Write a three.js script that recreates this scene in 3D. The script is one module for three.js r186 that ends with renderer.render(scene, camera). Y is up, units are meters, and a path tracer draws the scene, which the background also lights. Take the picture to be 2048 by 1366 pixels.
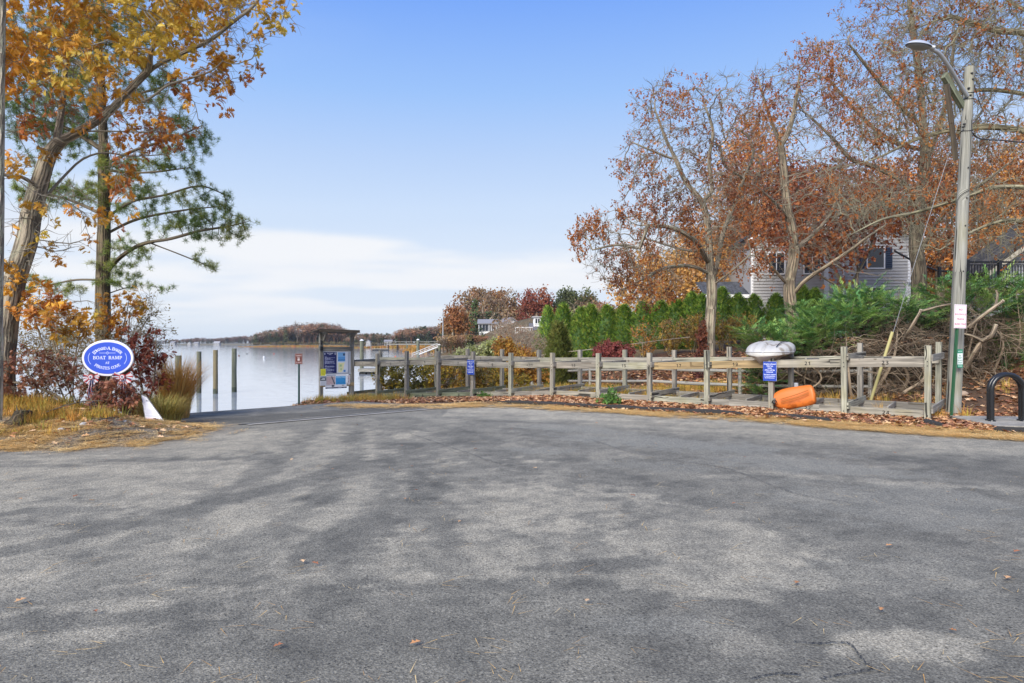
import * as THREE from 'three';
import { RoundedBoxGeometry } from 'three/addons/geometries/RoundedBoxGeometry.js';
import { mergeGeometries } from 'three/addons/utils/BufferGeometryUtils.js';

// ------------------------------------------------------------------ camera, sky, sun, exposure
const scene = new THREE.Scene();
const F = 1365, EYE = 1.6, HOR = 685;                       // focal length and horizon line in photograph pixels, eye height in metres
const camera = new THREE.PerspectiveCamera(53.16, 1.5, 0.1, 9000);
camera.position.set(0, EYE, 0);
camera.rotation.set(2 / 1365, 0, 0);
scene.add(camera);
const renderer = new THREE.WebGLRenderer({ antialias: true });
renderer.setSize(1024, 683);
renderer.toneMapping = THREE.LinearToneMapping;
renderer.toneMappingExposure = 1.2;
renderer.shadowMap.enabled = true;
const sun = new THREE.DirectionalLight(new THREE.Color(1.0, 0.95, 0.87), 5.0);
sun.position.set(-22, 34, 26);
sun.target.position.set(0, 0, -15);
sun.shadow.radius = 60;
sun.castShadow = true;
Object.assign(sun.shadow.camera, { left: -60, right: 60, top: 60, bottom: -60, near: 1, far: 200 });
sun.shadow.mapSize.set(4096, 4096);
scene.add(sun, sun.target);

// ------------------------------------------------------------------ chance, noise
function rng(seed) { let a = seed >>> 0; return () => { a |= 0; a = a + 0x6D2B79F5 | 0; let t = Math.imul(a ^ a >>> 15, 1 | a); t = t + Math.imul(t ^ t >>> 7, 61 | t) ^ t; return ((t ^ t >>> 14) >>> 0) / 4294967296; }; }
const h2 = (x, y) => { let h = Math.imul(x, 374761393) + Math.imul(y, 668265263) | 0; h = Math.imul(h ^ h >>> 13, 1274126177); return ((h ^ h >>> 16) >>> 0) / 4294967296; };
function vnoise(x, y) {
  const xi = Math.floor(x), yi = Math.floor(y); let u = x - xi, v = y - yi; u = u * u * (3 - 2 * u); v = v * v * (3 - 2 * v);
  const a = h2(xi, yi), b = h2(xi + 1, yi), c = h2(xi, yi + 1), d = h2(xi + 1, yi + 1);
  return a + (b - a) * u + (c - a) * v + (a - b - c + d) * u * v;
}
const fbm = (x, y, o = 4) => { let s = 0, a = 0.5, n = 0; for (let i = 0; i < o; i++) { s += a * vnoise(x + i * 17.3, y - i * 9.1); n += a; x *= 2.03; y *= 2.03; a *= 0.5; } return s / n; };
function tnoise(x, y, p) {                                     // noise that tiles with period p
  const m = (k) => ((k % p) + p) % p, xi = Math.floor(x), yi = Math.floor(y); let u = x - xi, v = y - yi; u = u * u * (3 - 2 * u); v = v * v * (3 - 2 * v);
  const a = h2(m(xi), m(yi)), b = h2(m(xi + 1), m(yi)), c = h2(m(xi), m(yi + 1)), d = h2(m(xi + 1), m(yi + 1));
  return a + (b - a) * u + (c - a) * v + (a - b - c + d) * u * v;
}
const tfbm = (u, v, p, o = 4) => { let s = 0, a = 0.5, n = 0; for (let i = 0; i < o; i++) { s += a * tnoise(u * p + 31 * i, v * p + 57 * i, p); n += a; p *= 2; a *= 0.55; } return s / n; };
const clamp = (x, a, b) => Math.min(b, Math.max(a, x)), lerp = (a, b, t) => a + (b - a) * t;
const sst = (a, b, x) => { const t = clamp((x - a) / (b - a), 0, 1); return t * t * (3 - 2 * t); };
const V = (x, y, z) => new THREE.Vector3(x, y, z);
const W = (px, py, D) => V((px - 1024) / F * D, EYE + (HOR - py) / F * D, -D);   // a point seen at a photograph pixel, D metres away
const lin = (r, g, b) => new THREE.Color().setRGB(r, g, b);
const s2l = (c) => c <= 0.04045 ? c / 12.92 : Math.pow((c + 0.055) / 1.055, 2.4);
const hexl = (r, g, b) => [s2l(r / 255), s2l(g / 255), s2l(b / 255)];

// ------------------------------------------------------------------ sky
{
  const w = 2048, h = 1024, data = new Float32Array(w * h * 4);
  const stops = [[-90, 150, 160, 170], [-3, 205, 216, 228], [0, 219, 231, 244], [2, 226, 236, 248], [5, 222, 234, 250], [8, 214, 230, 251], [11, 205, 225, 252], [15, 187, 213, 251], [20, 158, 197, 252], [27, 123, 170, 250], [40, 112, 158, 246], [60, 108, 154, 242], [90, 106, 152, 240]]
    .map(([e, r, g, b]) => [e, ...hexl(r, g, b)]);
  for (let j = 0; j < h; j++) {
    const el = ((j + 0.5) / h - 0.5) * 180;
    let k = 0; while (k < stops.length - 2 && el > stops[k + 1][0]) k++;
    const A = stops[k], B = stops[k + 1], t = clamp((el - A[0]) / (B[0] - A[0]), 0, 1);
    for (let i = 0; i < w; i++) {
      const az = ((i + 0.5) / w - 0.5) * 2 * Math.PI, y = Math.sin(el * Math.PI / 180), c = Math.cos(el * Math.PI / 180), dx = c * Math.cos(az), dz = c * Math.sin(az);
      let r = lerp(A[1], B[1], t), g = lerp(A[2], B[2], t), b = lerp(A[3], B[3], t);
      if (el > -2) {
        const q = 1 / (Math.max(y, 0) + 0.045);                 // streaks of thin cloud, seen on a high plane
        const n = fbm(dx * q * 0.62 + 3.1, dz * q * 0.9 + 7.7, 6), n2 = fbm(dx * q * 0.28 + 9, dz * q * 0.31 + 2, 4);
        let cl = sst(0.40, 0.64, n * 0.72 + n2 * 0.35) * sst(0.5, 4, el) * (1 - 0.9 * sst(8.5, 18, el));
        cl = cl * 0.88 + 0.06 * sst(0.4, 0.7, n2);
        const C = hexl(246, 248, 252);
        r = lerp(r, C[0], cl); g = lerp(g, C[1], cl); b = lerp(b, C[2], cl);
        const lo = 0.05 * (fbm(dx * q * 0.5 + 40, dz * q * 1.1 + 3, 4) - 0.5) * sst(-1, 4, el) * (1 - sst(9, 14, el));
        r += lo; g += lo * 0.8; b += lo * 0.4;
      }
      const o = (j * w + i) * 4; data[o] = r / 1.2; data[o + 1] = g / 1.2; data[o + 2] = b / 1.2; data[o + 3] = 1;
    }
  }
  const sky = new THREE.DataTexture(data, w, h, THREE.RGBAFormat, THREE.FloatType);
  sky.mapping = THREE.EquirectangularReflectionMapping; sky.magFilter = THREE.LinearFilter; sky.minFilter = THREE.LinearFilter; sky.needsUpdate = true;
  scene.background = sky; scene.environment = sky;
  scene.backgroundIntensity = 1.0; scene.environmentIntensity = 1.0;
}
scene.fog = new THREE.FogExp2(0xe6edf6, 0.00014);

// ------------------------------------------------------------------ things, parts
const taken = new Map();
function numbered(name) { const n = taken.get(name) ?? 0; taken.set(name, n + 1); return n ? name + '_' + String(n).padStart(3, '0') : name; }
function tag(o, label, category, group, kind) { if (label) o.userData.label = label; if (category) o.userData.category = category; if (group) o.userData.group = group; if (kind) o.userData.kind = kind; return o; }
function thing(name, label, category, p = [0, 0, 0], turn = 0, group) {
  const o = new THREE.Group(); o.name = numbered(name); o.position.set(...(p.isVector3 ? p.toArray() : p)); o.rotation.y = turn; scene.add(o); return tag(o, label, category, group);
}
function part(name, geo, mat, parent, p, rot) { const m = new THREE.Mesh(geo, mat); m.name = name; if (p) m.position.set(...p); if (rot) m.rotation.set(...rot); parent.add(m); return m; }
function lone(name, geo, mat, label, category, group, kind) { const m = new THREE.Mesh(geo, mat); m.name = numbered(name); scene.add(m); return tag(m, label, category, group, kind); }
function struct(name, geo, mat) { const m = new THREE.Mesh(geo, mat); m.name = name; m.userData.kind = 'structure'; scene.add(m); return m; }
function copyOf(o, label, p, turn = 0, s) {
  const c = o.clone(); c.name = numbered(o.name.replace(/_\d{3}$/, '')); scene.add(c); c.position.copy(p.isVector3 ? p : V(...p)); c.rotation.y = turn;
  if (s) c.scale.set(...s); if (label) c.userData.label = label; return c;
}

// ------------------------------------------------------------------ geometry builder
class MB {
  constructor() { this.p = []; this.n = []; this.u = []; this.c = []; this.i = []; }
  get count() { return this.p.length / 3; }
  vert(x, y, z, nx, ny, nz, u, v, c) { this.p.push(x, y, z); this.n.push(nx, ny, nz); this.u.push(u, v); this.c.push(c[0], c[1], c[2]); return this.p.length / 3 - 1; }
  tri(a, b, c, col, uvs) {                                       // three Vector3
    const nx = (b.y - a.y) * (c.z - a.z) - (b.z - a.z) * (c.y - a.y), ny = (b.z - a.z) * (c.x - a.x) - (b.x - a.x) * (c.z - a.z), nz = (b.x - a.x) * (c.y - a.y) - (b.y - a.y) * (c.x - a.x);
    const l = Math.hypot(nx, ny, nz) || 1, k = this.count;
    for (const q of [a, b, c]) this.vert(q.x, q.y, q.z, nx / l, ny / l, nz / l, q.x, q.y, col);
    this.i.push(k, k + 1, k + 2);
  }
  quad(a, b, c, d, col) { this.tri(a, b, c, col); this.tri(a, c, d, col); }
  add(geo, m4, col = [1, 1, 1]) {
    const g = geo.index ? geo : geo, P = g.attributes.position, N = g.attributes.normal, U = g.attributes.uv, C = g.attributes.color, k = this.count, v = V(0, 0, 0), nm = new THREE.Matrix3();
    if (m4) nm.getNormalMatrix(m4);
    for (let i = 0; i < P.count; i++) {
      v.fromBufferAttribute(P, i); if (m4) v.applyMatrix4(m4); this.p.push(v.x, v.y, v.z);
      v.fromBufferAttribute(N, i); if (m4) v.applyMatrix3(nm).normalize(); this.n.push(v.x, v.y, v.z);
      if (U) this.u.push(U.getX(i), U.getY(i)); else this.u.push(0, 0);
      if (C) this.c.push(C.getX(i) * col[0], C.getY(i) * col[1], C.getZ(i) * col[2]); else this.c.push(...col);
    }
    if (g.index) for (let i = 0; i < g.index.count; i++) this.i.push(g.index.getX(i) + k); else for (let i = 0; i < P.count; i++) this.i.push(i + k);
    return this;
  }
  tube(pts, rad, sides, col = [1, 1, 1], vs = 1, wob = 0, cap = false) {
    const n = pts.length; if (n < 2) return this;
    const T = V(0, 0, 0), A = V(0, 0, 0), B = V(0, 0, 0), k = this.count; let len = 0;
    T.subVectors(pts[1], pts[0]).normalize(); A.set(1, 0, 0); if (Math.abs(T.x) > 0.9) A.set(0, 0, 1); A.addScaledVector(T, -A.dot(T)).normalize();
    for (let i = 0; i < n; i++) {
      if (i) len += pts[i].distanceTo(pts[i - 1]);
      T.subVectors(pts[Math.min(n - 1, i + 1)], pts[Math.max(0, i - 1)]).normalize(); A.addScaledVector(T, -A.dot(T)).normalize(); B.crossVectors(T, A);
      const r = typeof rad === 'number' ? rad : rad[i];
      for (let s = 0; s <= sides; s++) {
        const a = s / sides * 2 * Math.PI, ca = Math.cos(a), sa = Math.sin(a), nx = A.x * ca + B.x * sa, ny = A.y * ca + B.y * sa, nz = A.z * ca + B.z * sa;
        const R = wob ? r * (1 + wob * (vnoise((s % sides) * 1.7 + pts[i].x * 0.3, len * 2.3 + pts[0].z) - 0.5)) : r;
        this.vert(pts[i].x + nx * R, pts[i].y + ny * R, pts[i].z + nz * R, nx, ny, nz, s / sides * Math.max(1, Math.round(r * 6.28 / 0.5)), len * vs, col);
      }
    }
    for (let i = 0; i < n - 1; i++) for (let s = 0; s < sides; s++) { const a = k + i * (sides + 1) + s, b = a + sides + 1; this.i.push(a, a + 1, b, a + 1, b + 1, b); }
    if (cap) for (const e of [0, n - 1]) { const c = this.vert(pts[e].x, pts[e].y, pts[e].z, ...(e ? T : T.clone().negate()).toArray(), 0.5, 0.5, col); for (let s = 0; s < sides; s++) { const a = k + e * (sides + 1) + s; e ? this.i.push(c, a, a + 1) : this.i.push(c, a + 1, a); } }
    return this;
  }
  build() {
    const g = new THREE.BufferGeometry();
    g.setAttribute('position', new THREE.Float32BufferAttribute(this.p, 3)); g.setAttribute('normal', new THREE.Float32BufferAttribute(this.n, 3));
    g.setAttribute('uv', new THREE.Float32BufferAttribute(this.u, 2)); g.setAttribute('color', new THREE.Float32BufferAttribute(this.c, 3)); g.setIndex(this.i); return g;
  }
}
const M4 = (p, rx = 0, ry = 0, rz = 0, s = [1, 1, 1]) => new THREE.Matrix4().compose(p.isVector3 ? p : V(...p), new THREE.Quaternion().setFromEuler(new THREE.Euler(rx, ry, rz, 'YXZ')), V(...s));
const planks = new Map();
function plank(lx, ly, lz, off = 0, bev = 0.006) {                  // a board with eased edges and grain running along its longest side
  const key = [lx, ly, lz, off].map((x) => x.toFixed(3)).join(); if (planks.has(key)) return planks.get(key);
  const g = new RoundedBoxGeometry(lx, ly, lz, 1, Math.min(bev, lx / 3, ly / 3, lz / 3)), P = g.attributes.position, N = g.attributes.normal, L = [lx, ly, lz].indexOf(Math.max(lx, ly, lz)), uv = [];
  for (let i = 0; i < P.count; i++) {
    const p = [P.getX(i), P.getY(i), P.getZ(i)], n = [Math.abs(N.getX(i)), Math.abs(N.getY(i)), Math.abs(N.getZ(i))], d = n.indexOf(Math.max(...n)), o = [0, 1, 2].filter((k) => k !== d);
    if (d === L) uv.push(p[o[0]] + off, p[o[1]] * 0.2 + off); else { const a = o.find((k) => k !== L); uv.push(p[a] * 1.0 + off * 1.37 + d * 0.31, p[L] * 0.5 + off); }
  }
  g.setAttribute('uv', new THREE.Float32BufferAttribute(uv, 2)); planks.set(key, g); return g;
}

// ------------------------------------------------------------------ textures, materials
function dataTex(w, h, fn, srgb = false, rep = true) {
  const d = new Uint8Array(w * h * 4);
  for (let j = 0; j < h; j++) for (let i = 0; i < w; i++) { const c = fn(i / w, j / h, i, j), o = (j * w + i) * 4; d[o] = clamp(c[0], 0, 1) * 255; d[o + 1] = clamp(c[1], 0, 1) * 255; d[o + 2] = clamp(c[2], 0, 1) * 255; d[o + 3] = 255; }
  const t = new THREE.DataTexture(d, w, h, THREE.RGBAFormat); t.magFilter = THREE.LinearFilter; t.minFilter = THREE.LinearMipmapLinearFilter; t.generateMipmaps = true;
  if (rep) t.wrapS = t.wrapT = THREE.RepeatWrapping; if (srgb) t.colorSpace = THREE.SRGBColorSpace; t.needsUpdate = true; return t;
}
const g3 = (v) => [v, v, v];
function canvasTex(w, h, draw) { const c = document.createElement('canvas'); c.width = w; c.height = h; draw(c.getContext('2d'), w, h); const t = new THREE.CanvasTexture(c); t.colorSpace = THREE.SRGBColorSpace; t.anisotropy = 8; return t; }
const std = (o) => new THREE.MeshStandardMaterial(o);
const phys = (o) => new THREE.MeshPhysicalMaterial(o);
const grainV = (u, v) => { const a = tfbm(u * 6, v * 0.75, 8, 3), b = tnoise(u * 96, v * 6, 96), c = tnoise(u * 40 + a * 3, v * 3, 40); return a * 0.3 + b * 0.35 + c * 0.35; };
const woodTex = dataTex(256, 512, (u, v) => { const g = grainV(u, v), k = 0.62 + 0.62 * (g - 0.25), st = tfbm(u, v, 5, 3); const knot = sst(0.88, 0.94, tnoise(u * 9, v * 13, 45)); return [k * (1 - 0.12 * st) * (1 - 0.25 * knot), k * (1 - 0.1 * st) * (1 - 0.27 * knot), k * (1 - 0.09 * st) * (1 - 0.3 * knot)]; }, true);
const woodBump = dataTex(256, 512, (u, v) => g3(grainV(u, v)));
const barkV = (u, v) => { const w = tfbm(u, v, 6, 3), r = tnoise(u * 26 + w * 1.4, v * 4 + w * 0.6, 26), f = tfbm(u, v, 30, 3); return sst(0.15, 0.75, r) * 0.7 + f * 0.3; };
const barkBump = dataTex(512, 512, (u, v) => g3(barkV(u, v)));
const barkTex = dataTex(512, 512, (u, v) => { const b = barkV(u, v), l = sst(0.52, 0.68, tfbm(u + 0.3, v + 0.1, 7, 4)); const k = 0.42 + 0.55 * b; return [lerp(k, 0.80, l * 0.45), lerp(k * 0.95, 0.83, l * 0.45), lerp(k * 0.88, 0.74, l * 0.45)]; }, true);
const crackV = (u, v) => { const a = tfbm(u, v, 6, 3), c = tnoise(u * 34 + a * 1.5, v * 2.5 + a, 34), k = sst(0.70, 0.86, c), f = tnoise(u * 90, v * 5, 90); return [f * 0.5 + 0.5 * a, k]; };
const poleTex = dataTex(512, 512, (u, v) => { const [f, k] = crackV(u, v), st = sst(0.5, 0.72, tfbm(u + 0.2, v, 4, 4)); const b = (0.6 + 0.5 * f) * (1 - 0.62 * k); return [b, b * (1 - 0.01 * st), b * (0.98 - 0.06 * st)]; }, true), poleBump = dataTex(512, 512, (u, v) => { const [f, k] = crackV(u, v); return g3(f * 0.4 + 0.6 * (1 - k)); });
const M = {
  wood: std({ color: lin(0.46, 0.425, 0.36), map: woodTex, bumpMap: woodBump, bumpScale: 0.003, roughness: 0.88 }),
  woods: [[0.48, 0.435, 0.365], [0.42, 0.385, 0.325], [0.54, 0.49, 0.405], [0.44, 0.425, 0.345], [0.5, 0.44, 0.36]].map((c, i) => std({ color: lin(...c), map: i % 2 ? poleTex : woodTex, bumpMap: i % 2 ? poleBump : woodBump, bumpScale: 0.004, roughness: 0.9 })),
  woodGreen: std({ color: lin(0.33, 0.35, 0.22), map: woodTex, bumpMap: woodBump, bumpScale: 0.003, roughness: 0.9 }),
  woodNew: std({ color: lin(0.62, 0.44, 0.22), map: woodTex, bumpMap: woodBump, bumpScale: 0.002, roughness: 0.8 }),
  woodDark: std({ color: lin(0.16, 0.12, 0.08), map: woodTex, bumpMap: woodBump, bumpScale: 0.003, roughness: 0.9 }),
  pole: std({ color: lin(0.41, 0.4, 0.36), map: poleTex, bumpMap: poleBump, bumpScale: 0.012, roughness: 0.92 }),
  pile: std({ color: lin(0.26, 0.27, 0.19), map: woodTex, bumpMap: woodBump, bumpScale: 0.006, roughness: 0.92 }),
  barkOak: std({ color: lin(0.5, 0.475, 0.43), map: barkTex, bumpMap: barkBump, bumpScale: 0.02, roughness: 0.95, vertexColors: true }),
  twig: std({ color: lin(0.23, 0.205, 0.165), roughness: 0.95, vertexColors: true }),
  leaf: phys({ color: lin(1, 1, 1), roughness: 0.75, transmission: 0.45, thickness: 0, vertexColors: true, side: THREE.DoubleSide, specularIntensity: 0.5 }),
  litter: std({ color: lin(1, 1, 1), roughness: 0.85, vertexColors: true, side: THREE.DoubleSide }),
  paint: std({ color: lin(1, 1, 1), roughness: 0.5, vertexColors: true }),
  white: std({ color: lin(0.78, 0.78, 0.77), roughness: 0.5 }),
  black: std({ color: lin(0.012, 0.012, 0.014), roughness: 0.35 }),
  greenMetal: std({ color: lin(0.02, 0.10, 0.045), roughness: 0.5, metalness: 0.2 }),
  darkGreen: std({ color: lin(0.015, 0.06, 0.05), roughness: 0.5 }),
  galv: std({ color: lin(0.42, 0.44, 0.46), roughness: 0.5, metalness: 0.5 }),
  wire: std({ color: lin(0.03, 0.03, 0.03), roughness: 0.6 }),
  glassDark: std({ color: lin(0.03, 0.035, 0.045), roughness: 0.08 }),
};
// ------------------------------------------------------------------ the lie of the land; d is the distance ahead of the camera (-z)
const WATER = -1.1;
const U = [-0.70, 0.714], VV = [0.714, 0.70], P0 = [-1.18, 17.2];      // down the ramp, along its upper seam
const rampST = (x, d) => [(x - P0[0]) * U[0] + (d - P0[1]) * U[1], (x - P0[0]) * VV[0] + (d - P0[1]) * VV[1]];
const rampXZ = (s, t) => [P0[0] + s * U[0] + t * VV[0], P0[1] + s * U[1] + t * VV[1]];
function polyDist(poly, x, d) {                                        // signed distance, positive inside
  let best = 1e9, ins = false;
  for (let i = 0, j = poly.length - 1; i < poly.length; j = i++) {
    const [ax, ay] = poly[j], [bx, by] = poly[i], ex = bx - ax, ey = by - ay, t = clamp(((x - ax) * ex + (d - ay) * ey) / (ex * ex + ey * ey), 0, 1);
    best = Math.min(best, Math.hypot(x - ax - ex * t, d - ay - ey * t));
    if ((by > d) !== (ay > d) && x < (ax - bx) * (d - by) / (ay - by) + bx) ins = !ins;
  }
  return ins ? best : -best;
}
const LAND = [[-900, -60], [-900, 16], [-60, 19], [-16, 19.5], [-11.5, 18.2], [-10.5, 17.8], ...[[10.5, -6.4], [11.5, -3], [10.8, 0.3], [11.2, 2]].map(([s, t]) => rampXZ(s, t)), [-5.4, 29.3], [-2.8, 29.6], [0.2, 31.5], [0.6, 38], [-3, 52], [-9, 72], [-13.5, 100], [-12, 132], [10, 170], [60, 230], [160, 420], [900, 600], [900, -60]];
const seamL = rampXZ(0, -5.9), rl = rampXZ(15, -5.9), rr = rampXZ(15, -0.35), rm = rampXZ(1.2, -0.35);
const LOT = [[-60, 9.2], [-14, 9.9], [-7.5, 10.06], [-6.5, 10.1], [-5.57, 10.5], [-5.25, 11.3], [-5.2, 12.3], seamL, rl, rr, rm, [-1.2, 17.15], [-0.1, 17.2], [1.5, 16.2], [3.07, 15.17], [4.46, 14.3], [5.26, 13.65], [6.66, 12.7], [7.7, 12.0], [8.6, 11.5], [14, 10], [60, 8], [60, -40], [-60, -40]];
const lotIn = (x, d) => polyDist(LOT, x, d);
const RF = [8.53, 14.0], RE = [-0.773, 0.634], RN = [0.634, 0.773];    // last front post of the kayak rack, the rack's run and its back side
const rackXZ = (w, q) => [RF[0] + RE[0] * w + RN[0] * q, RF[1] + RE[1] * w + RN[1] * q];
const G0 = [6.85, 20.5];
function bankQ(x, d) {                                                // how far behind the split rail fence
  const a = (x - G0[0]) * 0.917 + (d - G0[1]) * 0.4, b = (x - RF[0]) * RN[0] + (d - RF[1]) * RN[1] - 3.9;
  return Math.min(a + 0.3, Math.max(b, -8)) ;
}
function smin(a, b, k) { const h = clamp(0.5 + 0.5 * (b - a) / k, 0, 1); return lerp(b, a, h) - k * h * (1 - h); }
function rampH(s) { return s < 0 ? 0 : s < 4.5 ? -0.03 * s : -0.135 - 0.15 * (s - 4.5) - 0.01 * Math.min(0.6, s - 4.5); }
function baseH(x, d) {
  const [s, t] = rampST(x, d);
  let h = s > 0 ? -0.056 * Math.min(s, 16) * sst(0, 2, s + 0.4) : 0;
  const q = bankQ(x, d);
  let b = 1.2 * sst(0.1, 6, q) + 0.5 * sst(6, 20, q);
  if (q > 0) h = lerp(h, Math.max(h, 0) * 0.2, sst(0, 5, q));
  if (x > 7.5) b = Math.max(b, 1.7 * sst(2.6, 11, (x - RF[0]) * RN[0] + (d - RF[1]) * RN[1]) * sst(7.5, 10.5, x));
  h += b;
  if (d > 48) h += 3.6 * sst(55, 95, d) * sst(-14, 6, x) + 7 * sst(100, 260, d) * sst(0, 90, x);
  h += 4 * sst(30, 60, d) * sst(24, 60, x) + 2.2 * sst(26, 36, d) * sst(20, 30, x);
  // the raised verge on the left
  const mm = sst(0.0, 3.2, -lotIn(x, d)) * (x < -2 && s < 13 && t < -3 ? 1 : 0) * sst(-1.5, -4.4, t + 1.2);
  h = Math.max(h, lerp(h, 0.42 + 0.1 * fbm(x * 0.7, d * 0.7, 3), mm));
  return h;
}
function H(x, d) {
  const [s, t] = rampST(x, d);
  let h = baseH(x, d);
  const k = sst(-6.9, -5.9, t) * (1 - sst(-0.5, 0.5, t)) * (s > 0 ? 1 : 0);
  if (k > 0) h = lerp(h, rampH(s), k);
  const sd = polyDist(LAND, x, d);
  return Math.max(smin(h, WATER + 0.42 * sd, 0.25), -4);
}
const onG = (x, d, up = 0) => V(x, H(x, d) + up, -d);
function gpx(px, py) { let D = 4; for (let i = 0; i < 4000 && EYE + (HOR - py) / F * D > H((px - 1024) / F * D, D); i++) D += 0.03; return [(px - 1024) / F * D, D]; }

const sinhGrid = (a, b, c, n, k) => { const f = (x) => Math.asinh((x - c) / k), out = []; for (let i = 0; i <= n; i++) out.push(c + k * Math.sinh(lerp(f(a), f(b), i / n))); return out; };
function sheet(xs, ds, hfn, cfn, keep) {
  const nx = xs.length, nd = ds.length, p = new Float32Array(nx * nd * 3), c = new Float32Array(nx * nd * 3), uv = new Float32Array(nx * nd * 2), ix = [], ok = new Uint8Array(nx * nd).fill(1);
  for (let j = 0; j < nd; j++) for (let i = 0; i < nx; i++) { const k = j * nx + i, x = xs[i], d = ds[j]; if (keep && !keep(x, d)) ok[k] = 0; const h = hfn(x, d); p.set([x, h, -d], k * 3); c.set(ok[k] ? cfn(x, d, h) : [0, 0, 0], k * 3); uv.set([x, d], k * 2); }
  for (let j = 0; j < nd - 1; j++) for (let i = 0; i < nx - 1; i++) { const a = j * nx + i, b = a + 1, e = a + nx, f = e + 1; if (ok[a] || ok[b] || ok[e] || ok[f]) ix.push(a, b, f, a, f, e); }
  const g = new THREE.BufferGeometry(); g.setAttribute('position', new THREE.BufferAttribute(p, 3)); g.setAttribute('color', new THREE.BufferAttribute(c, 3)); g.setAttribute('uv', new THREE.BufferAttribute(uv, 2)); g.setIndex(ix); g.computeVertexNormals(); return g;
}
// soil: leaf-strewn earth, needle mulch by the pavement, sand on the left verge
const soilTex = dataTex(512, 512, (u, v) => { const a = tfbm(u, v, 40, 4), b = tnoise(u * 180, v * 180, 180); const k = 0.76 + 0.5 * (a - 0.5) + 0.45 * (b - 0.5); return [k, k * 0.98, k * 0.95]; }, true);
soilTex.repeat.set(0.6, 0.6);
const soilBump = dataTex(512, 512, (u, v) => g3(tfbm(u, v, 40, 4) * 0.6 + 0.4 * tnoise(u * 150, v * 150, 150))); soilBump.repeat.set(0.6, 0.6);
function soilC(x, d, h) {
  const A = lotIn(x, d), n = fbm(x * 0.9, d * 0.9, 4), n2 = fbm(x * 2.7 + 9, d * 2.7, 3), [s, t] = rampST(x, d);
  const leaf = [0.27, 0.125, 0.05], needle = [0.56, 0.36, 0.12], sand = [0.3, 0.27, 0.22], earth = [0.11, 0.08, 0.055], grass = [0.19, 0.17, 0.06];
  const mix = (a, b, k) => [lerp(a[0], b[0], k), lerp(a[1], b[1], k), lerp(a[2], b[2], k)];
  let c = mix(leaf, earth, sst(0.35, 0.7, n));
  const left = x < -3 && t < -2;
  if (left) c = mix(mix(sand, needle, sst(0.4, 0.62, n2)), earth, sst(0.56, 0.75, n) * 0.7);
  else if (d > 32) c = mix(c, grass, 0.5);
  const edge = (1 - sst(0.35, 1.0, -A + (n2 - 0.5) * 0.7)) * (left ? (x > -5 ? 0.2 : 0.8) : 1);
  c = mix(c, needle, edge * (0.35 + 0.6 * sst(0.35, 0.6, n2)));
  if (h < WATER + 0.25) c = mix(c, [0.2, 0.17, 0.12], 0.8);
  return c;
}
const groundH = (x, d) => { const A = lotIn(x, d) + 0.32 + (fbm(x * 1.6, d * 1.6, 3) - 0.5) * 0.7 + (fbm(x * 0.5 + 5, d * 0.5, 2) - 0.5) * 0.5 + (fbm(x * 6, d * 6, 2) - 0.5) * 0.12; return H(x, d) + clamp(-A * 0.05, -0.06, 0.014) + 0.02 * (fbm(x * 3, d * 3, 3) - 0.5); };
M.soil = std({ color: lin(1, 1, 1), map: soilTex, bumpMap: soilBump, bumpScale: 0.03, roughness: 0.97, vertexColors: true });
struct('ground', sheet(sinhGrid(-900, 900, -1, 360, 6), sinhGrid(-50, 600, 15, 300, 5), groundH, soilC), M.soil);

// asphalt: large worn and damp areas in the vertex colours, the aggregate in the textures
const SP = [];
{ const r = rng(5); for (let i = 0; i < 14000; i++) SP.push([r(), r(), 0.0011 + 0.0026 * r() * r(), r()]); }
const aspRes = 1024, aspField = new Float32Array(aspRes * aspRes).fill(0.5);
for (const [u, v, r, t] of SP) { const R = r * aspRes; for (let j = Math.floor(v * aspRes - R); j <= v * aspRes + R; j++) for (let i = Math.floor(u * aspRes - R); i <= u * aspRes + R; i++) if (Math.hypot(i - u * aspRes, j - v * aspRes) <= R) aspField[(((j % aspRes) + aspRes) % aspRes) * aspRes + ((i % aspRes) + aspRes) % aspRes] = t; }
const aspTex = dataTex(aspRes, aspRes, (u, v, i, j) => { const f = aspField[j * aspRes + i], n = tnoise(u * 512, v * 512, 512), n3 = tnoise(u * 230, v * 230, 230); const k = 0.78 + 0.62 * (f - 0.5) + 0.34 * (n - 0.5) + 0.26 * (n3 - 0.5); return [k * 1.0, k * 0.995, k * 0.99]; }, true);
aspTex.repeat.set(0.42, 0.42);
const aspBump = dataTex(aspRes, aspRes, (u, v, i, j) => g3(0.5 * aspField[j * aspRes + i] + 0.5 * tnoise(u * 400, v * 400, 400))); aspBump.repeat.set(0.42, 0.42);
const flat = (px, py) => [(px - 1024) / F * EYE * F / (py - HOR), EYE * F / (py - HOR)];
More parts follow.
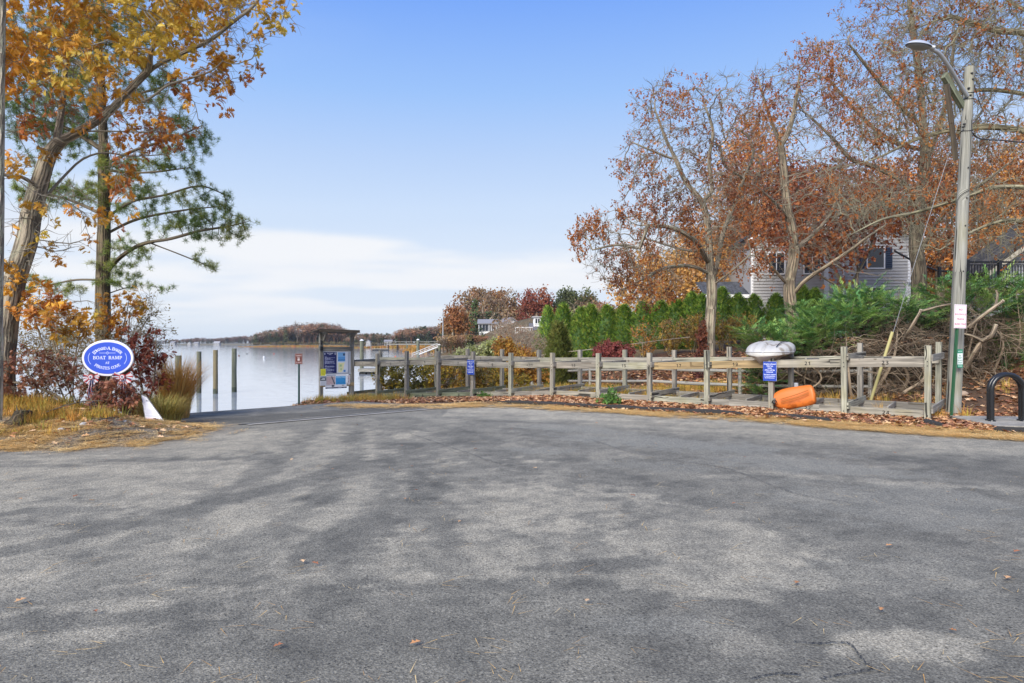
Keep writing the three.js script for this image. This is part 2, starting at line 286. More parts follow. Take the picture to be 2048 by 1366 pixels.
// worn pale areas and damp dark ones: photograph place, half width and half depth in metres, turn, strength
const worn = [[1040, 1010, 1.25, 1.35, -0.5, 1], [920, 1110, 0.8, 0.75, 0.2, 1], [1450, 1080, 1.0, 0.65, -0.35, 1], [1400, 1150, 0.75, 0.35, 0, 0.8], [1830, 1290, 0.5, 0.2, 0.1, 1], [1520, 1290, 0.2, 0.12, 0, 0.5], [660, 900, 0.4, 2.6, -0.48, 1], [700, 1010, 0.32, 1.5, -0.35, 0.9], [560, 1000, 0.5, 2.0, -0.55, 0.9], [620, 1150, 0.35, 0.7, -0.3, 0.7], [330, 1190, 0.62, 0.24, 0.35, 0.9], [200, 1270, 0.55, 0.12, 0.15, 0.7], [230, 1090, 2.6, 1.5, 0.3, 1], [100, 960, 4.2, 2.2, 0.2, 1], [420, 890, 2.2, 1.6, 0.5, 1], [330, 1000, 1.6, 1.3, 0, 0.8], [1700, 862, 4.5, 0.8, -0.62, 0.9], [1400, 838, 4.0, 0.6, -0.64, 0.9], [1000, 822, 2.6, 0.55, -0.5, 0.7], [1900, 880, 3, 0.55, -0.55, 0.9], [1320, 1020, 0.35, 0.22, 0, 0.7], [1620, 1100, 0.14, 0.1, 0, 0.5], [980, 1290, 0.2, 0.06, 0, 0.4], [1720, 960, 1.3, 0.2, -0.4, 0.7], [420, 1340, 0.35, 0.06, 0.1, 0.5]]
  .map(([px, py, a, b, t, k]) => [...flat(px, py), a, b, Math.cos(t), Math.sin(t), k]);
const damp = [[150, 1020, 0.62, 0.16, 0.1, 0.8], [210, 1045, 0.5, 0.14, 0.1, 0.7], [60, 1200, 0.8, 0.1, 0.25, 0.7], [300, 1130, 0.25, 0.8, -0.7, 0.5], [470, 1000, 0.16, 2.2, -0.55, 0.75], [640, 950, 0.13, 2.6, -0.5, 0.8], [740, 1050, 0.25, 1.6, -0.3, 0.8], [1180, 1130, 0.5, 0.16, 0.15, 0.9], [50, 932, 1.2, 0.12, 0, 0.6], [540, 1290, 1.3, 0.2, 0.12, 0.4], [300, 920, 1.8, 0.16, 0.1, 0.5], [870, 960, 0.7, 0.16, 0.2, 0.6]]
  .map(([px, py, a, b, t, k]) => [...flat(px, py), a, b, Math.cos(t), Math.sin(t), k]);
const film = [[1350, 887, 1.9, 0.75, -0.55, 1], [1150, 858, 1.3, 0.5, -0.6, 0.8], [1090, 900, 0.6, 0.3, 0, 0.8], [1600, 930, 1.4, 0.6, -0.6, 0.8], [1850, 1010, 1.6, 1.1, -0.7, 0.55], [1300, 930, 0.8, 0.4, -0.2, 0.5], [1320, 1250, 0.3, 0.12, 0, 0.4], [1750, 1150, 0.9, 0.5, 0.4, 0.25]]
  .map(([px, py, a, b, t, k]) => [...flat(px, py), a, b, Math.cos(t), Math.sin(t), k]);
function blobs(list, x, d, soft) { let m = 0; for (const [bx, bd, a, b, c, s, k] of list) { const dx = x - bx, dd = d - bd; if (Math.abs(dx) + Math.abs(dd) > 9) continue; const X = (dx * c + dd * s) / a, Y = (-dx * s + dd * c) / b, r = Math.hypot(X, Y); if (r < 1.9) { const n = 0.45 * fbm(x * 1.3 + bx, d * 1.3, 4) + 0.55 * fbm(x * 6 + bx, d * 6, 5); m = Math.max(m, k * (1 - sst(1 - soft * 0.7, 1 + soft * 0.2, r + (n - 0.5) * 2.6))); } } return m; }
const trackPts = (l) => new THREE.CatmullRomCurve3(l.map(([px, py]) => { const [x, d] = flat(px, py); return V(x, d, 0); })).getPoints(40);
const DARK_T = [[[20, 1215], [180, 1130], [350, 1040], [480, 970], [565, 915], [615, 870], [640, 845]], [[400, 1180], [520, 1090], [610, 1020], [680, 955], [708, 905], [712, 865], [700, 838]], [[620, 1230], [730, 1090], [768, 1000], [775, 930], [765, 870]], [[900, 1200], [880, 1060], [840, 950], [810, 880]]].map(trackPts);
const PALE_T = [[[150, 1190], [330, 1100], [430, 1050], [540, 985], [615, 925], [655, 880], [668, 848]], [[520, 1140], [610, 1075], [690, 1000], [732, 945], [742, 895], [735, 860]]].map(trackPts);
function trk(list, x, d, wd) { let m = 0; for (const P of list) { let b = 9; for (const p of P) { const q = (p.x - x) * (p.x - x) + (p.y - d) * (p.y - d); if (q < b) b = q; } b = Math.sqrt(b); if (b < wd * 2.6) m = Math.max(m, 1 - sst(0.7, 1.2, b / wd + (fbm(x * 2.1, d * 2.1, 3) - 0.5) * 1.3 + (fbm(x * 7, d * 7, 4) - 0.5) * 1.9)); } return m; }
function aspC(x, d) {
  const [s, t] = rampST(x, d);
  // wheel tracks sweep from the ramp towards the entrance: stretched noise across their run
  const across = (x + 2.4) * 0.9 + (d - 12) * 0.36 + 0.018 * (d - 10) * (d - 10), along = (d - x * 0.4) * 0.12, fine = fbm(x * 9, d * 9, 3) - 0.5, mid = fbm(x * 2.6, d * 2.6, 4) - 0.5;
  let pale = 0.16 + 0.16 * sst(0.42, 0.62, fbm(x * 0.5 + 4, d * 0.5, 5)) + 0.22 * sst(0.5, 0.6, fbm(across * 1.5, along * 1.6 + 7, 5) + 0.25 * fine) * sst(3, -1, x) * sst(3, 6, d);
  pale = Math.max(pale, blobs(worn, x, d, 0.42));
  pale += 0.3 * sst(0.58, 0.68, fbm(x * 1.7 + 20, d * 1.7, 5) + 0.12 * fine) * (1 - pale);
  pale = Math.max(pale * 0.9, 0.85 * trk(PALE_T, x, d, 0.2)); pale *= 1 - 0.6 * trk(DARK_T, x, d, 0.19) * sst(3.6, 5.5, d);
  pale *= 1 - 0.9 * blobs(damp, x, d, 0.4);
  pale = Math.max(pale, 0.95 * sst(3.6, 1.4, lotIn(x, d) + 1.9 * (fbm(x * 0.7, d * 1.4, 5) - 0.5)) * sst(8.4, 10.2, d) * (x > -1.5 ? 1 : 0.3));
  pale *= 0.86 + 0.7 * fine + 0.45 * mid; pale += 0.5 * mid + 0.25 * fine;
  let k = lerp(0.116, 0.295, clamp(pale, -0.15, 1.1)) + 0.018 * mid + 0.02 * fine;
  const fl = blobs(film, x, d, 0.55); k = lerp(k, 0.22, fl * 0.7);
  k += 0.03 * sst(11, 14.5, d) * (s < 0 ? 1 : 0.4);
  if (s > 0.45 && t < 0.5) k = lerp(k, 0.085, (1 - sst(1.5, 2.2, s + (fbm(x * 1.5, d * 1.5, 3) - 0.5) * 0.9 + (t + 3) * 0.12)) * 0.85);
  if (s < -0.02 && s > -0.75) k = lerp(k, 0.2, 0.5 * sst(0.35, 0.6, fbm(x * 2, d * 2, 3)));
  k *= 1 - 0.16 * sst(0.55, 0.8, vnoise(x * 0.3 + 8, d * 2.6 + x)) * sst(9, 13, d);
  const e = 1 - sst(0, 0.5, lotIn(x, d) + (fbm(x * 4, d * 4, 3) - 0.5) * 0.5), dust = [0.22, 0.19, 0.14], w = 0.05 * clamp(pale, 0, 1) - 0.03 * fl;
  return [lerp(k * (1.07 + w), dust[0], e * 0.5), lerp(k * 1.01, dust[1], e * 0.5), lerp(k * (0.81 - w), dust[2], e * 0.5)].map((c) => clamp(c * 1.6, 0.02, 0.8));
}
M.asphalt = std({ color: lin(1, 1, 1), map: aspTex, bumpMap: aspBump, bumpScale: 0.006, roughness: 0.93, vertexColors: true });
struct('parking_lot', sheet(sinhGrid(-58, 58, 0, 600, 5), sinhGrid(-38, 34, 4.5, 450, 4), (x, d) => { const sd = polyDist(LAND, x, d); return rampST(x, d)[0] > 0 ? H(x, d) : Math.min(H(x, d), 0.0 + 0.012 * (fbm(x * 0.4, d * 0.4, 2) - 0.5)); }, aspC, (x, d) => lotIn(x, d) > -0.8), M.asphalt);
// the seam at the head of the ramp: a pale concrete sill with a dark joint beside it
const concTex = dataTex(256, 256, (u, v) => { const k = 0.72 + 0.3 * (tfbm(u, v, 6, 5) - 0.5) + 0.2 * (tnoise(u * 120, v * 120, 120) - 0.5); return [k, k * 0.98, k * 0.94]; }, true); concTex.repeat.set(1, 1);
M.concrete = std({ color: lin(0.6, 0.58, 0.54), map: concTex, roughness: 0.9 });
M.joint = std({ color: lin(0.05, 0.05, 0.052), roughness: 0.9 });
function strip(s0, s1, t0, t1, up, n = 60, wob = 0.05) {
  const p = [], uv = [], ix = [];
  for (let i = 0; i <= n; i++) { const t = lerp(t0, t1, i / n), w = wob * (fbm(t * 2, s0 * 3, 3) - 0.5); for (const s of [s0 + w, s1 + w * 0.6]) { const [x, d] = rampXZ(s, t); p.push(x, H(x, d) + up, -d); uv.push(x, d); } if (i < n) ix.push(i * 2, i * 2 + 2, i * 2 + 1, i * 2 + 1, i * 2 + 2, i * 2 + 3); }
  const g = new THREE.BufferGeometry(); g.setAttribute('position', new THREE.Float32BufferAttribute(p, 3)); g.setAttribute('uv', new THREE.Float32BufferAttribute(uv, 2)); g.setIndex(ix); g.computeVertexNormals(); return g;
}
struct('ramp_sill', strip(-0.16, 0.02, -5.6, -0.3, 0.012), M.concrete);
struct('ramp_joint', strip(0.03, 0.2, -5.7, 0.3, 0.01, 60, 0.1), M.joint);
// the low asphalt berm half buried in leaves along the far edge of the lot
{
  const runs = [[[995, 806], [1150, 814], [1300, 822], [1420, 829], [1500, 833]], [[1530, 833], [1600, 839], [1665, 846]], [[1848, 849], [1885, 856]], [[1985, 863], [2060, 868], [2180, 875]]];
  const mb = new MB();
  for (const run of runs) {
    const c = new THREE.CatmullRomCurve3(run.map(([px, py]) => { const [x, d] = flat(px, py); return V(x, H(x, d) + 0.0, -d); })), n = 30, pts = c.getPoints(n);
    mb.tube(pts.map((p, i) => V(p.x, p.y + 0.025 + 0.03 * (fbm(p.x * 4, p.z * 4, 3) - 0.35), p.z)), pts.map((p, i) => 0.075 * Math.min(1, i / 3 + 0.3, (n - i) / 3 + 0.3)), 8, [1, 1, 1], 1, 0.5, true);
  }
  M.berm = std({ color: lin(0.03, 0.028, 0.026), roughness: 0.95, bumpMap: soilBump, bumpScale: 0.02 });
  struct('kerb_berm', mb.build(), M.berm);
}
// fine cracks, one round an old square patch near the camera
{
  const mb = new MB(), r = rng(61), dark = [0.03, 0.03, 0.03];
  for (const [pts, w] of [[[[1585, 1286], [1640, 1290], [1692, 1288], [1722, 1318], [1745, 1342]], 0.0032], [[[1500, 1362], [1560, 1350], [1600, 1352]], 0.0025], [[[1745, 1342], [1690, 1350], [1640, 1362]], 0.0025], [[[820, 868], [930, 905], [1010, 930], [1130, 942]], 0.004], [[[1180, 880], [1300, 915], [1440, 935], [1600, 990], [1720, 1010]], 0.004]]) {
    const c = new THREE.CatmullRomCurve3(pts.map(([a, b]) => { const [x, d] = flat(a, b); return V(x, 0, -d); })), n = 60, P = c.getPoints(n).map((p) => p.add(V((r() - 0.5) * 0.02, 0, (r() - 0.5) * 0.02)));
    for (let i = 0; i < n; i++) { const t = P[i + 1].clone().sub(P[i]).normalize(), s = V(-t.z, 0, t.x), w0 = w * (0.4 + r()), w1 = w * (0.4 + r()), y = 0.0125; const q = (p, k) => p.clone().addScaledVector(s, k).setY(y); mb.quad(q(P[i], w0), q(P[i + 1], w1), q(P[i + 1], -w1), q(P[i], -w0), dark); }
  }
  struct('asphalt_cracks', mb.build(), std({ color: lin(0.035, 0.035, 0.035), roughness: 0.95, side: THREE.DoubleSide }));
}
// water to the horizon
const ripV = (u, v) => 0.5 * tfbm(u, v, 12, 4) + 0.5 * tfbm(u * 1 + 0.4, v * 3, 8, 4);
const ripple = dataTex(512, 512, (u, v) => g3(ripV(u, v))); ripple.repeat.set(0.09, 0.16);
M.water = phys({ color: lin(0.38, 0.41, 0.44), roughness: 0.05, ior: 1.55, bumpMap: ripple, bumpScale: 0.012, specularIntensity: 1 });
{
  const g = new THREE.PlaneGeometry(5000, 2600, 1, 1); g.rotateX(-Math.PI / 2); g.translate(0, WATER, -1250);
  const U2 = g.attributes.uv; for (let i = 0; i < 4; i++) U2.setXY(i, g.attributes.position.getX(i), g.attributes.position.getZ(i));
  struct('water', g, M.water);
}
// ------------------------------------------------------------------ leaves
function leafMesh(mb, stations, len, wid, col, m4, curl = 0.25, fold = 0.35) {      // stations: [t, half width]
  const q = V(0, 0, 0), put = (x, y, z) => V(x, y, z).applyMatrix4(m4);
  const mid = stations.map(([t]) => put(0, -curl * len * t * t, len * t));
  const ed = [-1, 1].map((s) => stations.map(([t, w]) => put(s * w * len * wid, -curl * len * t * t + fold * w * len * wid * 0.8, len * t + (w > 0.2 ? 0.04 * len : 0))));
  for (let i = 0; i < stations.length - 1; i++) for (const e of ed) { mb.tri(mid[i], mid[i + 1], e[i + 1], col); if (stations[i][1] > 0) mb.tri(mid[i], e[i + 1], e[i], col); }
}
const OAK = [[0, 0.01], [0.16, 0.03], [0.24, 0.24], [0.33, 0.07], [0.46, 0.36], [0.55, 0.09], [0.68, 0.33], [0.77, 0.10], [0.88, 0.17], [1, 0]];
const OAK2 = [[0, 0.02], [0.28, 0.26], [0.42, 0.1], [0.62, 0.34], [0.75, 0.12], [1, 0]];
const OVAL = [[0, 0], [0.35, 0.26], [0.7, 0.22], [1, 0]];
const RHOM = [[0, 0], [0.45, 0.36], [1, 0]];
function cluster(seed, n, len, shape, spread, wid = 1, hang = 0.5) {                // a handful of leaves round one twig end
  const r = rng(seed), mb = new MB();
  for (let i = 0; i < n; i++) {
    const a = r() * 6.283, el = (r() - 0.5) * 2.2 - hang, L = len * (0.7 + 0.6 * r()), k = 0.72 + 0.56 * r();
    const m = M4([(r() - 0.5) * spread, (r() - 0.5) * spread, (r() - 0.5) * spread], -el, a, (r() - 0.5) * 2.4);
    leafMesh(mb, shape, L, wid, [k, k * (0.92 + 0.16 * r()), k * (0.8 + 0.4 * r())], m, 0.15 + 0.3 * r(), 0.2 + 0.5 * r());
  }
  return mb.build();
}
const needleTuft = (seed, n, len, w, up = 0.6) => { const r = rng(seed), mb = new MB(); for (let i = 0; i < n; i++) { const d = V(r() - 0.5, (r() - 0.5) + up * 0.35, r() - 0.5).normalize(), o = V((r() - 0.5) * 0.5 * len, (r() - 0.5) * 0.4 * len, (r() - 0.5) * 0.5 * len), s = V(r() - 0.5, r() - 0.5, r() - 0.5).cross(d).normalize().multiplyScalar(w), L = len * (0.6 + 0.7 * r()), k = 0.65 + 0.7 * r(); mb.tri(o.clone().add(s), o.clone().sub(s), o.clone().addScaledVector(d, L), [k, k, k * 0.9]); } return mb.build(); };
const LEAVES = {
  oakBig: cluster(11, 7, 0.155, OAK, 0.16, 1.1, 0.45), oakMid: cluster(12, 7, 0.15, OAK2, 0.22, 1.15), oakFar: cluster(13, 8, 0.19, RHOM, 0.5, 0.95), oakBack: cluster(14, 16, 0.22, RHOM, 0.95, 1),
  oval: cluster(15, 9, 0.075, OVAL, 0.17, 1.1, 0.1), ovalBig: cluster(16, 8, 0.10, OVAL, 0.22, 1.1, 0.2), clump: cluster(17, 40, 0.5, RHOM, 2.1, 1), pine: needleTuft(18, 26, 0.115, 0.004), pineFar: needleTuft(19, 40, 0.7, 0.07), tiny: cluster(20, 10, 0.05, OVAL, 0.14, 1, 0),
};
function instances(name, geo, mat, list, parent) {                                  // list: {p, s, c, q?}
  const im = new THREE.InstancedMesh(geo, mat, Math.max(1, list.length)); im.name = name;
  const m = new THREE.Matrix4(), q = new THREE.Quaternion(), e = new THREE.Euler(), s = V(1, 1, 1), c = new THREE.Color();
  list.forEach((o, i) => { if (o.q) q.copy(o.q); else q.setFromEuler(e.set(o.rx ?? 0, o.ry ?? 0, o.rz ?? 0, 'YXZ')); if (Array.isArray(o.s)) s.set(...o.s); else s.setScalar(o.s); m.compose(o.p, q, s); im.setMatrixAt(i, m); im.setColorAt(i, c.setRGB(o.c[0], o.c[1], o.c[2])); });
  im.userData.kind = 'stuff'; parent.add(im); return im;
}

// ------------------------------------------------------------------ branching that grows into the space of the crown
const ell = (px, py, rx, ry, D, rd, w = 1) => { const c = W(px, py, D); return { c, r: V(rx / F * D, ry / F * D, rd), w }; };
function samplePts(ells, n, r) {
  const vol = ells.map((e) => e.r.x * e.r.y * e.r.z * e.w), tot = vol.reduce((a, b) => a + b), out = [];
  ells.forEach((e, k) => { const m = Math.round(n * vol[k] / tot); for (let i = 0; i < m; i++) { let x, y, z; do { x = 2 * r() - 1; y = 2 * r() - 1; z = 2 * r() - 1; } while (x * x + y * y + z * z > 1); out.push(V(e.c.x + x * e.r.x, e.c.y + y * e.r.y, e.c.z + z * e.r.z)); } });
  return out;
}
function grow({ seeds, attractors, step = 0.2, infl = 1.6, kill = 0.35, jitter = 0.45, max = 7000, up = 0, seed = 1, fromAll = false, minStart = 0 }) {
  const r = rng(seed), N = [];
  const push = (p, par) => { N.push({ p, par, ch: [], fixed: false }); if (par >= 0) N[par].ch.push(N.length - 1); return N.length - 1; };
  const near = (p) => { let b = -1, bd = 1e9; N.forEach((n, i) => { const d = n.p.distanceToSquared(p); if (d < bd) { bd = d; b = i; } }); return b; };
  seeds.forEach((pts, k) => {
    const curve = new THREE.CatmullRomCurve3(pts, false, 'centripetal'), n = Math.max(2, Math.round(curve.getLength() / step)), P = curve.getSpacedPoints(n);
    let last = k && !fromAll ? near(P[0]) : push(P[0], -1);
    for (let i = 1; i <= n; i++) { last = push(P[i], last); N[last].fixed = true; }
  });
  const nA = attractors.length, bn = new Int32Array(nA).fill(-1), bd = new Float32Array(nA).fill(1e9), alive = new Uint8Array(nA).fill(1);
  let from = 0;
  for (let it = 0; it < 400 && N.length < max; it++) {
    for (let a = 0; a < nA; a++) if (alive[a]) { const A = attractors[a]; for (let i = from; i < N.length; i++) { const p = N[i].p; if (p.y < minStart) continue; const dx = p.x - A.x, dy = p.y - A.y, dz = p.z - A.z, d = dx * dx + dy * dy + dz * dz; if (d < bd[a]) { bd[a] = d; bn[a] = i; } } if (bd[a] < kill * kill) alive[a] = 0; }
    from = N.length;
    const pull = new Map();
    const far = it < 30 ? 1e9 : infl * infl;
    for (let a = 0; a < nA; a++) if (alive[a] && bn[a] >= 0 && bd[a] < far) { const i = bn[a], p = N[i].p, A = attractors[a], l = Math.sqrt(bd[a]); let v = pull.get(i); if (!v) pull.set(i, v = V(0, 0, 0)); v.x += (A.x - p.x) / l; v.y += (A.y - p.y) / l; v.z += (A.z - p.z) / l; }
    if (!pull.size) break;
    for (const [i, v] of pull) {
      v.normalize(); v.x += (r() - 0.5) * jitter; v.y += (r() - 0.5) * jitter + up; v.z += (r() - 0.5) * jitter; v.normalize();
      const q = N[i].p.clone().addScaledVector(v, step);
      if (N[i].ch.some((c) => N[c].p.distanceToSquared(q) < step * step * 0.09)) continue;
      push(q, i);
    }
    if (from === N.length) break;
  }
  for (const n of N) n.tips = 0;
  for (let i = N.length - 1; i >= 0; i--) { if (!N[i].ch.length) N[i].tips = 1; if (N[i].par >= 0) N[N[i].par].tips += N[i].tips; }
  return N;
}
function limbs(N, { R, rt, taper = 0, flare = 0.5, baseY = 0, cut = 0.05, seed = 3, twigs = 2, twigLen = 0.3, twigR = 0.006, col = [1, 1, 1], twigCol, wob = 0.25, droop = 0.1 }) {
  const r = rng(seed), root = N[0].tips, k = Math.log(R / rt) / Math.log(Math.max(2, root)), rad = N.map((n) => rt * Math.pow(n.tips, k));
  if (flare) N.forEach((n, i) => { const h = n.p.y - baseY; if (h < 1.6 && rad[i] > R * 0.5) rad[i] *= 1 + flare * Math.exp(-Math.max(0, h) / 0.28); });
  if (taper) { const dist = []; N.forEach((n, i) => { dist[i] = n.par < 0 ? 0 : dist[n.par] + n.p.distanceTo(N[n.par].p); rad[i] *= 1 - taper * sst(3.2, 6.5, dist[i]); }); }
  const big = new MB(), small = new MB(), stack = [];
  N.forEach((n, i) => { if (n.par < 0) stack.push([i, -1]); });
  while (stack.length) {
    let [i, par] = stack.pop(); const pts = [], rs = [];
    if (par >= 0) { pts.push(N[par].p); rs.push(Math.min(rad[par], rad[i] * 1.25)); }
    while (true) { pts.push(N[i].p); rs.push(rad[i]); if (!N[i].ch.length) break; let b = N[i].ch[0]; for (const c of N[i].ch) if (N[c].tips > N[b].tips) b = c; for (const c of N[i].ch) if (c !== b) stack.push([c, i]); i = b; }
    rs[rs.length - 1] *= 0.6;
    // thick stretch in the trunk mesh, thin stretch among the branches
    let cutAt = rs.findIndex((x) => x < cut); if (cutAt < 0) cutAt = rs.length;
    if (cutAt >= 2) big.tube(pts.slice(0, Math.min(pts.length, cutAt + 1)), rs.slice(0, Math.min(pts.length, cutAt + 1)), rs[0] > 0.14 ? 14 : rs[0] > 0.08 ? 9 : 6, col, 0.8, wob);
    if (cutAt < pts.length) { const s = Math.max(0, cutAt >= 2 ? cutAt : 0); if (pts.length - s >= 2) small.tube(pts.slice(s), rs.slice(s), rs[s] > 0.03 ? 5 : 3, twigCol ?? col, 0.8); }
  }
  const ends = [];
  N.forEach((n, i) => {
    if (n.tips > 3 || n.par < 0) return;
    const d = V(0, 0, 0).subVectors(n.p, N[n.par].p).normalize();
    for (let t = 0; t < twigs; t++) {
      const v = V(r() - 0.5, r() - 0.5 - droop, r() - 0.5).normalize().multiplyScalar(0.9).add(d).normalize(), L = twigLen * (0.4 + r()), m = n.p.clone().addScaledVector(v, L * 0.5); m.y += (r() - 0.5) * L * 0.25;
      const e = m.clone().addScaledVector(V(v.x + (r() - 0.5) * 0.8, v.y + (r() - 0.3) * 0.5, v.z + (r() - 0.5) * 0.8).normalize(), L * 0.5);
      small.tube([n.p, m, e], [twigR, twigR * 0.8, twigR * 0.4], 3, twigCol ?? col); ends.push(e);
    }
    ends.push(n.p);
  });
  return { big: big.build(), small: small.build(), ends };
}
function leafList(ends, { density, colors, size = 1, seed = 5, sv = 0.35, spread = 0.12 }) {
  const r = rng(seed), out = [];
  for (const e of ends) {
    const d = typeof density === 'function' ? density(e) : density;
    for (let k = 0; k < Math.ceil(d); k++) {
      if (r() > d - k) continue;
      const n = fbm(e.x * 0.55 + 30, e.y * 0.55 + e.z * 0.4, 2), w = clamp(n * 1.9 - 0.45 + (r() - 0.5) * 0.55, 0, 0.999) * (colors.length - 1), a = colors[Math.floor(w)], b = colors[Math.min(colors.length - 1, Math.floor(w) + 1)], f = w - Math.floor(w), br = 0.75 + 0.5 * r();
      out.push({ p: V(e.x + (r() - 0.5) * spread, e.y + (r() - 0.5) * spread, e.z + (r() - 0.5) * spread), s: size * (1 - sv / 2 + sv * r()), ry: r() * 6.28, rx: (r() - 0.5) * 1.2, rz: (r() - 0.5) * 1.2, c: [lerp(a[0], b[0], f) * br, lerp(a[1], b[1], f) * br, lerp(a[2], b[2], f) * br] });
    }
  }
  return out;
}
function tree(o) {
  const base = o.base, t = thing(o.name ?? 'oak_tree', o.label, o.category ?? 'tree', [0, 0, 0], 0, o.group);
  const N = grow({ seeds: o.seeds, attractors: samplePts(o.ells, o.n, rng(o.seed)), step: o.step ?? 0.22, infl: o.infl ?? 2, kill: o.kill ?? 0.4, jitter: o.jitter ?? 0.6, max: o.max ?? 6000, up: o.up ?? 0, seed: o.seed + 1, minStart: o.minStart ?? -99 });
  const L = limbs(N, { R: o.R, rt: o.rt ?? 0.008, baseY: base.y, taper: o.taper ?? 0, seed: o.seed + 2, twigs: o.twigs ?? 2, twigLen: o.twigLen ?? 0.35, twigR: o.twigR ?? 0.006, flare: o.flare ?? 0.6, cut: o.cut ?? 0.05, col: o.col ?? [1, 1, 1], twigCol: o.twigCol, wob: o.wob ?? 0.12, droop: o.droop ?? 0.1 });
  // the thing's origin is at its foot
  for (const g of [L.big, L.small]) g.translate(-base.x, -base.y, -base.z);
  t.position.copy(base);
  part('trunk', L.big, o.bark ?? M.barkOak, t); part('branches', L.small, o.twigMat ?? M.twig, t);
  let ends = L.ends; if (o.filter) ends = ends.filter(o.filter);
  const list = leafList(ends, { density: o.density ?? 1, colors: o.colors, size: o.size ?? 1, seed: o.seed + 3, sv: o.sv, spread: o.spread });
  for (const l of list) l.p.sub(base);
  instances('crown', o.leaf, o.leafMat ?? M.leaf, list, t);
  tree.log = (tree.log ?? '') + ` ${t.name}:${N.length}n/${list.length}l/${(L.big.index.count + L.small.index.count) / 3}t`;
  return t;
}
const px = (D0, list) => list.map(([x, y, dd = 0]) => W(x, y, D0 + dd));
const RUST = [[0.16, 0.06, 0.028], [0.33, 0.11, 0.026], [0.46, 0.175, 0.034], [0.28, 0.09, 0.028], [0.46, 0.22, 0.06]];
const GOLD = [[0.44, 0.14, 0.03], [0.6, 0.25, 0.032], [0.66, 0.36, 0.035], [0.58, 0.28, 0.03], [0.62, 0.44, 0.06]];
const RED = [[0.11, 0.03, 0.026], [0.18, 0.048, 0.03], [0.22, 0.075, 0.034], [0.14, 0.042, 0.03]];
const BROWN = [[0.12, 0.05, 0.03], [0.19, 0.075, 0.035], [0.26, 0.11, 0.05], [0.16, 0.06, 0.035]];
const YEL = [[0.32, 0.26, 0.03], [0.55, 0.38, 0.03], [0.62, 0.34, 0.03], [0.28, 0.26, 0.05], [0.42, 0.2, 0.03]];
const GREENS = [[0.045, 0.105, 0.014], [0.10, 0.19, 0.022], [0.17, 0.27, 0.035], [0.075, 0.15, 0.02], [0.2, 0.25, 0.04]];

// ------------------------------------------------------------------ left: gold oak, pine, slender trunk at the frame's edge
{
  const D = 13.2, b = onG(W(2, 760, D).x, D); b.y -= 0.1;
  tree({ label: 'big oak with golden orange leaves leaning over the left verge beside the oval sign', base: b, R: 0.19, taper: 0.42, flare: 0.6, rt: 0.009, seed: 101, n: 1500, step: 0.16, kill: 0.3, infl: 1.3, leaf: LEAVES.oakBig,
    seeds: [[b, ...px(D, [[10, 690], [18, 620], [34, 545], [54, 480], [62, 430], [78, 370], [98, 310], [118, 285], [150, 268], [215, 226], [248, 192], [300, 140], [370, 103], [420, 80], [468, 42], [510, 8], [535, -40]])],
      px(D, [[250, 200, 0], [285, 203, 0.1], [315, 185, 0.1], [335, 170, 0.1], [385, 155, 0.2], [425, 140, 0.2], [445, 122, 0.2]]), px(D, [[445, 124, 0.2], [470, 128, 0.2], [490, 122, 0.2]]), px(D, [[430, 145, 0.2], [445, 165, 0.2], [468, 156, 0.1], [482, 153, 0.1]]), px(D, [[405, 92], [455, 90, -0.2], [490, 88, -0.2], [520, 72, -0.2], [538, 63, -0.2]]),
      px(D, [[85, 400], [130, 350, 0.3], [165, 318, 0.5], [205, 305, 0.6], [260, 312, 0.8], [340, 308, 1]]), px(D, [[78, 375], [45, 355, -0.5], [18, 352, -0.9], [-30, 340, -1.3]]), px(D, [[112, 292], [125, 200, 0.6], [133, 110, 0.9], [148, 30, 1.1], [155, -60, 1.2]]), px(D, [[165, 262], [220, 262, -0.1], [292, 264, -0.2]]),
      px(D, [[300, 140], [302, 105, -0.3], [318, 70, -0.5], [355, 20, -0.8]])],
    ells: [ell(330, 60, 195, 110, D, 2.2, 1.3), ell(180, 170, 130, 120, D, 2.2), ell(50, 110, 90, 140, D - 0.6, 2), ell(300, 240, 110, 75, D, 1.6, 1.2), ell(90, 455, 85, 70, D - 0.2, 1.2, 1.0), ell(20, 300, 80, 140, D - 1, 1.6), ell(190, 400, 55, 60, D - 0.4, 1, 1.3), ell(540, 30, 60, 60, D, 0.8, 1.2), ell(400, 150, 40, 50, D, 0.9), ell(220, -120, 380, 130, D, 2.6, 0.8), ell(30, 520, 60, 60, D - 0.5, 0.8), ell(140, 610, 60, 40, D - 0.5, 0.5, 1.4)],
    density: (e) => 0.08 + 0.66 * sst(0.44, 0.58, fbm(e.x * 1.1 + 4, e.y * 1.1 + e.z, 2)), colors: GOLD, twigs: 2, twigLen: 0.32, spread: 0.15, cut: 0.035, wob: 0.08, col: [1.0, 1.0, 0.97], size: 0.86, twigR: 0.005 });
}
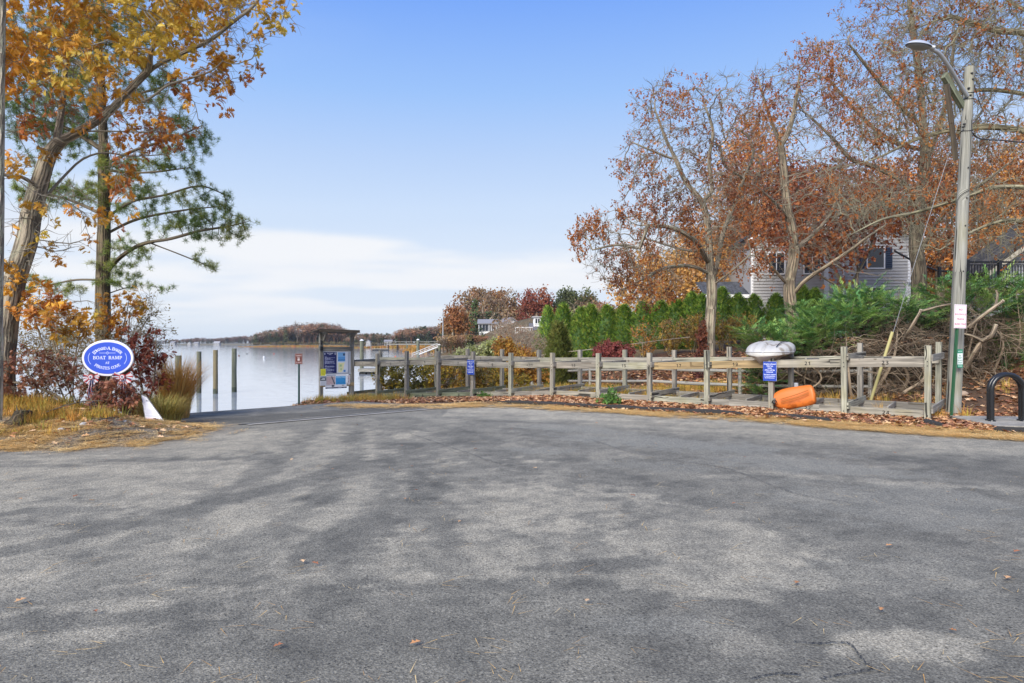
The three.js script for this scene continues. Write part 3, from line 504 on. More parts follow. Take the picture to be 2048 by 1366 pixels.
{
  const D = 16.5, b = onG(W(208, 780, D).x, D); b.y -= 0.1; const e = (x, y, rx, ry, dd = 0, rd = 1.1, w = 1) => ell(x, y, rx, ry, D + dd, rd, w);
  tree({ name: 'pine_tree', label: 'tall dark green pine behind the oval sign with a long bough reaching over the water', base: b, R: 0.165, rt: 0.0075, seed: 131, n: 2300, step: 0.15, kill: 0.26, infl: 0.9, leaf: LEAVES.pine, flare: 0.3, jitter: 0.35,
    seeds: [[b, ...px(D, [[207, 700], [206, 620], [206, 540], [208, 430], [207, 300], [203, 200], [198, 90], [194, 0], [190, -160]])],
      px(D, [[210, 548], [240, 515, -0.1], [285, 488, -0.3], [340, 478, -0.4], [400, 462, -0.5], [460, 452, -0.6], [498, 442, -0.6]]), px(D, [[300, 486, -0.3], [350, 505, -0.3], [400, 525, -0.4], [428, 536, -0.4]]), px(D, [[208, 440], [260, 405, 0.2], [330, 390, 0.2], [400, 372, 0.2], [448, 388, 0.1]]), px(D, [[208, 470], [270, 440, 0.4], [370, 420, 0.6], [450, 412, 0.6]]),
      px(D, [[207, 330], [270, 300, 0.4], [350, 275, 0.5], [405, 250, 0.5]]), px(D, [[207, 340], [290, 345, -0.4], [380, 335, -0.6]]), px(D, [[204, 220], [270, 190, 0.3], [340, 170, 0.4]]), px(D, [[206, 560], [150, 560, 0.2], [90, 572, 0.3], [30, 580, 0.4]]), px(D, [[206, 430], [140, 400, 0.4], [60, 380, 0.6]]), px(D, [[205, 300], [140, 260, 0.6], [40, 230, 0.9]]), px(D, [[200, 150], [120, 110, 0.6], [30, 90, 0.9]]), px(D, [[208, 590], [255, 575, 0.1], [300, 572, 0.1], [335, 578, 0.1]]), px(D, [[206, 620], [150, 660, 0.3], [110, 680, 0.4]])],
    ells: [e(430, 450, 80, 45, -0.5, 0.8, 1.5), e(400, 520, 40, 22, -0.4, 0.5, 1.3), e(400, 390, 70, 32, 0.2, 0.8, 1.4), e(340, 430, 70, 35, 0.4, 0.8), e(360, 275, 62, 50, 0.5, 1, 1.1), e(350, 335, 60, 28, -0.5, 0.8), e(310, 180, 70, 50, 0.3, 1), e(110, 230, 110, 90, 0.6, 1.2), e(90, 100, 110, 80, 0.8, 1.2), e(110, 385, 90, 40, 0.5, 1), e(100, 570, 80, 24, 0.3, 0.7, 0.8), e(240, 370, 60, 80, 0, 1.2, 0.7), e(230, 540, 50, 50, 0, 0.8, 0.6), e(130, 672, 50, 28, 0.3, 0.5), e(210, 40, 110, 80, 0, 1.4, 0.8), e(260, 500, 60, 30, -0.2, 0.7)],
    density: 2.3, colors: [[0.10, 0.17, 0.035], [0.16, 0.24, 0.045], [0.24, 0.30, 0.06], [0.32, 0.31, 0.065], [0.14, 0.22, 0.05]], twigs: 1, twigLen: 0.16, spread: 0.1, cut: 0.04, col: [0.46, 0.42, 0.34], twigCol: [0.6, 0.55, 0.48], twigR: 0.005, sv: 0.5 });
}
{
  const D = 11.2, b = onG(W(-4, 830, D).x, D); b.y -= 0.05;
  const t = thing('slender_tree', 'slender pale grey trunk rising along the left edge of the frame', 'tree', b), mb = new MB();
  const pts = px(D, [[-4, 840], [-2, 640], [0, 420], [2, 200], [4, 0], [6, -150]]).map((p) => p.sub(b)); mb.tube(new THREE.CatmullRomCurve3(pts).getPoints(24), Array.from({ length: 25 }, (_, i) => lerp(0.065, 0.045, i / 24)), 10, [1.3, 1.32, 1.3], 1, 0.2);
  part('trunk', mb.build(), M.barkOak, t);
}

// ------------------------------------------------------------------ right: the row of rust-leaved oaks above the kayak racks
const sparse = (lo, hi, f = 0.7) => (e) => lo + (hi - lo) * 2.3 * sst(0.50, 0.66, 0.45 * fbm(e.x * 1.6 + 3, e.y * 1.6 + e.z * 1.6, 2) + 0.55 * fbm(e.x * f + 11, e.y * f + e.z * f, 3));
const grey = [1.08, 1.06, 1.0], twg = [1.08, 1.05, 0.95];
{
  const D = 25, b = onG(W(1419, 715, D).x, D); b.y -= 0.1;
  tree({ label: 'gnarled oak with sparse rust leaves and pale trunk behind the middle of the rack', base: b, R: 0.19, rt: 0.0095, seed: 201, n: 2300, step: 0.2, kill: 0.3, infl: 1.3, leaf: LEAVES.oakMid, jitter: 1.0, group: 'oaks above the kayak racks',
    seeds: [[b, ...px(D, [[1420, 650], [1424, 580], [1420, 530], [1417, 470], [1404, 404], [1371, 363], [1352, 320], [1334, 283], [1312, 225]])],
      px(D, [[1420, 548], [1385, 533, -0.3], [1334, 535, -0.6], [1290, 556, -0.8], [1245, 580, -0.9]]), px(D, [[1424, 562], [1436, 520, 0.4], [1446, 466, 0.7], [1462, 425, 0.9], [1488, 356, 1.1], [1507, 305, 1.2], [1498, 275, 1.1], [1464, 252, 1]]), px(D, [[1404, 404], [1424, 378, 0.5], [1418, 320, 0.8], [1426, 262, 0.9], [1408, 205, 1]]),
      px(D, [[1416, 525], [1388, 480, -1], [1340, 455, -1.6], [1275, 450, -2]]), px(D, [[1290, 500, -1.8], [1235, 490, -2], [1185, 500, -2]]), px(D, [[1488, 356, 1.1], [1450, 330, 0.6], [1440, 290, 0.2]]), px(D, [[1417, 500], [1370, 500, 1.2], [1300, 480, 1.8]]), px(D, [[1352, 320], [1300, 300, -0.4], [1255, 280, -0.6]]), px(D, [[1426, 570], [1460, 545, -0.8], [1500, 510, -1.2]])],
    ells: [ell(1255, 490, 105, 85, D - 0.8, 2.6, 1.1), ell(1310, 330, 85, 90, D - 0.3, 2, 1), ell(1330, 220, 75, 70, D, 1.7), ell(1420, 240, 80, 95, D + 0.6, 2, 1), ell(1470, 300, 80, 110, D + 0.8, 2), ell(1400, 430, 100, 100, D, 2.8, 0.9), ell(1290, 570, 80, 45, D - 0.8, 1.6), ell(1190, 480, 45, 55, D - 1.4, 1.2), ell(1480, 500, 60, 60, D - 0.6, 1.4)],
    size: 0.52, density: (e) => { const y = (EYE - e.y) * F / D + HOR, n = 0.5 * fbm(e.x * 0.8 + 11, e.y * 0.8 + e.z * 0.5, 3) + 0.5 * fbm(e.x * 1.9, e.y * 1.9 + e.z * 1.5, 2); return y > 395 ? 0.04 + 1.7 * sst(0.48, 0.62, n) : 0.06 + 0.6 * sst(0.48, 0.64, n); }, colors: RUST, twigs: 3, twigLen: 0.36, spread: 0.2, col: grey, twigCol: twg, twigR: 0.007 });
}
{
  const D = 27, b = onG(W(1584, 690, D).x, D); b.y -= 0.15;
  tree({ label: 'forked oak with rusty red leaves in front of the grey house left corner', base: b, R: 0.24, rt: 0.0095, seed: 221, n: 2100, step: 0.21, kill: 0.36, infl: 1.4, leaf: LEAVES.oakMid, jitter: 0.8, group: 'oaks above the kayak racks',
    seeds: [[b, ...px(D, [[1583, 631], [1578, 577], [1582, 545], [1588, 510], [1585, 465], [1575, 417], [1568, 350], [1562, 295], [1546, 250], [1530, 205], [1515, 150]])],
      px(D, [[1586, 590], [1605, 566, -0.4], [1630, 547, -0.7], [1666, 524, -1.1], [1702, 499, -1.4], [1741, 470, -1.8], [1772, 449, -2]]), px(D, [[1576, 570], [1556, 548, -0.3], [1535, 520, -0.6], [1520, 480, -0.8]]), px(D, [[1562, 293], [1580, 255, 0.3], [1592, 200, 0.5], [1600, 140, 0.6]]), px(D, [[1590, 500], [1625, 470, 0.6], [1660, 430, 0.9], [1680, 380, 1]]), px(D, [[1580, 440], [1545, 400, -0.6], [1510, 370, -0.9]]), px(D, [[1666, 524, -1.1], [1690, 540, -1.5], [1740, 548, -1.9], [1790, 560, -2.1]])],
    ells: [ell(1540, 220, 75, 100, D, 2.2), ell(1610, 200, 80, 100, D + 0.4, 2.2), ell(1570, 370, 100, 80, D, 2.6, 1.1), ell(1650, 370, 80, 90, D + 0.3, 2.2), ell(1520, 480, 60, 60, D - 0.6, 1.6, 1.2), ell(1720, 450, 80, 60, D - 1.6, 1.6), ell(1620, 460, 80, 50, D, 2), ell(1540, 540, 40, 40, D - 0.8, 1), ell(1680, 505, 80, 34, D - 1.4, 1.3), ell(1620, 505, 50, 40, D - 0.6, 1.2)],
    size: 0.52, density: sparse(0.05, 0.75), colors: [[0.16, 0.05, 0.028], [0.28, 0.085, 0.028], [0.4, 0.14, 0.032], [0.3, 0.1, 0.03], [0.44, 0.2, 0.05]], twigs: 2, twigLen: 0.3, spread: 0.2, col: [1.0, 0.94, 0.85], twigCol: twg, twigR: 0.007 });
}
{
  const D = 31, b = onG(W(1832, 690, D).x, D); b.y -= 0.15;
  tree({ label: 'thick dark oak trunk with spreading rust crown at the grey house right corner', base: b, R: 0.31, rt: 0.010, seed: 241, n: 3000, step: 0.24, kill: 0.4, infl: 1.6, leaf: LEAVES.oakMid, jitter: 0.8, max: 7000, group: 'oaks above the kayak racks',
    seeds: [[b, ...px(D, [[1836, 604], [1838, 537], [1832, 500], [1834, 450], [1842, 400], [1850, 320], [1846, 240], [1838, 150], [1826, 60], [1815, -40]])],
      px(D, [[1840, 510], [1858, 470, -0.4], [1876, 442, -0.7], [1903, 412, -0.9], [1975, 360, -1.2], [2050, 300, -1.4]]), px(D, [[1842, 400], [1800, 360, 0.8], [1740, 330, 1.2], [1705, 320, 1.4], [1664, 275, 1.4], [1608, 222, 1.4]]), px(D, [[1850, 330], [1880, 250, 0.5], [1900, 160, 0.8], [1910, 60, 1]]), px(D, [[1848, 260], [1790, 200, -0.6], [1740, 140, -0.9], [1700, 90, -1]]), px(D, [[1834, 450], [1790, 420, -1], [1730, 410, -1.6], [1670, 430, -2]]), px(D, [[1846, 300], [1780, 280, 1.8], [1720, 230, 2.4], [1660, 160, 2.6]])],
    ells: [ell(1660, 170, 110, 110, D + 1, 2.6), ell(1760, 110, 110, 110, D, 2.8), ell(1860, 100, 110, 150, D + 0.6, 3), ell(1720, 300, 110, 90, D + 0.6, 2.6), ell(1850, 340, 120, 90, D, 2.8), ell(1700, 430, 90, 60, D - 1, 2), ell(1960, 330, 100, 100, D - 0.8, 2.4), ell(1820, -60, 140, 100, D, 3, 0.6), ell(1890, 440, 60, 40, D - 0.6, 1.4)],
    size: 0.55, density: sparse(0.03, 0.48, 0.6), colors: RUST, twigs: 3, twigLen: 0.42, spread: 0.24, col: [0.62, 0.58, 0.5], twigCol: twg, twigR: 0.008 });
}
{
  const D = 22, b = onG(W(2190, 720, D).x, D); b.y -= 0.15;
  tree({ label: 'oak at the right edge sending long lichened bare boughs across behind the street lamp', base: b, R: 0.2, rt: 0.011, seed: 261, n: 3000, step: 0.2, kill: 0.32, infl: 1.4, leaf: LEAVES.oakMid, jitter: 0.8, group: 'oaks above the kayak racks',
    seeds: [[b, ...px(D, [[2185, 600], [2175, 450], [2165, 300], [2150, 150], [2130, 0], [2120, -120]])],
      px(D, [[2172, 420], [2080, 380, -0.4], [1990, 375, -0.6], [1933, 393, -0.8], [1834, 424, -1], [1767, 438, -1.2], [1700, 470, -1.4]]), px(D, [[2168, 330], [2060, 265, 0.6], [1951, 255, 0.8], [1851, 272, 0.8], [1743, 320, 0.6], [1650, 340, 0.4]]), px(D, [[2160, 220], [2060, 190, 1.2], [1960, 180, 1.6], [1860, 205, 1.8]]), px(D, [[2150, 150], [2060, 70, 0.2], [1990, 60, 0.1], [1900, 30, 0]]), px(D, [[2140, 80], [2050, 20, 1], [1960, -30, 1.4], [1880, -60, 1.6]]), px(D, [[2176, 450], [2100, 460, -0.8], [2020, 440, -1], [1930, 470, -1.4], [1880, 500, -1.5]])],
    ells: [ell(1960, 120, 130, 120, D + 0.6, 2.2), ell(1800, 230, 110, 70, D + 0.6, 1.6), ell(1960, 260, 110, 60, D + 0.6, 1.6), ell(1760, 400, 110, 50, D - 1, 1.2), ell(1940, 400, 120, 60, D - 0.8, 1.5), ell(2040, 40, 110, 130, D + 0.4, 2), ell(1860, 70, 90, 90, D + 0.8, 1.8), ell(1880, 480, 70, 40, D - 1.4, 1), ell(2020, 470, 80, 60, D - 1, 1.2)],
    size: 0.58, density: sparse(0.01, 0.2), colors: RUST, twigs: 4, twigLen: 0.5, spread: 0.2, col: [0.95, 0.98, 0.8], twigCol: [1.1, 1.12, 0.92], twigR: 0.007 });
}
// the wood behind the houses
{
  const spec = [
    ['oak_tree', 'slim dark red oak screening the gable of the grey house', 1690, 690, 37, [[1700, 425, 110, 60], [1620, 390, 80, 60], [1760, 420, 80, 60], [1570, 455, 70, 45], [1660, 480, 90, 35]], [[0.2, 0.055, 0.035], [0.3, 0.09, 0.035], [0.4, 0.14, 0.04], [0.22, 0.06, 0.035]], 1.5, 0.12],
    ['oak_tree', 'orange brown oak behind the arborvitae hedge, left of the pale trunked oak', 1335, 690, 48, [[1330, 560, 95, 70], [1290, 590, 70, 45], [1390, 560, 70, 70]], [[0.40, 0.19, 0.05], [0.5, 0.27, 0.08], [0.42, 0.24, 0.1], [0.3, 0.13, 0.05]], 1.3, 0.22],
    ['oak_tree', 'dense red leaved oak directly behind the grey house chimney chase', 1690, 690, 54, [[1680, 400, 130, 90], [1560, 380, 110, 80], [1620, 450, 120, 60]], RED, 0.85, 0.3],
    ['oak_tree', 'orange leaved oak behind the house, between the two houses', 1880, 690, 50, [[1840, 390, 120, 90], [1960, 400, 110, 90], [1900, 500, 120, 60]], RUST, 1.4, 0.3],
    ['oak_tree', 'rusty oak behind the deck at the right edge', 2040, 690, 46, [[2040, 420, 100, 80], [2100, 320, 100, 100], [2000, 520, 80, 60]], RUST, 1.2, 0.28],
    ['oak_tree', 'reddish oak crown showing between the pale trunked and forked oaks', 1490, 690, 50, [[1480, 380, 80, 90], [1440, 480, 90, 60], [1520, 300, 60, 60]], [[0.28, 0.09, 0.035], [0.42, 0.17, 0.05], [0.5, 0.22, 0.06], [0.3, 0.07, 0.04]], 1.1, 0.26],
    ['oak_tree', 'yellowish orange oak filling the gap under the house eaves at right', 1930, 690, 60, [[1930, 560, 130, 70], [2040, 580, 90, 60], [1830, 560, 80, 60]], [[0.42, 0.2, 0.05], [0.5, 0.3, 0.08], [0.38, 0.15, 0.05]], 1.3, 0.25],
    ['oak_tree', 'ochre oak behind the low wing of the grey house', 1440, 690, 56, [[1430, 520, 90, 70], [1500, 470, 70, 60]], [[0.36, 0.2, 0.06], [0.46, 0.27, 0.09], [0.34, 0.13, 0.05]], 1.2, 0.24],
  ];
  spec.forEach(([name, label, bx, by, D, es, colors, dens, R], i) => {
    const b = onG(W(bx, by, D).x, D); b.y -= 0.2; const E = es.map(([x, y, rx, ry]) => ell(x, y, rx, ry, D, 2.6));
    tree({ name, label, base: b, R, rt: 0.02, seed: 300 + i * 17, n: 620, step: 0.45, kill: 0.7, infl: 2.6, leaf: LEAVES.oakBack, seeds: [[b, b.clone().lerp(E[0].c, 0.5).add(V(0.4, 0, 0.3)), E[0].c.clone()], ...E.slice(1).map((e) => [b.clone().lerp(E[0].c, 0.4), b.clone().lerp(e.c, 0.7), e.c.clone()])], ells: E, density: dens * 0.5, colors: colors.map((c) => [c[0] * 1.3, c[1] * 1.4, c[2] * 1.3]), twigs: 2, twigLen: 0.7, twigR: 0.014, spread: 0.5, col: [0.9, 0.86, 0.78], twigCol: [1.3, 1.25, 1.1] });
  });
}
// ------------------------------------------------------------------ lettering
const serif = 'serif', sans = 'sans-serif';
function printOn(tex, rough = 0.5) { return std({ map: tex, roughness: rough }); }
function panelGeo(w, h, d = 0.006) { return new RoundedBoxGeometry(w, h, d, 1, Math.min(0.002, d / 3)); }
function faceGeo(w, h) { return new THREE.PlaneGeometry(w, h); }
function textLines(c, lines, w, col, font = sans, weight = 'bold') { c.fillStyle = col; c.textAlign = 'center'; c.textBaseline = 'middle'; for (const [s, y, size] of lines) { c.font = `${weight} ${size}px ${font}`; c.fillText(s, w / 2, y, w * 0.92); } }

// ------------------------------------------------------------------ the kayak rack: 13 pairs of posts, rails, cross boards
const rackTop = (w) => lerp(0, 1, w);
{
  const rack = thing('kayak_rack', 'long weathered timber kayak rack with numbered rails along the far edge of the lot', 'kayak rack', onG(RF[0], RF[1]));
  rack.rotation.y = 0;
  const r = rng(77), BAY = 19.0 / 12, turn = Math.atan2(RE[1], RE[0]) ;                   // rails run along RE; x axis of a board turned onto it
  const o = rack.position, inv = (x, y, d) => [x - o.x, y - o.y, -d - o.z];
  const hAt = (w) => { const [x, d] = rackXZ(w, 0.4); return H(x, d); };
  // numbers, black stencil, on one sheet
  const NUMS = ['1', '3', '5', '7', '9', '11', '13', '15', '17', '19', '21', '23', '2', '4', '6', '8', '22', '24'];
  const atlas = canvasTex(1024, 512, (c, w, h) => { c.clearRect(0, 0, w, h); c.fillStyle = '#1c1b1a'; c.textAlign = 'center'; c.textBaseline = 'middle'; c.font = `bold 112px ${sans}`; NUMS.forEach((s, i) => { const x = (i % 6) * 170 + 85, y = Math.floor(i / 6) * 170 + 85; s.length === 1 ? c.fillText(s, x, y) : (c.fillText(s[0], x - 38, y), c.fillText(s[1], x + 38, y)); }); });
  const numMat = std({ map: atlas, transparent: true, alphaTest: 0.5, roughness: 0.8 });
  const numGeo = (s, h) => { const i = NUMS.indexOf(s), g = new THREE.PlaneGeometry(h * 1.5, h * 1.5), u0 = (i % 6) * 170 / 1024, v0 = 1 - (Math.floor(i / 6) * 170 + 170) / 512, du = 170 / 1024, dv = 170 / 512, U2 = g.attributes.uv; for (let k = 0; k < 4; k++) U2.setXY(k, u0 + U2.getX(k) * du, v0 + U2.getY(k) * dv); return g; };
  const put = (name, w, q, y, geo, mat, yaw = 0, tilt = 0, roll = 0) => { const [x, d] = rackXZ(w, q), m = part(name, geo, mat, rack, inv(x, y, d)); m.rotation.set(tilt, turn + yaw, roll, 'YXZ'); return m; };
  const boltGeo = new THREE.SphereGeometry(0.013, 6, 4);
  const DEP = 1.45, TOPS = [1.54, 1.51, 1.424, 1.41, 1.33, 1.30, 1.297, 1.282, 1.31, 1.30, 1.30, 1.195, 1.2], FRONT = [1.17, 1.12, 1.07, 1.01, 0.965, 0.945, 0.92, 0.90, 0.92, 0.917, 0.834, 0.80], BACK = [1.21, 1.19, 1.15, 1.12, 1.10, 1.07, 1.04, 1.05, 1.05, 1.055, 0.96, 0.95];   // heights of post tops and rails, measured from the lot
  for (let i = 0; i <= 12; i++) {
    const w = i * BAY, hf = hAt(w), hfr = (() => { const [x, d] = rackXZ(w, 0); return H(x, d); })();
    const L = TOPS[i] - hfr + 0.3, Lb = TOPS[i] + 0.06 - hf + 0.26 + r() * 0.03;
    const green = i > 7;
    if (i < 12 || true) put('post', w, 0, hfr + L / 2 - 0.3, plank(0.115, L, 0.115, r() * 3), M.woods[Math.floor(r() * 5)], (r() - 0.5) * 0.1, (r() - 0.5) * 0.015, (r() - 0.5) * 0.02);
    put('post', w, DEP, hf + Lb / 2 - 0.26, plank(0.11, Lb, 0.11, r() * 3), M.woods[Math.floor(r() * 5)], (r() - 0.5) * 0.1, (r() - 0.5) * 0.015, (r() - 0.5) * 0.02);
    for (const y of [FRONT[Math.min(11, i)] + 0.04, FRONT[Math.min(11, i)] - 0.05, hfr + 0.1]) put('bolt', w + 0.01 * (r() - 0.5), -0.058, y, boltGeo, M.wire);
    // cross boards from front to back, one high, one low, on the far side of the posts
    const sx = i === 12 ? 1 : -1;
    put('cross_board', w + sx * 0.085, DEP / 2, (i < 2 ? 1.3 : (FRONT[Math.min(11, i)] + BACK[Math.min(11, i)]) / 2), plank(DEP + 0.2, 0.14, 0.04, r() * 3), i > 9 ? M.wood : M.woods[Math.floor(r() * 5)], Math.PI / 2, 0, -0.02);
    put('cross_board', w + sx * 0.087, DEP / 2, hf + 0.25, plank(DEP + 0.2, 0.15, 0.04, r() * 3), green ? M.woodGreen : M.woods[Math.floor(r() * 5)], Math.PI / 2, 0, -0.03);
    if (i === 12) break;
    const hm = hAt(w + BAY / 2), slope = Math.atan2((FRONT[Math.min(11, i + 1)] - FRONT[Math.max(0, i - 1)]) * 0.5, BAY), lowSlope = Math.atan2(hAt(w + BAY) - hAt(w), BAY), newWood = i === 2 || i === 3;
    // i counts from the right-hand end, so bay i carries the numbers 23 - 2i above and 24 - 2i below
    const top = put('rail', w + BAY / 2, 0.078, FRONT[i] + (r() - 0.5) * 0.01, plank(BAY - (i % 1) + 0.06, 0.185, 0.04, r() * 3), newWood ? M.woodNew : M.woods[Math.floor(r() * 5)], 0, 0, slope);
    put('rail', w + BAY / 2, DEP - 0.076, BACK[i] + (r() - 0.5) * 0.01, plank(BAY + 0.04, 0.16, 0.04, r() * 3), M.woods[Math.floor(r() * 5)], 0, 0, slope);
    const low = put('rail', w + BAY / 2, 0.08, hm + 0.105, plank(BAY + 0.06, 0.19, 0.04, r() * 3), i > 7 ? M.woodGreen : M.woods[Math.floor(r() * 5)], 0, 0, lowSlope);
    put('rail', w + BAY / 2, DEP - 0.08, hm + 0.17, plank(BAY + 0.04, 0.17, 0.04, r() * 3), i > 8 ? M.woodGreen : M.woods[Math.floor(r() * 5)], 0, 0, lowSlope);
    put('joist', w + BAY * (0.42 + 0.1 * r()), DEP / 2, hm + 0.2, plank(DEP - 0.16, 0.1, 0.04, r() * 3), M.woods[Math.floor(r() * 5)], Math.PI / 2 + 0.06, 0, -0.02);
    if (i < 2) put('joist', w + BAY * (0.5 + 0.1 * r()), DEP / 2, FRONT[i] + 0.07, plank(DEP - 0.16, 0.09, 0.04, r() * 3), M.woods[Math.floor(r() * 5)], Math.PI / 2 + 0.06, 0, 0.02);
    for (const [rail, n] of [[top, String(23 - 2 * i)], [low, String(24 - 2 * i)]]) if (NUMS.includes(n)) { const m = part('number', numGeo(n, 0.115), numMat, rail, [(r() - 0.5) * 0.3 * (i > 1 ? 1 : 0.1), 0, -0.0225], [0, Math.PI, 0]); m.userData.label = `black stencilled number ${n}`; }
  }
}
const rackFace = Math.atan2(RE[1], RE[0]);
const rackTurn = rackFace + Math.PI;                                              // turned so that +z of a thing faces the lot

// ------------------------------------------------------------------ notices
function notice(name, label, W0, H0, tex, p, turn, group, edge = M.white) {
  const t = thing(name, label, 'sign', p, turn, group);
  part('panel', panelGeo(W0, H0, 0.008), edge, t); const f = part('print', faceGeo(W0 - 0.004, H0 - 0.004), printOn(tex), t, [0, 0, 0.0065]); return t;
}
const blueNotice = canvasTex(256, 384, (c, w, h) => {
  c.fillStyle = '#1f3f9e'; c.fillRect(0, 0, w, h); c.strokeStyle = '#2f57c0'; c.lineWidth = 6; c.strokeRect(5, 5, w - 10, h - 10);
  textLines(c, [['Dinghies allowed', 48, 28], ['ONLY on', 88, 30], ['racks;', 128, 30], ['others will be', 168, 30], ['removed.', 208, 30], ['Rack space assigned', 258, 23], ['to mooring holders', 292, 23], ['by Harbormaster', 326, 23]], w, '#f4f6ff');
});
{
  const at = (i) => { const w = i * 19 / 12, [x, d] = rackXZ(w, -0.105); return [x, H(x, d), d]; };
  let [x, h, d] = at(2); notice('rules_sign', 'blue notice with white lettering on the rack post beside the orange kayak', 0.31, 0.45, blueNotice, [x, h + 0.93, -d], rackTurn, 'blue rules signs on the rack');
  [x, h, d] = at(8); notice('rules_sign', 'smaller looking blue notice on the rack post between numbers 7 and 9', 0.31, 0.47, blueNotice, [x, h + 1.0, -d], rackTurn + 0.0, 'blue rules signs on the rack');
}

// ------------------------------------------------------------------ kayaks
function hullGeo(L, Wd, Dp, fn) {                                       // lofted sections along x
  const nS = 36, nA = 28, p = [], ix = [], uv = [];
  for (let i = 0; i <= nS; i++) { const t = i / nS * 2 - 1; for (let j = 0; j < nA; j++) { const a = j / nA * 2 * Math.PI, [x, y, z] = fn(t, a); p.push(x * L / 2, y * Dp, z * Wd / 2); uv.push(x * L / 2, z * Wd / 2); } }
  for (let i = 0; i < nS; i++) for (let j = 0; j < nA; j++) { const a = i * nA + j, b = i * nA + (j + 1) % nA, c = a + nA, e = b + nA; ix.push(a, b, c, b, e, c); }
  const g = new THREE.BufferGeometry(); g.setAttribute('position', new THREE.Float32BufferAttribute(p, 3)); g.setAttribute('uv', new THREE.Float32BufferAttribute(uv, 2)); g.setIndex(ix); g.computeVertexNormals(); return g;
}
const scuffTex = dataTex(512, 512, (u, v) => { const a = tfbm(u, v, 5, 5), s1 = sst(0.86, 0.95, tnoise(u * 6 + a * 2, v * 150, 150)) * sst(0.45, 0.6, tfbm(u + 0.4, v, 4, 3)), dirt = sst(0.52, 0.75, a); const k = 0.98 - 0.22 * dirt + 0.1 * s1; return [k, k * (1 - 0.05 * dirt + 0.1 * s1), k * (1 - 0.1 * dirt + 0.2 * s1)]; }, true);
{
  // the orange sit-on-top lies tilted on its side with its ribbed hull towards the lot
  const [x, d] = rackXZ(2 * 19 / 12 - 0.47, 0.12), t = thing('kayak', 'orange plastic kayak lying tilted on the lower rails of space 22', 'kayak', [x, H(x, d) + 0.32, -d], rackTurn + 0.12); t.rotation.set(0.1, rackTurn + 0.12, 0.2, 'YXZ');
  const sgn = (v, e) => Math.sign(v) * Math.pow(Math.abs(v), e);
  const hull = hullGeo(0.98, 0.5, 0.19, (u, a) => {
    const end = u > 0 ? Math.pow(Math.max(0, 1 - Math.pow(u, 14)), 0.5) * (1 - 0.05 * u * u) : Math.pow(Math.max(0, 1 - Math.pow(-u, 2.6)), 0.5);
    const w = Math.max(0.02, end), bottom = Math.sin(a) < 0, rib = bottom ? 0.13 * Math.exp(-Math.pow(Math.cos(a) / 0.16, 2)) - 0.1 * Math.exp(-Math.pow((Math.abs(Math.cos(a)) - 0.42) / 0.13, 2)) : 0;
    const c = sgn(Math.cos(a), 0.72), s = sgn(Math.sin(a), 0.8);
    return [u, s * (bottom ? 0.95 + rib : 0.65) * (0.35 + 0.65 * w) + 0.22 * u * u * u * u, c * w];
  });
  const org = std({ color: lin(0.6, 0.15, 0.018), roughness: 0.5, map: scuffTex });
  const h = part('hull', hull, org, t); h.rotation.set(1.28, 0, 0);
  const hd = new MB(); hd.tube(new THREE.CatmullRomCurve3([V(-0.05, 0, 0), V(-0.02, 0.05, 0.02), V(0.04, 0.06, 0.01), V(0.06, 0, 0)]).getPoints(8), 0.012, 6, [1, 1, 1], 1, 0, true); hd.add(new THREE.SphereGeometry(0.035, 8, 6), M4([0, -0.005, 0]));
  part('toggle_handle', hd.build(), M.black, t, [-0.4, -0.02, 0.22]);
  const gr = new MB(); for (const y of [0.02, 0.09]) gr.tube(new THREE.CatmullRomCurve3([V(-0.25, y - 0.05, 0.195), V(0.08, y + 0.0, 0.215), V(0.38, y + 0.06, 0.19)]).getPoints(10), 0.011, 5);
  part('hull_groove', gr.build(), std({ color: lin(0.42, 0.13, 0.02), roughness: 0.6 }), t);
}
{
  // the white one lies across the top rails, seen from one end, hull up
  const [x, d] = rackXZ(2 * 19 / 12 + 0.22, 0.62), t = thing('kayak', 'white plastic kayak lying across the top rails above number 19', 'kayak', [x, H(x, d) + 1.38, -d], rackTurn + 0.1);
  const hull = hullGeo(1.08, 1.8, 0.27, (u, a) => {
    const w = Math.max(0.02, Math.pow(Math.max(0, 1 - Math.pow(Math.abs(u), 2.8)), 0.55)), sa = Math.sin(a), ca = Math.cos(a), up = sa > 0;
    const notch = Math.exp(-Math.pow((u + 0.46) / 0.05, 2)) + Math.exp(-Math.pow((u - 0.0) / 0.06, 2)) * 1.1 + 0.5 * Math.exp(-Math.pow((u - 0.28) / 0.14, 2));
    const keel = Math.exp(-Math.pow((u + 0.05) / 0.42, 2)) * (0.75 + 0.35 * Math.exp(-Math.pow((u + 0.2) / 0.1, 2)));
    const y = up ? Math.pow(sa, 0.8) * (0.95 - 0.3 * notch) : -Math.pow(-sa, 1.6) * (0.3 + 1.25 * keel);
    return [u, y * (0.3 + 0.7 * w), ca * w];
  });
  const h = part('hull', hull, std({ color: lin(0.5, 0.485, 0.45), roughness: 0.5, map: scuffTex }), t); h.rotation.set(0.1, 0, 0.0);
  const st = new MB(); for (const u of [0.3]) st.tube(new THREE.CatmullRomCurve3([V(u - 0.02, 0.12, 0.68), V(u, 0.2, 0.45), V(u + 0.04, 0.25, 0), V(u + 0.06, 0.22, -0.3)]).getPoints(10), 0.011, 5);
  part('strap', st.build(), M.black, t);
  part('seam', new MB().tube(new THREE.CatmullRomCurve3(Array.from({ length: 21 }, (_, i) => { const u = i / 10 - 1, w = Math.pow(Math.max(0, 1 - Math.pow(Math.abs(u), 2.6)), 0.5); return V(u * 0.54, 0.0, w * 0.895); })).getPoints(40), 0.008, 5).build(), std({ color: lin(0.6, 0.6, 0.6), roughness: 0.5 }), t);
}

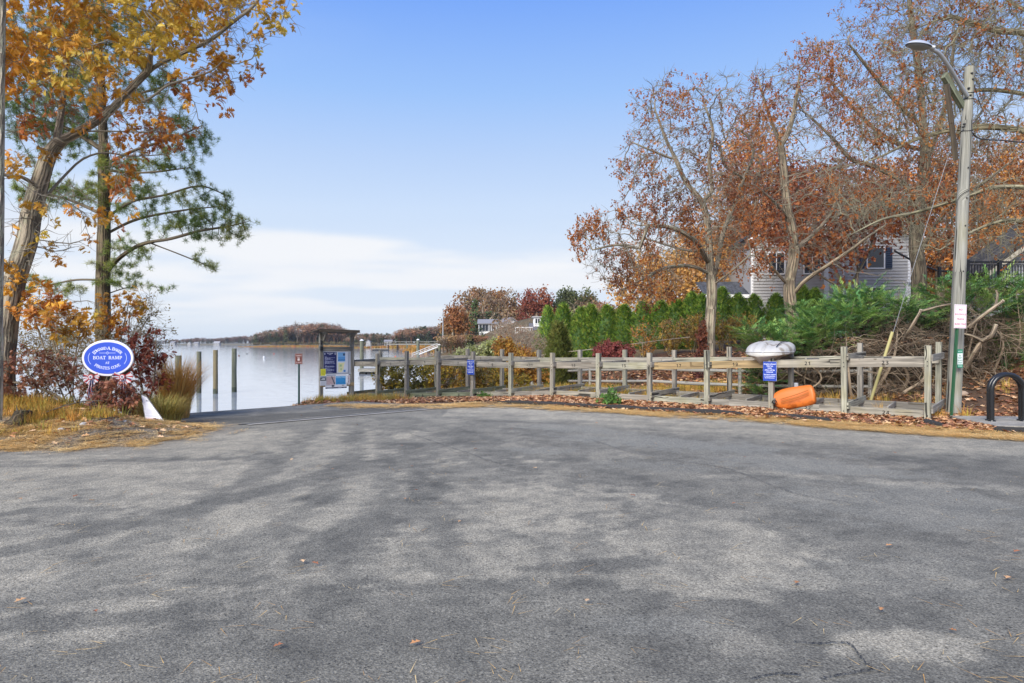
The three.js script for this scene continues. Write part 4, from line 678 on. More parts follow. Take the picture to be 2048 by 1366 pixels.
// ------------------------------------------------------------------ notice kiosk at the top of the ramp
{
  const a = [(642 - 1024) / F * 25.2, 25.2], b = [(704 - 1024) / F * 25.95, 25.95], mid = [(a[0] + b[0]) / 2, (a[1] + b[1]) / 2], turn = Math.atan2(b[1] - a[1], b[0] - a[0]), wd = Math.hypot(b[0] - a[0], b[1] - a[1]);
  const hl = H(...a), h0 = hl, t = thing('notice_kiosk', 'roofed timber notice board at the head of the boat ramp', 'notice board', [mid[0], h0, -mid[1]], turn);
  const x = wd / 2, TOP = 2.55;
  for (const s of [-1, 1]) {
    part('post', plank(0.13, 2.95, 0.13, s), M.wood, t, [s * x, 1.12, 0]);
    part('roof_bracket', plank(0.06, 0.1, 0.75, s * 2), M.wood, t, [s * (x - 0.05), TOP + 0.02, 0.1], [-0.06, 0, 0]);
    part('brace', plank(0.05, 0.36, 0.06, s * 4), M.wood, t, [s * (x - 0.05), TOP - 0.15, 0.2], [0.75, 0, 0]);
  }
  const rf = new THREE.Group(); rf.name = 'roof'; t.add(rf); rf.position.set(-0.12, TOP + 0.1, 0.1); rf.rotation.set(-0.1, 0, -0.02);
  for (let k = 0; k < 6; k++) part('board', plank(wd + 0.36, 0.035, 0.155, k * 0.7), M.woodDark, rf, [0, 0, -0.4 + k * 0.16]);
  part('eave_board', plank(wd + 0.34, 0.07, 0.03, 3), M.woodDark, rf, [0, -0.055, 0.48]);
  part('cross_board', plank(wd, 0.15, 0.04, 5), M.wood, t, [0, 2.0, 0.05]);
  part('cross_board', plank(wd + 0.12, 0.13, 0.04, 6), M.woodNew, t, [0, 0.66, 0.06]);
  part('back_panel', panelGeo(wd - 0.14, 0.86, 0.012), std({ color: lin(0.5, 0.52, 0.56), roughness: 0.6 }), t, [0, 1.47, 0.04]);
  const rules = canvasTex(256, 384, (c, w, h) => {
    c.fillStyle = '#20275f'; c.fillRect(0, 0, w, h); c.fillStyle = '#dfe4f5'; c.beginPath(); c.ellipse(232, 30, 15, 18, 0, 0, 7); c.fill(); c.beginPath(); c.ellipse(24, 32, 10, 16, 0, 0, 7); c.fill(); c.fillStyle = '#20275f'; c.beginPath(); c.ellipse(232, 30, 8, 10, 0, 0, 7); c.fill();
    c.fillStyle = '#eef1fb'; c.font = `bold 22px ${sans}`; c.textAlign = 'center'; c.fillText('BOAT RAMP', 128, 30); c.font = `bold 16px ${sans}`; c.fillText('RULES', 128, 50);
    const r = rng(4); c.fillStyle = '#c9cfe8'; for (let y = 74; y < 372; y += 9) { if (r() < 0.28) continue; const n = 1 + Math.floor(r() * 6); let X = 22; for (let k = 0; k < n; k++) { const l = 10 + r() * 40; if (X + l > 236) break; c.fillRect(X, y, l, 4); X += l + 6; } }
  });
  const mapT = canvasTex(256, 384, (c, w, h) => {
    c.fillStyle = '#d7dbe4'; c.fillRect(0, 0, w, h); c.fillStyle = '#7fb4e2'; c.fillRect(20, 6, 170, 170); c.fillStyle = '#5b9bd6'; c.fillRect(20, 90, 170, 80); c.fillStyle = '#27496b'; for (let i = 0; i < 26; i++) c.fillRect(24 + i * 6.3, 140 + 7 * Math.sin(i), 4, 12); c.fillStyle = '#1c2d55'; c.beginPath(); c.moveTo(140, 26); c.lineTo(184, 26); c.lineTo(180, 62); c.lineTo(162, 74); c.lineTo(144, 62); c.fill();
    c.fillStyle = '#e8e2ac'; c.beginPath(); c.moveTo(28, 196); c.lineTo(150, 200); c.lineTo(180, 186); c.lineTo(160, 250); c.lineTo(150, 320); c.lineTo(110, 372); c.lineTo(30, 376); c.fill(); c.fillStyle = '#a9c88f'; c.fillRect(60, 230, 50, 40); c.fillRect(80, 300, 30, 36); c.strokeStyle = '#7a8aa5'; c.lineWidth = 2; for (let i = 0; i < 6; i++) { c.beginPath(); c.moveTo(40 + i * 18, 200); c.lineTo(30 + i * 22, 370); c.stroke(); } c.fillStyle = '#4a86c4'; c.fillRect(150, 330, 50, 40);
  });
  const harb = canvasTex(512, 288, (c, w, h) => {
    c.fillStyle = '#e8e8ec'; c.fillRect(0, 0, w, h); c.fillStyle = '#4a5a80'; c.fillRect(24, 12, 220, 12); c.fillStyle = '#c9b2b2'; c.fillRect(12, 40, 220, 170); const r = rng(9); for (let i = 0; i < 130; i++) { const s = r(); c.fillStyle = `rgb(${150 + s * 70},${120 + s * 70},${120 + s * 65})`; c.fillRect(12 + r() * 214, 40 + r() * 160, 5 + r() * 14, 3 + r() * 5); } c.fillStyle = '#5c626e'; c.beginPath(); c.moveTo(130, 40); c.lineTo(160, 40); c.lineTo(236, 200); c.lineTo(206, 206); c.fill();
    c.fillStyle = '#3f9ad8'; c.fillRect(244, 40, 240, 170); c.fillStyle = '#86c1ea'; c.fillRect(244, 40, 240, 40); c.strokeStyle = '#1e5f93'; c.lineWidth = 4; c.beginPath(); c.moveTo(350, 50); c.lineTo(480, 120); c.stroke(); c.fillStyle = '#2a6c9f'; for (let i = 0; i < 30; i++) c.fillRect(256 + r() * 210, 150 + r() * 50, 4, 16); c.fillStyle = '#55596a'; for (let i = 0; i < 10; i++) c.fillRect(20 + i * 20, 222, 14, 7); c.fillStyle = '#3a3f4d'; c.fillRect(150, 216, 60, 36); c.fillRect(390, 222, 60, 12); c.fillStyle = '#2a3154'; c.fillRect(0, 262, w, 26); c.fillStyle = '#d8dcea'; c.fillRect(40, 270, 110, 8); c.fillRect(300, 270, 90, 8); c.fillRect(440, 268, 16, 12);
  });
  const yel = canvasTex(64, 96, (c, w, h) => { c.fillStyle = '#e9e33f'; c.fillRect(0, 0, w, h); c.fillStyle = '#a8a23a'; for (let y = 24; y < 86; y += 9) c.fillRect(8, y, 46, 3); });
  const bw = canvasTex(128, 160, (c, w, h) => { c.fillStyle = '#d9dbe0'; c.fillRect(0, 0, w, h); c.fillStyle = '#4a5158'; c.fillRect(4, 8, 120, 74); c.fillStyle = '#9aa3ab'; c.fillRect(4, 8, 120, 24); c.fillStyle = '#e4e6e8'; c.beginPath(); c.moveTo(14, 62); c.lineTo(60, 40); c.lineTo(104, 44); c.lineTo(100, 64); c.fill(); c.fillStyle = '#a9adb6'; for (let y = 96; y < 150; y += 10) c.fillRect(12, y, 100, 3); });
  const paper = canvasTex(48, 192, (c, w, h) => { c.fillStyle = '#dcd6da'; c.fillRect(0, 0, w, h); c.fillStyle = '#8a8690'; for (let y = 18; y < 180; y += 12) c.fillRect(6, y, 34, 4); c.fillStyle = '#b45050'; c.fillRect(10, 60, 18, 8); c.fillRect(10, 130, 16, 8); });
  const poster = (name, w, h, tex, p) => { part(name, new THREE.BoxGeometry(w, h, 0.008), [M.white, M.white, M.white, M.white, printOn(tex, 0.4), M.white], t, p); };
  poster('rules_poster', 0.5, 0.78, rules, [-0.285, 1.49, 0.058]); poster('map_poster', 0.44, 0.78, mapT, [0.205, 1.49, 0.058]);
  poster('harbour_poster', 0.84, 0.53, harb, [-0.06, 0.79, 0.092]); poster('yellow_paper', 0.19, 0.27, yel, [-0.56, 1.13, 0.075]); poster('photo_notice', 0.25, 0.36, bw, [-0.57, 0.83, 0.1]); poster('paper_notice', 0.11, 0.36, paper, [0.44, 0.83, 0.085]);
  part('box', new RoundedBoxGeometry(0.11, 0.16, 0.1, 1, 0.01), M.black, t, [-x - 0.03, 2.02, 0.1]); part('box_hood', new RoundedBoxGeometry(0.06, 0.16, 0.06, 1, 0.01), M.black, t, [-x - 0.03, 2.24, 0.1]);
}

// ------------------------------------------------------------------ oval sign with its rosettes
{
  const D = 12.6, c0 = W(216.5, 716, D), base = onG(c0.x, D), turn = 0.12, t = thing('oval_sign', 'blue and white oval boat ramp sign on a short dark timber post', 'sign', base, turn);
  const cy = c0.y - base.y, rx = 0.448, ry = 0.335;
  const oval = (a, b, d, bev) => { const s = new THREE.Shape(); s.absellipse(0, 0, a - bev, b - bev, 0, Math.PI * 2); const g = new THREE.ExtrudeGeometry(s, { depth: d - 2 * bev, bevelEnabled: true, bevelSize: bev, bevelThickness: bev, bevelSegments: 2, curveSegments: 64 }); g.translate(0, 0, -d / 2 + bev); return g; };
  part('rim', oval(rx, ry, 0.05, 0.012), std({ color: lin(0.74, 0.72, 0.76), roughness: 0.45 }), t, [0, cy, 0]);
  const tex = canvasTex(1024, 768, (c, w, h) => {
    c.fillStyle = '#2c50c4'; c.fillRect(0, 0, w, h); c.fillStyle = '#f3f4fa'; c.strokeStyle = '#e6eaf8'; c.textAlign = 'center'; c.textBaseline = 'middle';
    const arc = (s, size, R1, R2, mid, spread, flip) => { const n = s.length, wd = []; c.font = `${size}px ${serif}`; let tot = 0; for (const ch of s) { const m = c.measureText(ch).width + size * 0.1; wd.push(m); tot += m; } let run = 0; for (let i = 0; i < n; i++) { const f = (run + wd[i] / 2) / tot - 0.5; run += wd[i]; const a = mid + f * spread * (flip ? -1 : 1), X = w / 2 + R1 * Math.cos(a), Y = h / 2 + R2 * Math.sin(a); const tx = -R1 * Math.sin(a), ty = R2 * Math.cos(a); c.save(); c.translate(X, Y); c.rotate(Math.atan2(ty, tx) + (flip ? Math.PI : 0)); c.font = `${/[EABK]/.test(s[i]) && (i === 0 || s[i - 1] === ' ') ? size * 1.16 : size}px ${serif}`; c.fillText(s[i], 0, 0); c.restore(); } };
    arc('EDWARD A. BAKER', 92, 345, 238, -Math.PI / 2, 2.15, false); arc('PIRATES COVE', 92, 352, 244, Math.PI / 2, 1.75, true);
    c.font = `108px ${serif}`; c.fillText('BOAT  RAMP', w / 2, h / 2 - 8, 640); c.font = `70px ${serif}`; c.fillText('AT', w / 2, h / 2 + 116);
    c.lineWidth = 7; c.beginPath(); c.moveTo(w / 2 - 180, 262); c.lineTo(w / 2 - 32, 262); c.moveTo(w / 2 + 32, 262); c.lineTo(w / 2 + 180, 262); c.stroke(); c.beginPath(); c.moveTo(w / 2 - 30, 262); c.lineTo(w / 2, 230); c.lineTo(w / 2 + 30, 262); c.lineTo(w / 2, 294); c.closePath(); c.stroke();
    for (const s of [-1, 1]) { c.beginPath(); c.ellipse(w / 2, h / 2, 418, 292, 0, s < 0 ? Math.PI - 0.52 : -0.14 * 3, s < 0 ? Math.PI + 0.42 : 0.52); c.stroke(); }
  });
  const face = oval(rx - 0.042, ry - 0.042, 0.02, 0.003), P = face.attributes.position, U2 = face.attributes.uv; for (let i = 0; i < P.count; i++) U2.setXY(i, P.getX(i) / (2 * (rx - 0.042)) + 0.5, P.getY(i) / (2 * (ry - 0.042)) + 0.5);
  part('face', face, std({ map: tex, roughness: 0.4 }), t, [0, cy, 0.02]);
  part('post', plank(0.15, 1.5, 0.13, 2), M.woodDark, t, [-0.27, 0.42, -0.1]); part('post', plank(0.12, 1.5, 0.1, 4), M.woodDark, t, [0.27, 0.42, -0.1]);
  const stripes = (mb, o, a, L, w0, w1, cols) => { const d = V(Math.cos(a), Math.sin(a), 0.15), s = V(-Math.sin(a), Math.cos(a), 0); const n = cols.length; for (let k = 0; k < n; k++) { const f0 = k / n - 0.5, f1 = (k + 1) / n - 0.5, q = (f, l, w) => o.clone().addScaledVector(d, l).addScaledVector(s, f * w).add(V(0, 0, 0.02 * Math.sin(f * 6))); mb.quad(q(f0, 0.02, w0), q(f0, L, w1), q(f1, L, w1), q(f1, 0.02, w0), cols[k]); } };
  const rd = hexl(160, 52, 50), wt = hexl(196, 190, 196), nv = hexl(38, 44, 84);
  for (const [sx, lab, dx] of [[-0.27, 'striped bunting rosette hanging below the left side of the oval sign', 0], [0.275, 'wider striped bunting rosette hanging below the right side of the oval sign', 0.02]]) {
    const pos = V(sx, cy - 0.345, 0.04).applyAxisAngle(V(0, 1, 0), turn).add(base), ro = thing('rosette', lab, 'rosette', pos, turn, 'striped rosettes on the oval sign');
    const fan = new MB(); for (let k = 0; k < 13; k++) { const a = -Math.PI / 2 + (k - 6) * 0.32 * (dx ? 1.05 : 1); if (Math.abs(k - 6) < 1) continue; stripes(fan, V(0, 0, 0), a, 0.13 + (dx ? 0.035 : 0) * Math.abs(Math.cos(a)) + 0.015 * (k % 2), 0.02, 0.055, [[wt, rd], [nv, wt], [rd, wt]][k % 3]); }
    part('fan', fan.build(), M.litter, ro);
    const disc = (r, z, col, name) => part(name, new THREE.CylinderGeometry(r, r * 1.04, 0.012, 20).rotateX(Math.PI / 2), std({ color: lin(...col), roughness: 0.6 }), ro, [0, 0, z]);
    disc(0.052, 0.03, rd, 'disc'); disc(0.036, 0.037, wt, 'disc'); disc(0.014, 0.043, nv, 'button');
    for (const [n, x0, x1, L] of [['ribbon', -0.02, -0.03 + dx, 0.5], ['ribbon', 0.015, 0.03 + dx * 2, 0.44]]) {
      const mb = new MB(), N = 14; const at2 = (i, f) => { const u = i / N; return V(lerp(x0, x1, u) + f * 0.055 * (1 - 0.2 * u) + 0.008 * Math.sin(u * 9), -0.03 - L * u, 0.02 + 0.02 * Math.sin(u * 8 + f * 5)); };
      const cols = [rd, wt, nv, nv, wt]; for (let i = 0; i < N; i++) for (let k = 0; k < 5; k++) mb.quad(at2(i, k / 5 - 0.5), at2(i + 1, k / 5 - 0.5), at2(i + 1, (k + 1) / 5 - 0.5), at2(i, (k + 1) / 5 - 0.5), cols[k]);
      part(n, mb.build(), M.litter, ro);
    }
  }
}
// ------------------------------------------------------------------ fallen board on the left verge
{
  const D = 12.6, [bx] = [(302 - 1024) / F * D], b = onG(bx, D), t = thing('fallen_board', 'white printed board in a black frame leaning low beside the oval sign', 'sign', b);
  const tex = canvasTex(128, 512, (c, w, h) => { c.fillStyle = '#cfd0d8'; c.fillRect(0, 0, w, h); c.fillStyle = '#9aa0ac'; for (let y = 70; y < 420; y += 18) c.fillRect(18, y, 60 + 30 * h2(y, 3), 4); c.fillStyle = '#40434c'; c.beginPath(); c.moveTo(60, 130); c.lineTo(96, 150); c.lineTo(60, 150); c.fill(); c.fillStyle = '#55585f'; c.fillRect(0, 420, w, 6); c.fillStyle = '#b06a70'; c.font = `bold 40px ${sans}`; c.fillText('COVE', 10, 480, 60); c.fillStyle = '#777b86'; c.fillText('WALK', 66, 480, 54); });
  const sh = (k) => { const c = [[0, 0], [0.33, 0.01], [-0.055, 0.47], [-0.165, 0.52]], m = c.reduce((a, q) => [a[0] + q[0] / 4, a[1] + q[1] / 4], [0, 0]), f = new THREE.Shape(); c.forEach(([x, y], n) => { const X = m[0] + (x - m[0]) * k, Y = m[1] + (y - m[1]) * k; n ? f.lineTo(X, Y) : f.moveTo(X, Y); }); return f; };
  const lean = new THREE.Group(); lean.name = 'board'; lean.position.set(-0.09, 0.0, 0); lean.rotation.set(-0.3, 0.1, 0); t.add(lean);
  part('frame', new THREE.ExtrudeGeometry(sh(1), { depth: 0.03, bevelEnabled: true, bevelSize: 0.004, bevelThickness: 0.004, bevelSegments: 1 }), M.black, lean);
  const pg = new THREE.ShapeGeometry(sh(0.86)), PP = pg.attributes.position, UU = pg.attributes.uv; for (let n = 0; n < PP.count; n++) { const v = PP.getY(n) / 0.52; UU.setXY(n, (PP.getX(n) + 0.165 * v) / (0.33 - 0.2 * v), v); } part('print', pg, printOn(tex), lean, [0, 0, 0.037]);
}
// small trail notice on a post at the water's edge
{
  const D = 16.6, b = onG(W(327, 800, D).x, D), t = thing('trail_sign', 'small white notice with a dark picture on a timber post by the tall orange grass', 'sign', b, 0.1), y = W(327, 730, D).y - b.y;
  part('post', plank(0.1, y + 0.5, 0.1, 1), M.wood, t, [0, (y) / 2 - 0.2, -0.06]);
  const tex = canvasTex(128, 224, (c, w, h) => { c.fillStyle = '#e4e2ea'; c.fillRect(0, 0, w, h); c.fillStyle = '#3c4148'; c.fillRect(14, 84, 100, 74); c.fillStyle = '#9aa2a8'; c.beginPath(); c.moveTo(30, 140); c.lineTo(90, 96); c.lineTo(108, 108); c.lineTo(60, 150); c.fill(); c.fillStyle = '#b8484c'; c.fillRect(40, 176, 60, 14); c.fillStyle = '#caa03a'; c.fillRect(14, 204, 100, 14); c.fillStyle = '#666a80'; c.fillRect(56, 28, 10, 22); });
  part('panel', panelGeo(0.18, 0.37, 0.012), M.white, t, [0, y, 0]); part('print', faceGeo(0.175, 0.365), printOn(tex), t, [0, y, 0.0085]);
}
// brown notice on a thin dark pole beside the ramp
{
  const x = -7.5, D = 24.0, b = onG(x, D), top = W(596, 708, D).y - b.y, t = thing('ramp_sign', 'brown notice on a thin dark metal pole standing before the water left of the kiosk', 'sign', b, 0.05);
  part('pole', new THREE.CylinderGeometry(0.032, 0.036, top + 0.4, 10), M.darkGreen, t, [0, (top - 0.4) / 2, -0.04]);
  const tex = canvasTex(128, 176, (c, w, h) => { c.fillStyle = '#6a2f27'; c.fillRect(0, 0, w, h); c.strokeStyle = '#d9c3bd'; c.lineWidth = 3; c.strokeRect(6, 6, w - 12, h - 12); textLines(c, [['LAUNCH', 34, 24], ['ONLY', 60, 20], ['NO PARKING', 146, 16]], w, '#e9dcd8'); c.beginPath(); c.arc(64, 100, 22, 0, 7); c.fillStyle = '#efe9e6'; c.fill(); c.strokeStyle = '#6a2f27'; c.lineWidth = 5; c.beginPath(); c.arc(64, 100, 12, 0, 7); c.stroke(); });
  part('panel', panelGeo(0.26, 0.37, 0.008), std({ color: lin(0.13, 0.03, 0.02), roughness: 0.5 }), t, [0, top - 0.17, 0]); part('print', faceGeo(0.255, 0.365), printOn(tex), t, [0, top - 0.17, 0.0065]);
}

// ------------------------------------------------------------------ utility pole, street lamp, signs beside it
{
  const D = 15.0, b = onG(W(1905, 830, D).x, D), t = thing('utility_pole', 'weathered grey wooden utility pole leaning slightly right beside the rack end', 'pole', b);
  const at = (x, y, dd = 0) => W(x, y, D + dd).sub(b), mb = new MB(), P = [at(1905, 848), at(1912, 700), at(1921, 500), at(1930, 320), at(1940, 134)], C = new THREE.CatmullRomCurve3(P);
  mb.tube(C.getPoints(30), Array.from({ length: 31 }, (_, i) => lerp(0.155, 0.098, i / 30) * (1 + 0.03 * (fbm(i * 0.4, 2, 2) - 0.5))), 18, [1, 1, 1], 0.3, 0.05, true);
  part('shaft', mb.build(), M.pole, t);
  const arm = new MB(); arm.tube(new THREE.CatmullRomCurve3([at(1935, 192, -0.1), at(1918, 165, -0.25), at(1895, 128, -0.5), at(1878, 106, -0.65), at(1860, 96, -0.75)]).getPoints(20), 0.042, 10); part('lamp_arm', arm.build(), M.galv, t);
  const beam = (n, p, q, w, h, mat) => { const d = q.clone().sub(p), L = d.length(), m = part(n, plank(w, h, L, 1), mat, t); m.position.copy(p).addScaledVector(d, 0.5); m.lookAt(m.position.clone().add(d).add(t.position)); return m; };
  beam('wooden_bracket', at(1888, 150, -0.4), at(1925, 212, 0), 0.09, 0.16, M.woodGreen); beam('wooden_brace', at(1894, 168, -0.38), at(1912, 320, -0.02), 0.09, 0.09, M.woodDark);
  const fit = new MB(); for (const [x, y] of [[1944, 146], [1946, 158], [1938, 176], [1929, 248], [1927, 254], [1941, 190]]) fit.add(new RoundedBoxGeometry(0.04, 0.035, 0.05, 1, 0.008), M4(at(x, y, -0.1), 0.3, 0.4, 0.5)); for (const y of [185, 197, 258]) { const c = C.getPoint((848 - y) / 714), rr = lerp(0.155, 0.098, (848 - y) / 714) + 0.006; const ring = Array.from({ length: 17 }, (_, i) => c.clone().add(V(Math.cos(i / 8 * Math.PI) * rr, 0.01 * Math.sin(i), Math.sin(i / 8 * Math.PI) * rr))); fit.tube(ring, 0.008, 4); }
  part('fittings', fit.build(), M.wire, t);
  const bolt = new MB(); for (const y of [390, 445, 530, 330]) { const c = C.getPoint((848 - y) / 714); bolt.add(new THREE.SphereGeometry(0.018, 6, 5), M4(c.add(V(0, 0, 0.13)))); } part('bolt', bolt.build(), M.wire, t);
  // lamp head, a thing that hangs on the arm
  const lp = W(1838, 92, D - 0.85), lamp = thing('street_lamp', 'grey cobra head street lamp on the arm at the top of the pole', 'street lamp', lp, 0.15);
  const prof = [[0, 0.085], [0.06, 0.083], [0.12, 0.07], [0.18, 0.045], [0.21, 0.015], [0.218, 0]].map(([r, y]) => new THREE.Vector2(r, y)).reverse();
  const head = new THREE.LatheGeometry(prof, 32); const hm = part('housing', head, std({ color: lin(0.48, 0.5, 0.54), roughness: 0.4, metalness: 0.3, side: THREE.DoubleSide }), lamp); hm.scale.set(1.3, 1.25, 0.85); hm.rotation.set(0.1, 0, -0.12);
  const lens = part('lens', new THREE.SphereGeometry(0.185, 28, 10, 0, 6.2832, Math.PI / 2, Math.PI / 2), std({ color: lin(0.24, 0.25, 0.26), roughness: 0.35 }), lamp, [0, -0.004, 0]); lens.scale.set(1.32, 0.28, 0.86); lens.rotation.set(0.1, 0, -0.12);
  part('neck', new MB().tube([V(0.1, 0.02, 0), V(0.22, -0.01, 0.03), V(0.3, -0.05, 0.09)], [0.06, 0.05, 0.045], 10).build(), M.galv, lamp);
  // wires
  const wires = [['thick black service cable sagging from the pole to the right edge', [[1942, 262], [1955, 275, 0.3], [1975, 279, 0.7], [2010, 281, 1.2], [2060, 286, 1.8], [2300, 292, 5]], 0.016], ['thin cable curling off the pole top to the right edge', [[1945, 152], [1970, 150, 0.5], [2010, 158, 1], [2070, 172, 2], [2300, 190, 5]], 0.007], ['looped drop wire hanging right of the pole below its top', [[1946, 160], [1958, 200, 0.1], [1965, 222, 0.15], [1956, 236, 0.1], [1943, 250]], 0.009]];
  for (const [lab, pts, r] of wires) lone('cable', new MB().tube(new THREE.CatmullRomCurve3(pts.map(([x, y, dd = 0]) => W(x, y, D + dd))).getPoints(40), r, 5).build(), M.wire, lab, 'cable', 'wires on the pole');
  // guy wire with its yellow guard
  const ga = W(1737, 806, 16.6), gb = W(1927, 215, D); ga.y = H(ga.x, 16.6) + 0.02;
  const guy = thing('guy_wire', 'taut steel guy wire running from the ground up to the pole top', 'cable', ga), dv = gb.clone().sub(ga);
  part('strand', new MB().tube([V(0, -0.1, 0), dv], 0.006, 5).build(), M.galv, guy);
  const g0 = dv.clone().multiplyScalar(0.012), g1 = dv.clone().multiplyScalar(0.272);
  const guard = part('guard', new MB().tube([g0, g1], 0.036, 10, [1, 1, 1], 1, 0, true).build(), std({ color: lin(0.5, 0.45, 0.2), roughness: 0.5 }), guy); guard.userData.label = 'long yellow plastic guy guard';
  // trash sign on a green channel post
  const Ds = 14.4, sb = onG(W(1900, 842, Ds).x, Ds), sg = thing('trash_sign', 'white and red household trash notice on a leaning green metal post', 'sign', sb), tp = W(1917, 612, Ds).sub(sb), bt = V(0, -0.3, 0);
  const dir = tp.clone().sub(bt), Lp = dir.length(), chan = part('post', new RoundedBoxGeometry(0.06, Lp, 0.035, 1, 0.005), M.greenMetal, sg); chan.position.copy(bt).addScaledVector(dir, 0.5); chan.quaternion.setFromUnitVectors(V(0, 1, 0), dir.clone().normalize());
  part('post_rib', new RoundedBoxGeometry(0.028, Lp * 0.98, 0.02, 1, 0.004), std({ color: lin(0.025, 0.09, 0.04), roughness: 0.5 }), chan, [0, 0, 0.025]);
  const tt = canvasTex(256, 448, (c, w, h) => { c.fillStyle = '#dcd9e0'; c.fillRect(0, 0, w, h); c.strokeStyle = '#b4566a'; c.lineWidth = 6; c.strokeRect(12, 12, w - 24, h - 24); textLines(c, [['NO', 96, 56], ['HOUSEHOLD', 186, 46], ['TRASH', 276, 52], ['$200 FINE', 372, 50]], w, '#a83a52'); });
  const sp = W(1917.5, 633, Ds).sub(sb), pn = part('panel', panelGeo(0.265, 0.5, 0.006), M.white, sg, [sp.x, sp.y, 0.05], [0, 0.05, -0.03]); part('print', faceGeo(0.26, 0.495), printOn(tt), pn, [0, 0, 0.0055]);
  // small green and white sign on the pole's right side
  const gt = canvasTex(128, 320, (c, w, h) => { c.fillStyle = '#e6ece8'; c.fillRect(0, 0, w, h); c.fillStyle = '#2f8d6d'; c.fillRect(0, 0, w, 68); c.fillRect(0, 262, w, 58); textLines(c, [['DO', 110, 38], ['NOT', 150, 42], ['BLOCK', 195, 36], ['RAMP', 236, 36]], w, '#2f8d6d'); textLines(c, [['NOTICE', 36, 26], ['THANKS', 292, 26]], w, '#e6ece8'); });
  const gp = W(1919.5, 717, 14.72); notice('pole_sign', 'narrow green and white notice fixed to the right side of the pole', 0.15, 0.4, gt, gp, 0.28, null, M.greenMetal);
}
// ------------------------------------------------------------------ bike rack on its concrete pad
{
  const [fx, fd] = flat(1983.5, 850), b = onG(fx, fd), pad = [];
  const t = thing('bike_rack', 'black inverted U bike rack of twin tubes on a concrete pad at right', 'bike rack', [fx, H(fx, fd) + 0.075, -fd]);
  const hoop = (dx, dz, w) => { const pts = [V(dx, 0, dz)]; for (let i = 0; i <= 16; i++) { const a = Math.PI - i / 16 * Math.PI; pts.push(V(dx + w / 2 + Math.cos(a) * w / 2, 0.6 + Math.sin(a) * w / 2 * 0.98, dz)); } pts.push(V(dx + w, 0, dz)); return new MB().tube(pts, 0.043, 12, [1, 1, 1], 1, 0, true).build(); };
  const bk = std({ color: lin(0.014, 0.015, 0.017), roughness: 0.28 });
  part('hoop', hoop(0, 0, 0.62), bk, t); part('hoop', hoop(0.03, -0.12, 0.62), bk, t);
  for (const [x, z] of [[0, 0], [0.62, 0], [0.03, -0.12], [0.65, -0.12]]) part('foot_plate', new THREE.CylinderGeometry(0.065, 0.07, 0.02, 14), bk, t, [x, 0.01, z]);
  const pg = new RoundedBoxGeometry(2.4, 0.2, 1.75, 2, 0.02); const P = pg.attributes.position, Uv = pg.attributes.uv; for (let i = 0; i < P.count; i++) Uv.setXY(i, P.getX(i) + P.getY(i), P.getZ(i));
  const pd = lone('concrete_pad', pg, M.concrete, 'pale concrete pad under the black bike rack', 'concrete pad'); pd.position.set(fx + 0.92, H(fx, fd) - 0.025, -fd - 0.02); pd.rotation.y = -0.12;
}
// white pipe behind the orange kayak
{ const D = 18.2, b = onG(W(1592, 800, D).x, D), t = thing('vent_pipe', 'short white plastic pipe standing behind the orange kayak', 'pipe', b), y = W(1592, 768, D).y - b.y; part('pipe', new THREE.CylinderGeometry(0.045, 0.045, y + 0.3, 14), M.white, t, [0, (y - 0.3) / 2, 0]); part('cap', new THREE.CylinderGeometry(0.054, 0.054, 0.1, 14), M.white, t, [0, y - 0.02, 0]); }

// ------------------------------------------------------------------ split rail fence of round rails behind the rack
{
  const t = thing('rail_fence', 'low fence of two round pale rails behind the kayak rack', 'fence', onG(G0[0], G0[1])), o = t.position, pts = [[9.6, 18.3], [6.85, 20.5], [4.6, 22.7], [3.0, 26.2], [1.9, 30], [1.0, 34]];
  const pale = std({ color: lin(0.62, 0.58, 0.5), map: woodTex, roughness: 0.85 });
  const rel = (x, y, d) => V(x, y, -d).sub(o);
  for (let i = 0; i < pts.length; i++) {
    const [x, d] = pts[i], h = H(x, d); const pm = new MB().tube([rel(x, h - 0.3, d), rel(x, h + 0.86, d)], 0.06, 9, [1, 1, 1], 0.3, 0.1, true); part('post', pm.build(), pale, t);
    if (i) { const [a, b] = pts[i - 1], h0 = H(a, b); for (const y of [0.74, 0.32]) part('rail', new MB().tube([rel(a, h0 + y, b), rel((a + x) / 2, (h + h0) / 2 + y - 0.02, (b + d) / 2), rel(x, h + y, d)], [0.045, 0.055, 0.045], 9, [1, 1, 1], 0.3, 0.15, true).build(), pale, t); }
  }
  const rope = [[1060, 717, 31], [1095, 708, 29.5], [1180, 699, 28], [1250, 690, 27.5], [1310, 682, 27], [1380, 674, 26.5]];
  lone('rope', new MB().tube(new THREE.CatmullRomCurve3(rope.map(([x, y, d]) => W(x, y, d))).getPoints(40), 0.014, 5).build(), std({ color: lin(0.4, 0.34, 0.27), roughness: 0.9 }), 'thin rope strung along the foot of the arborvitae hedge', 'rope');
}

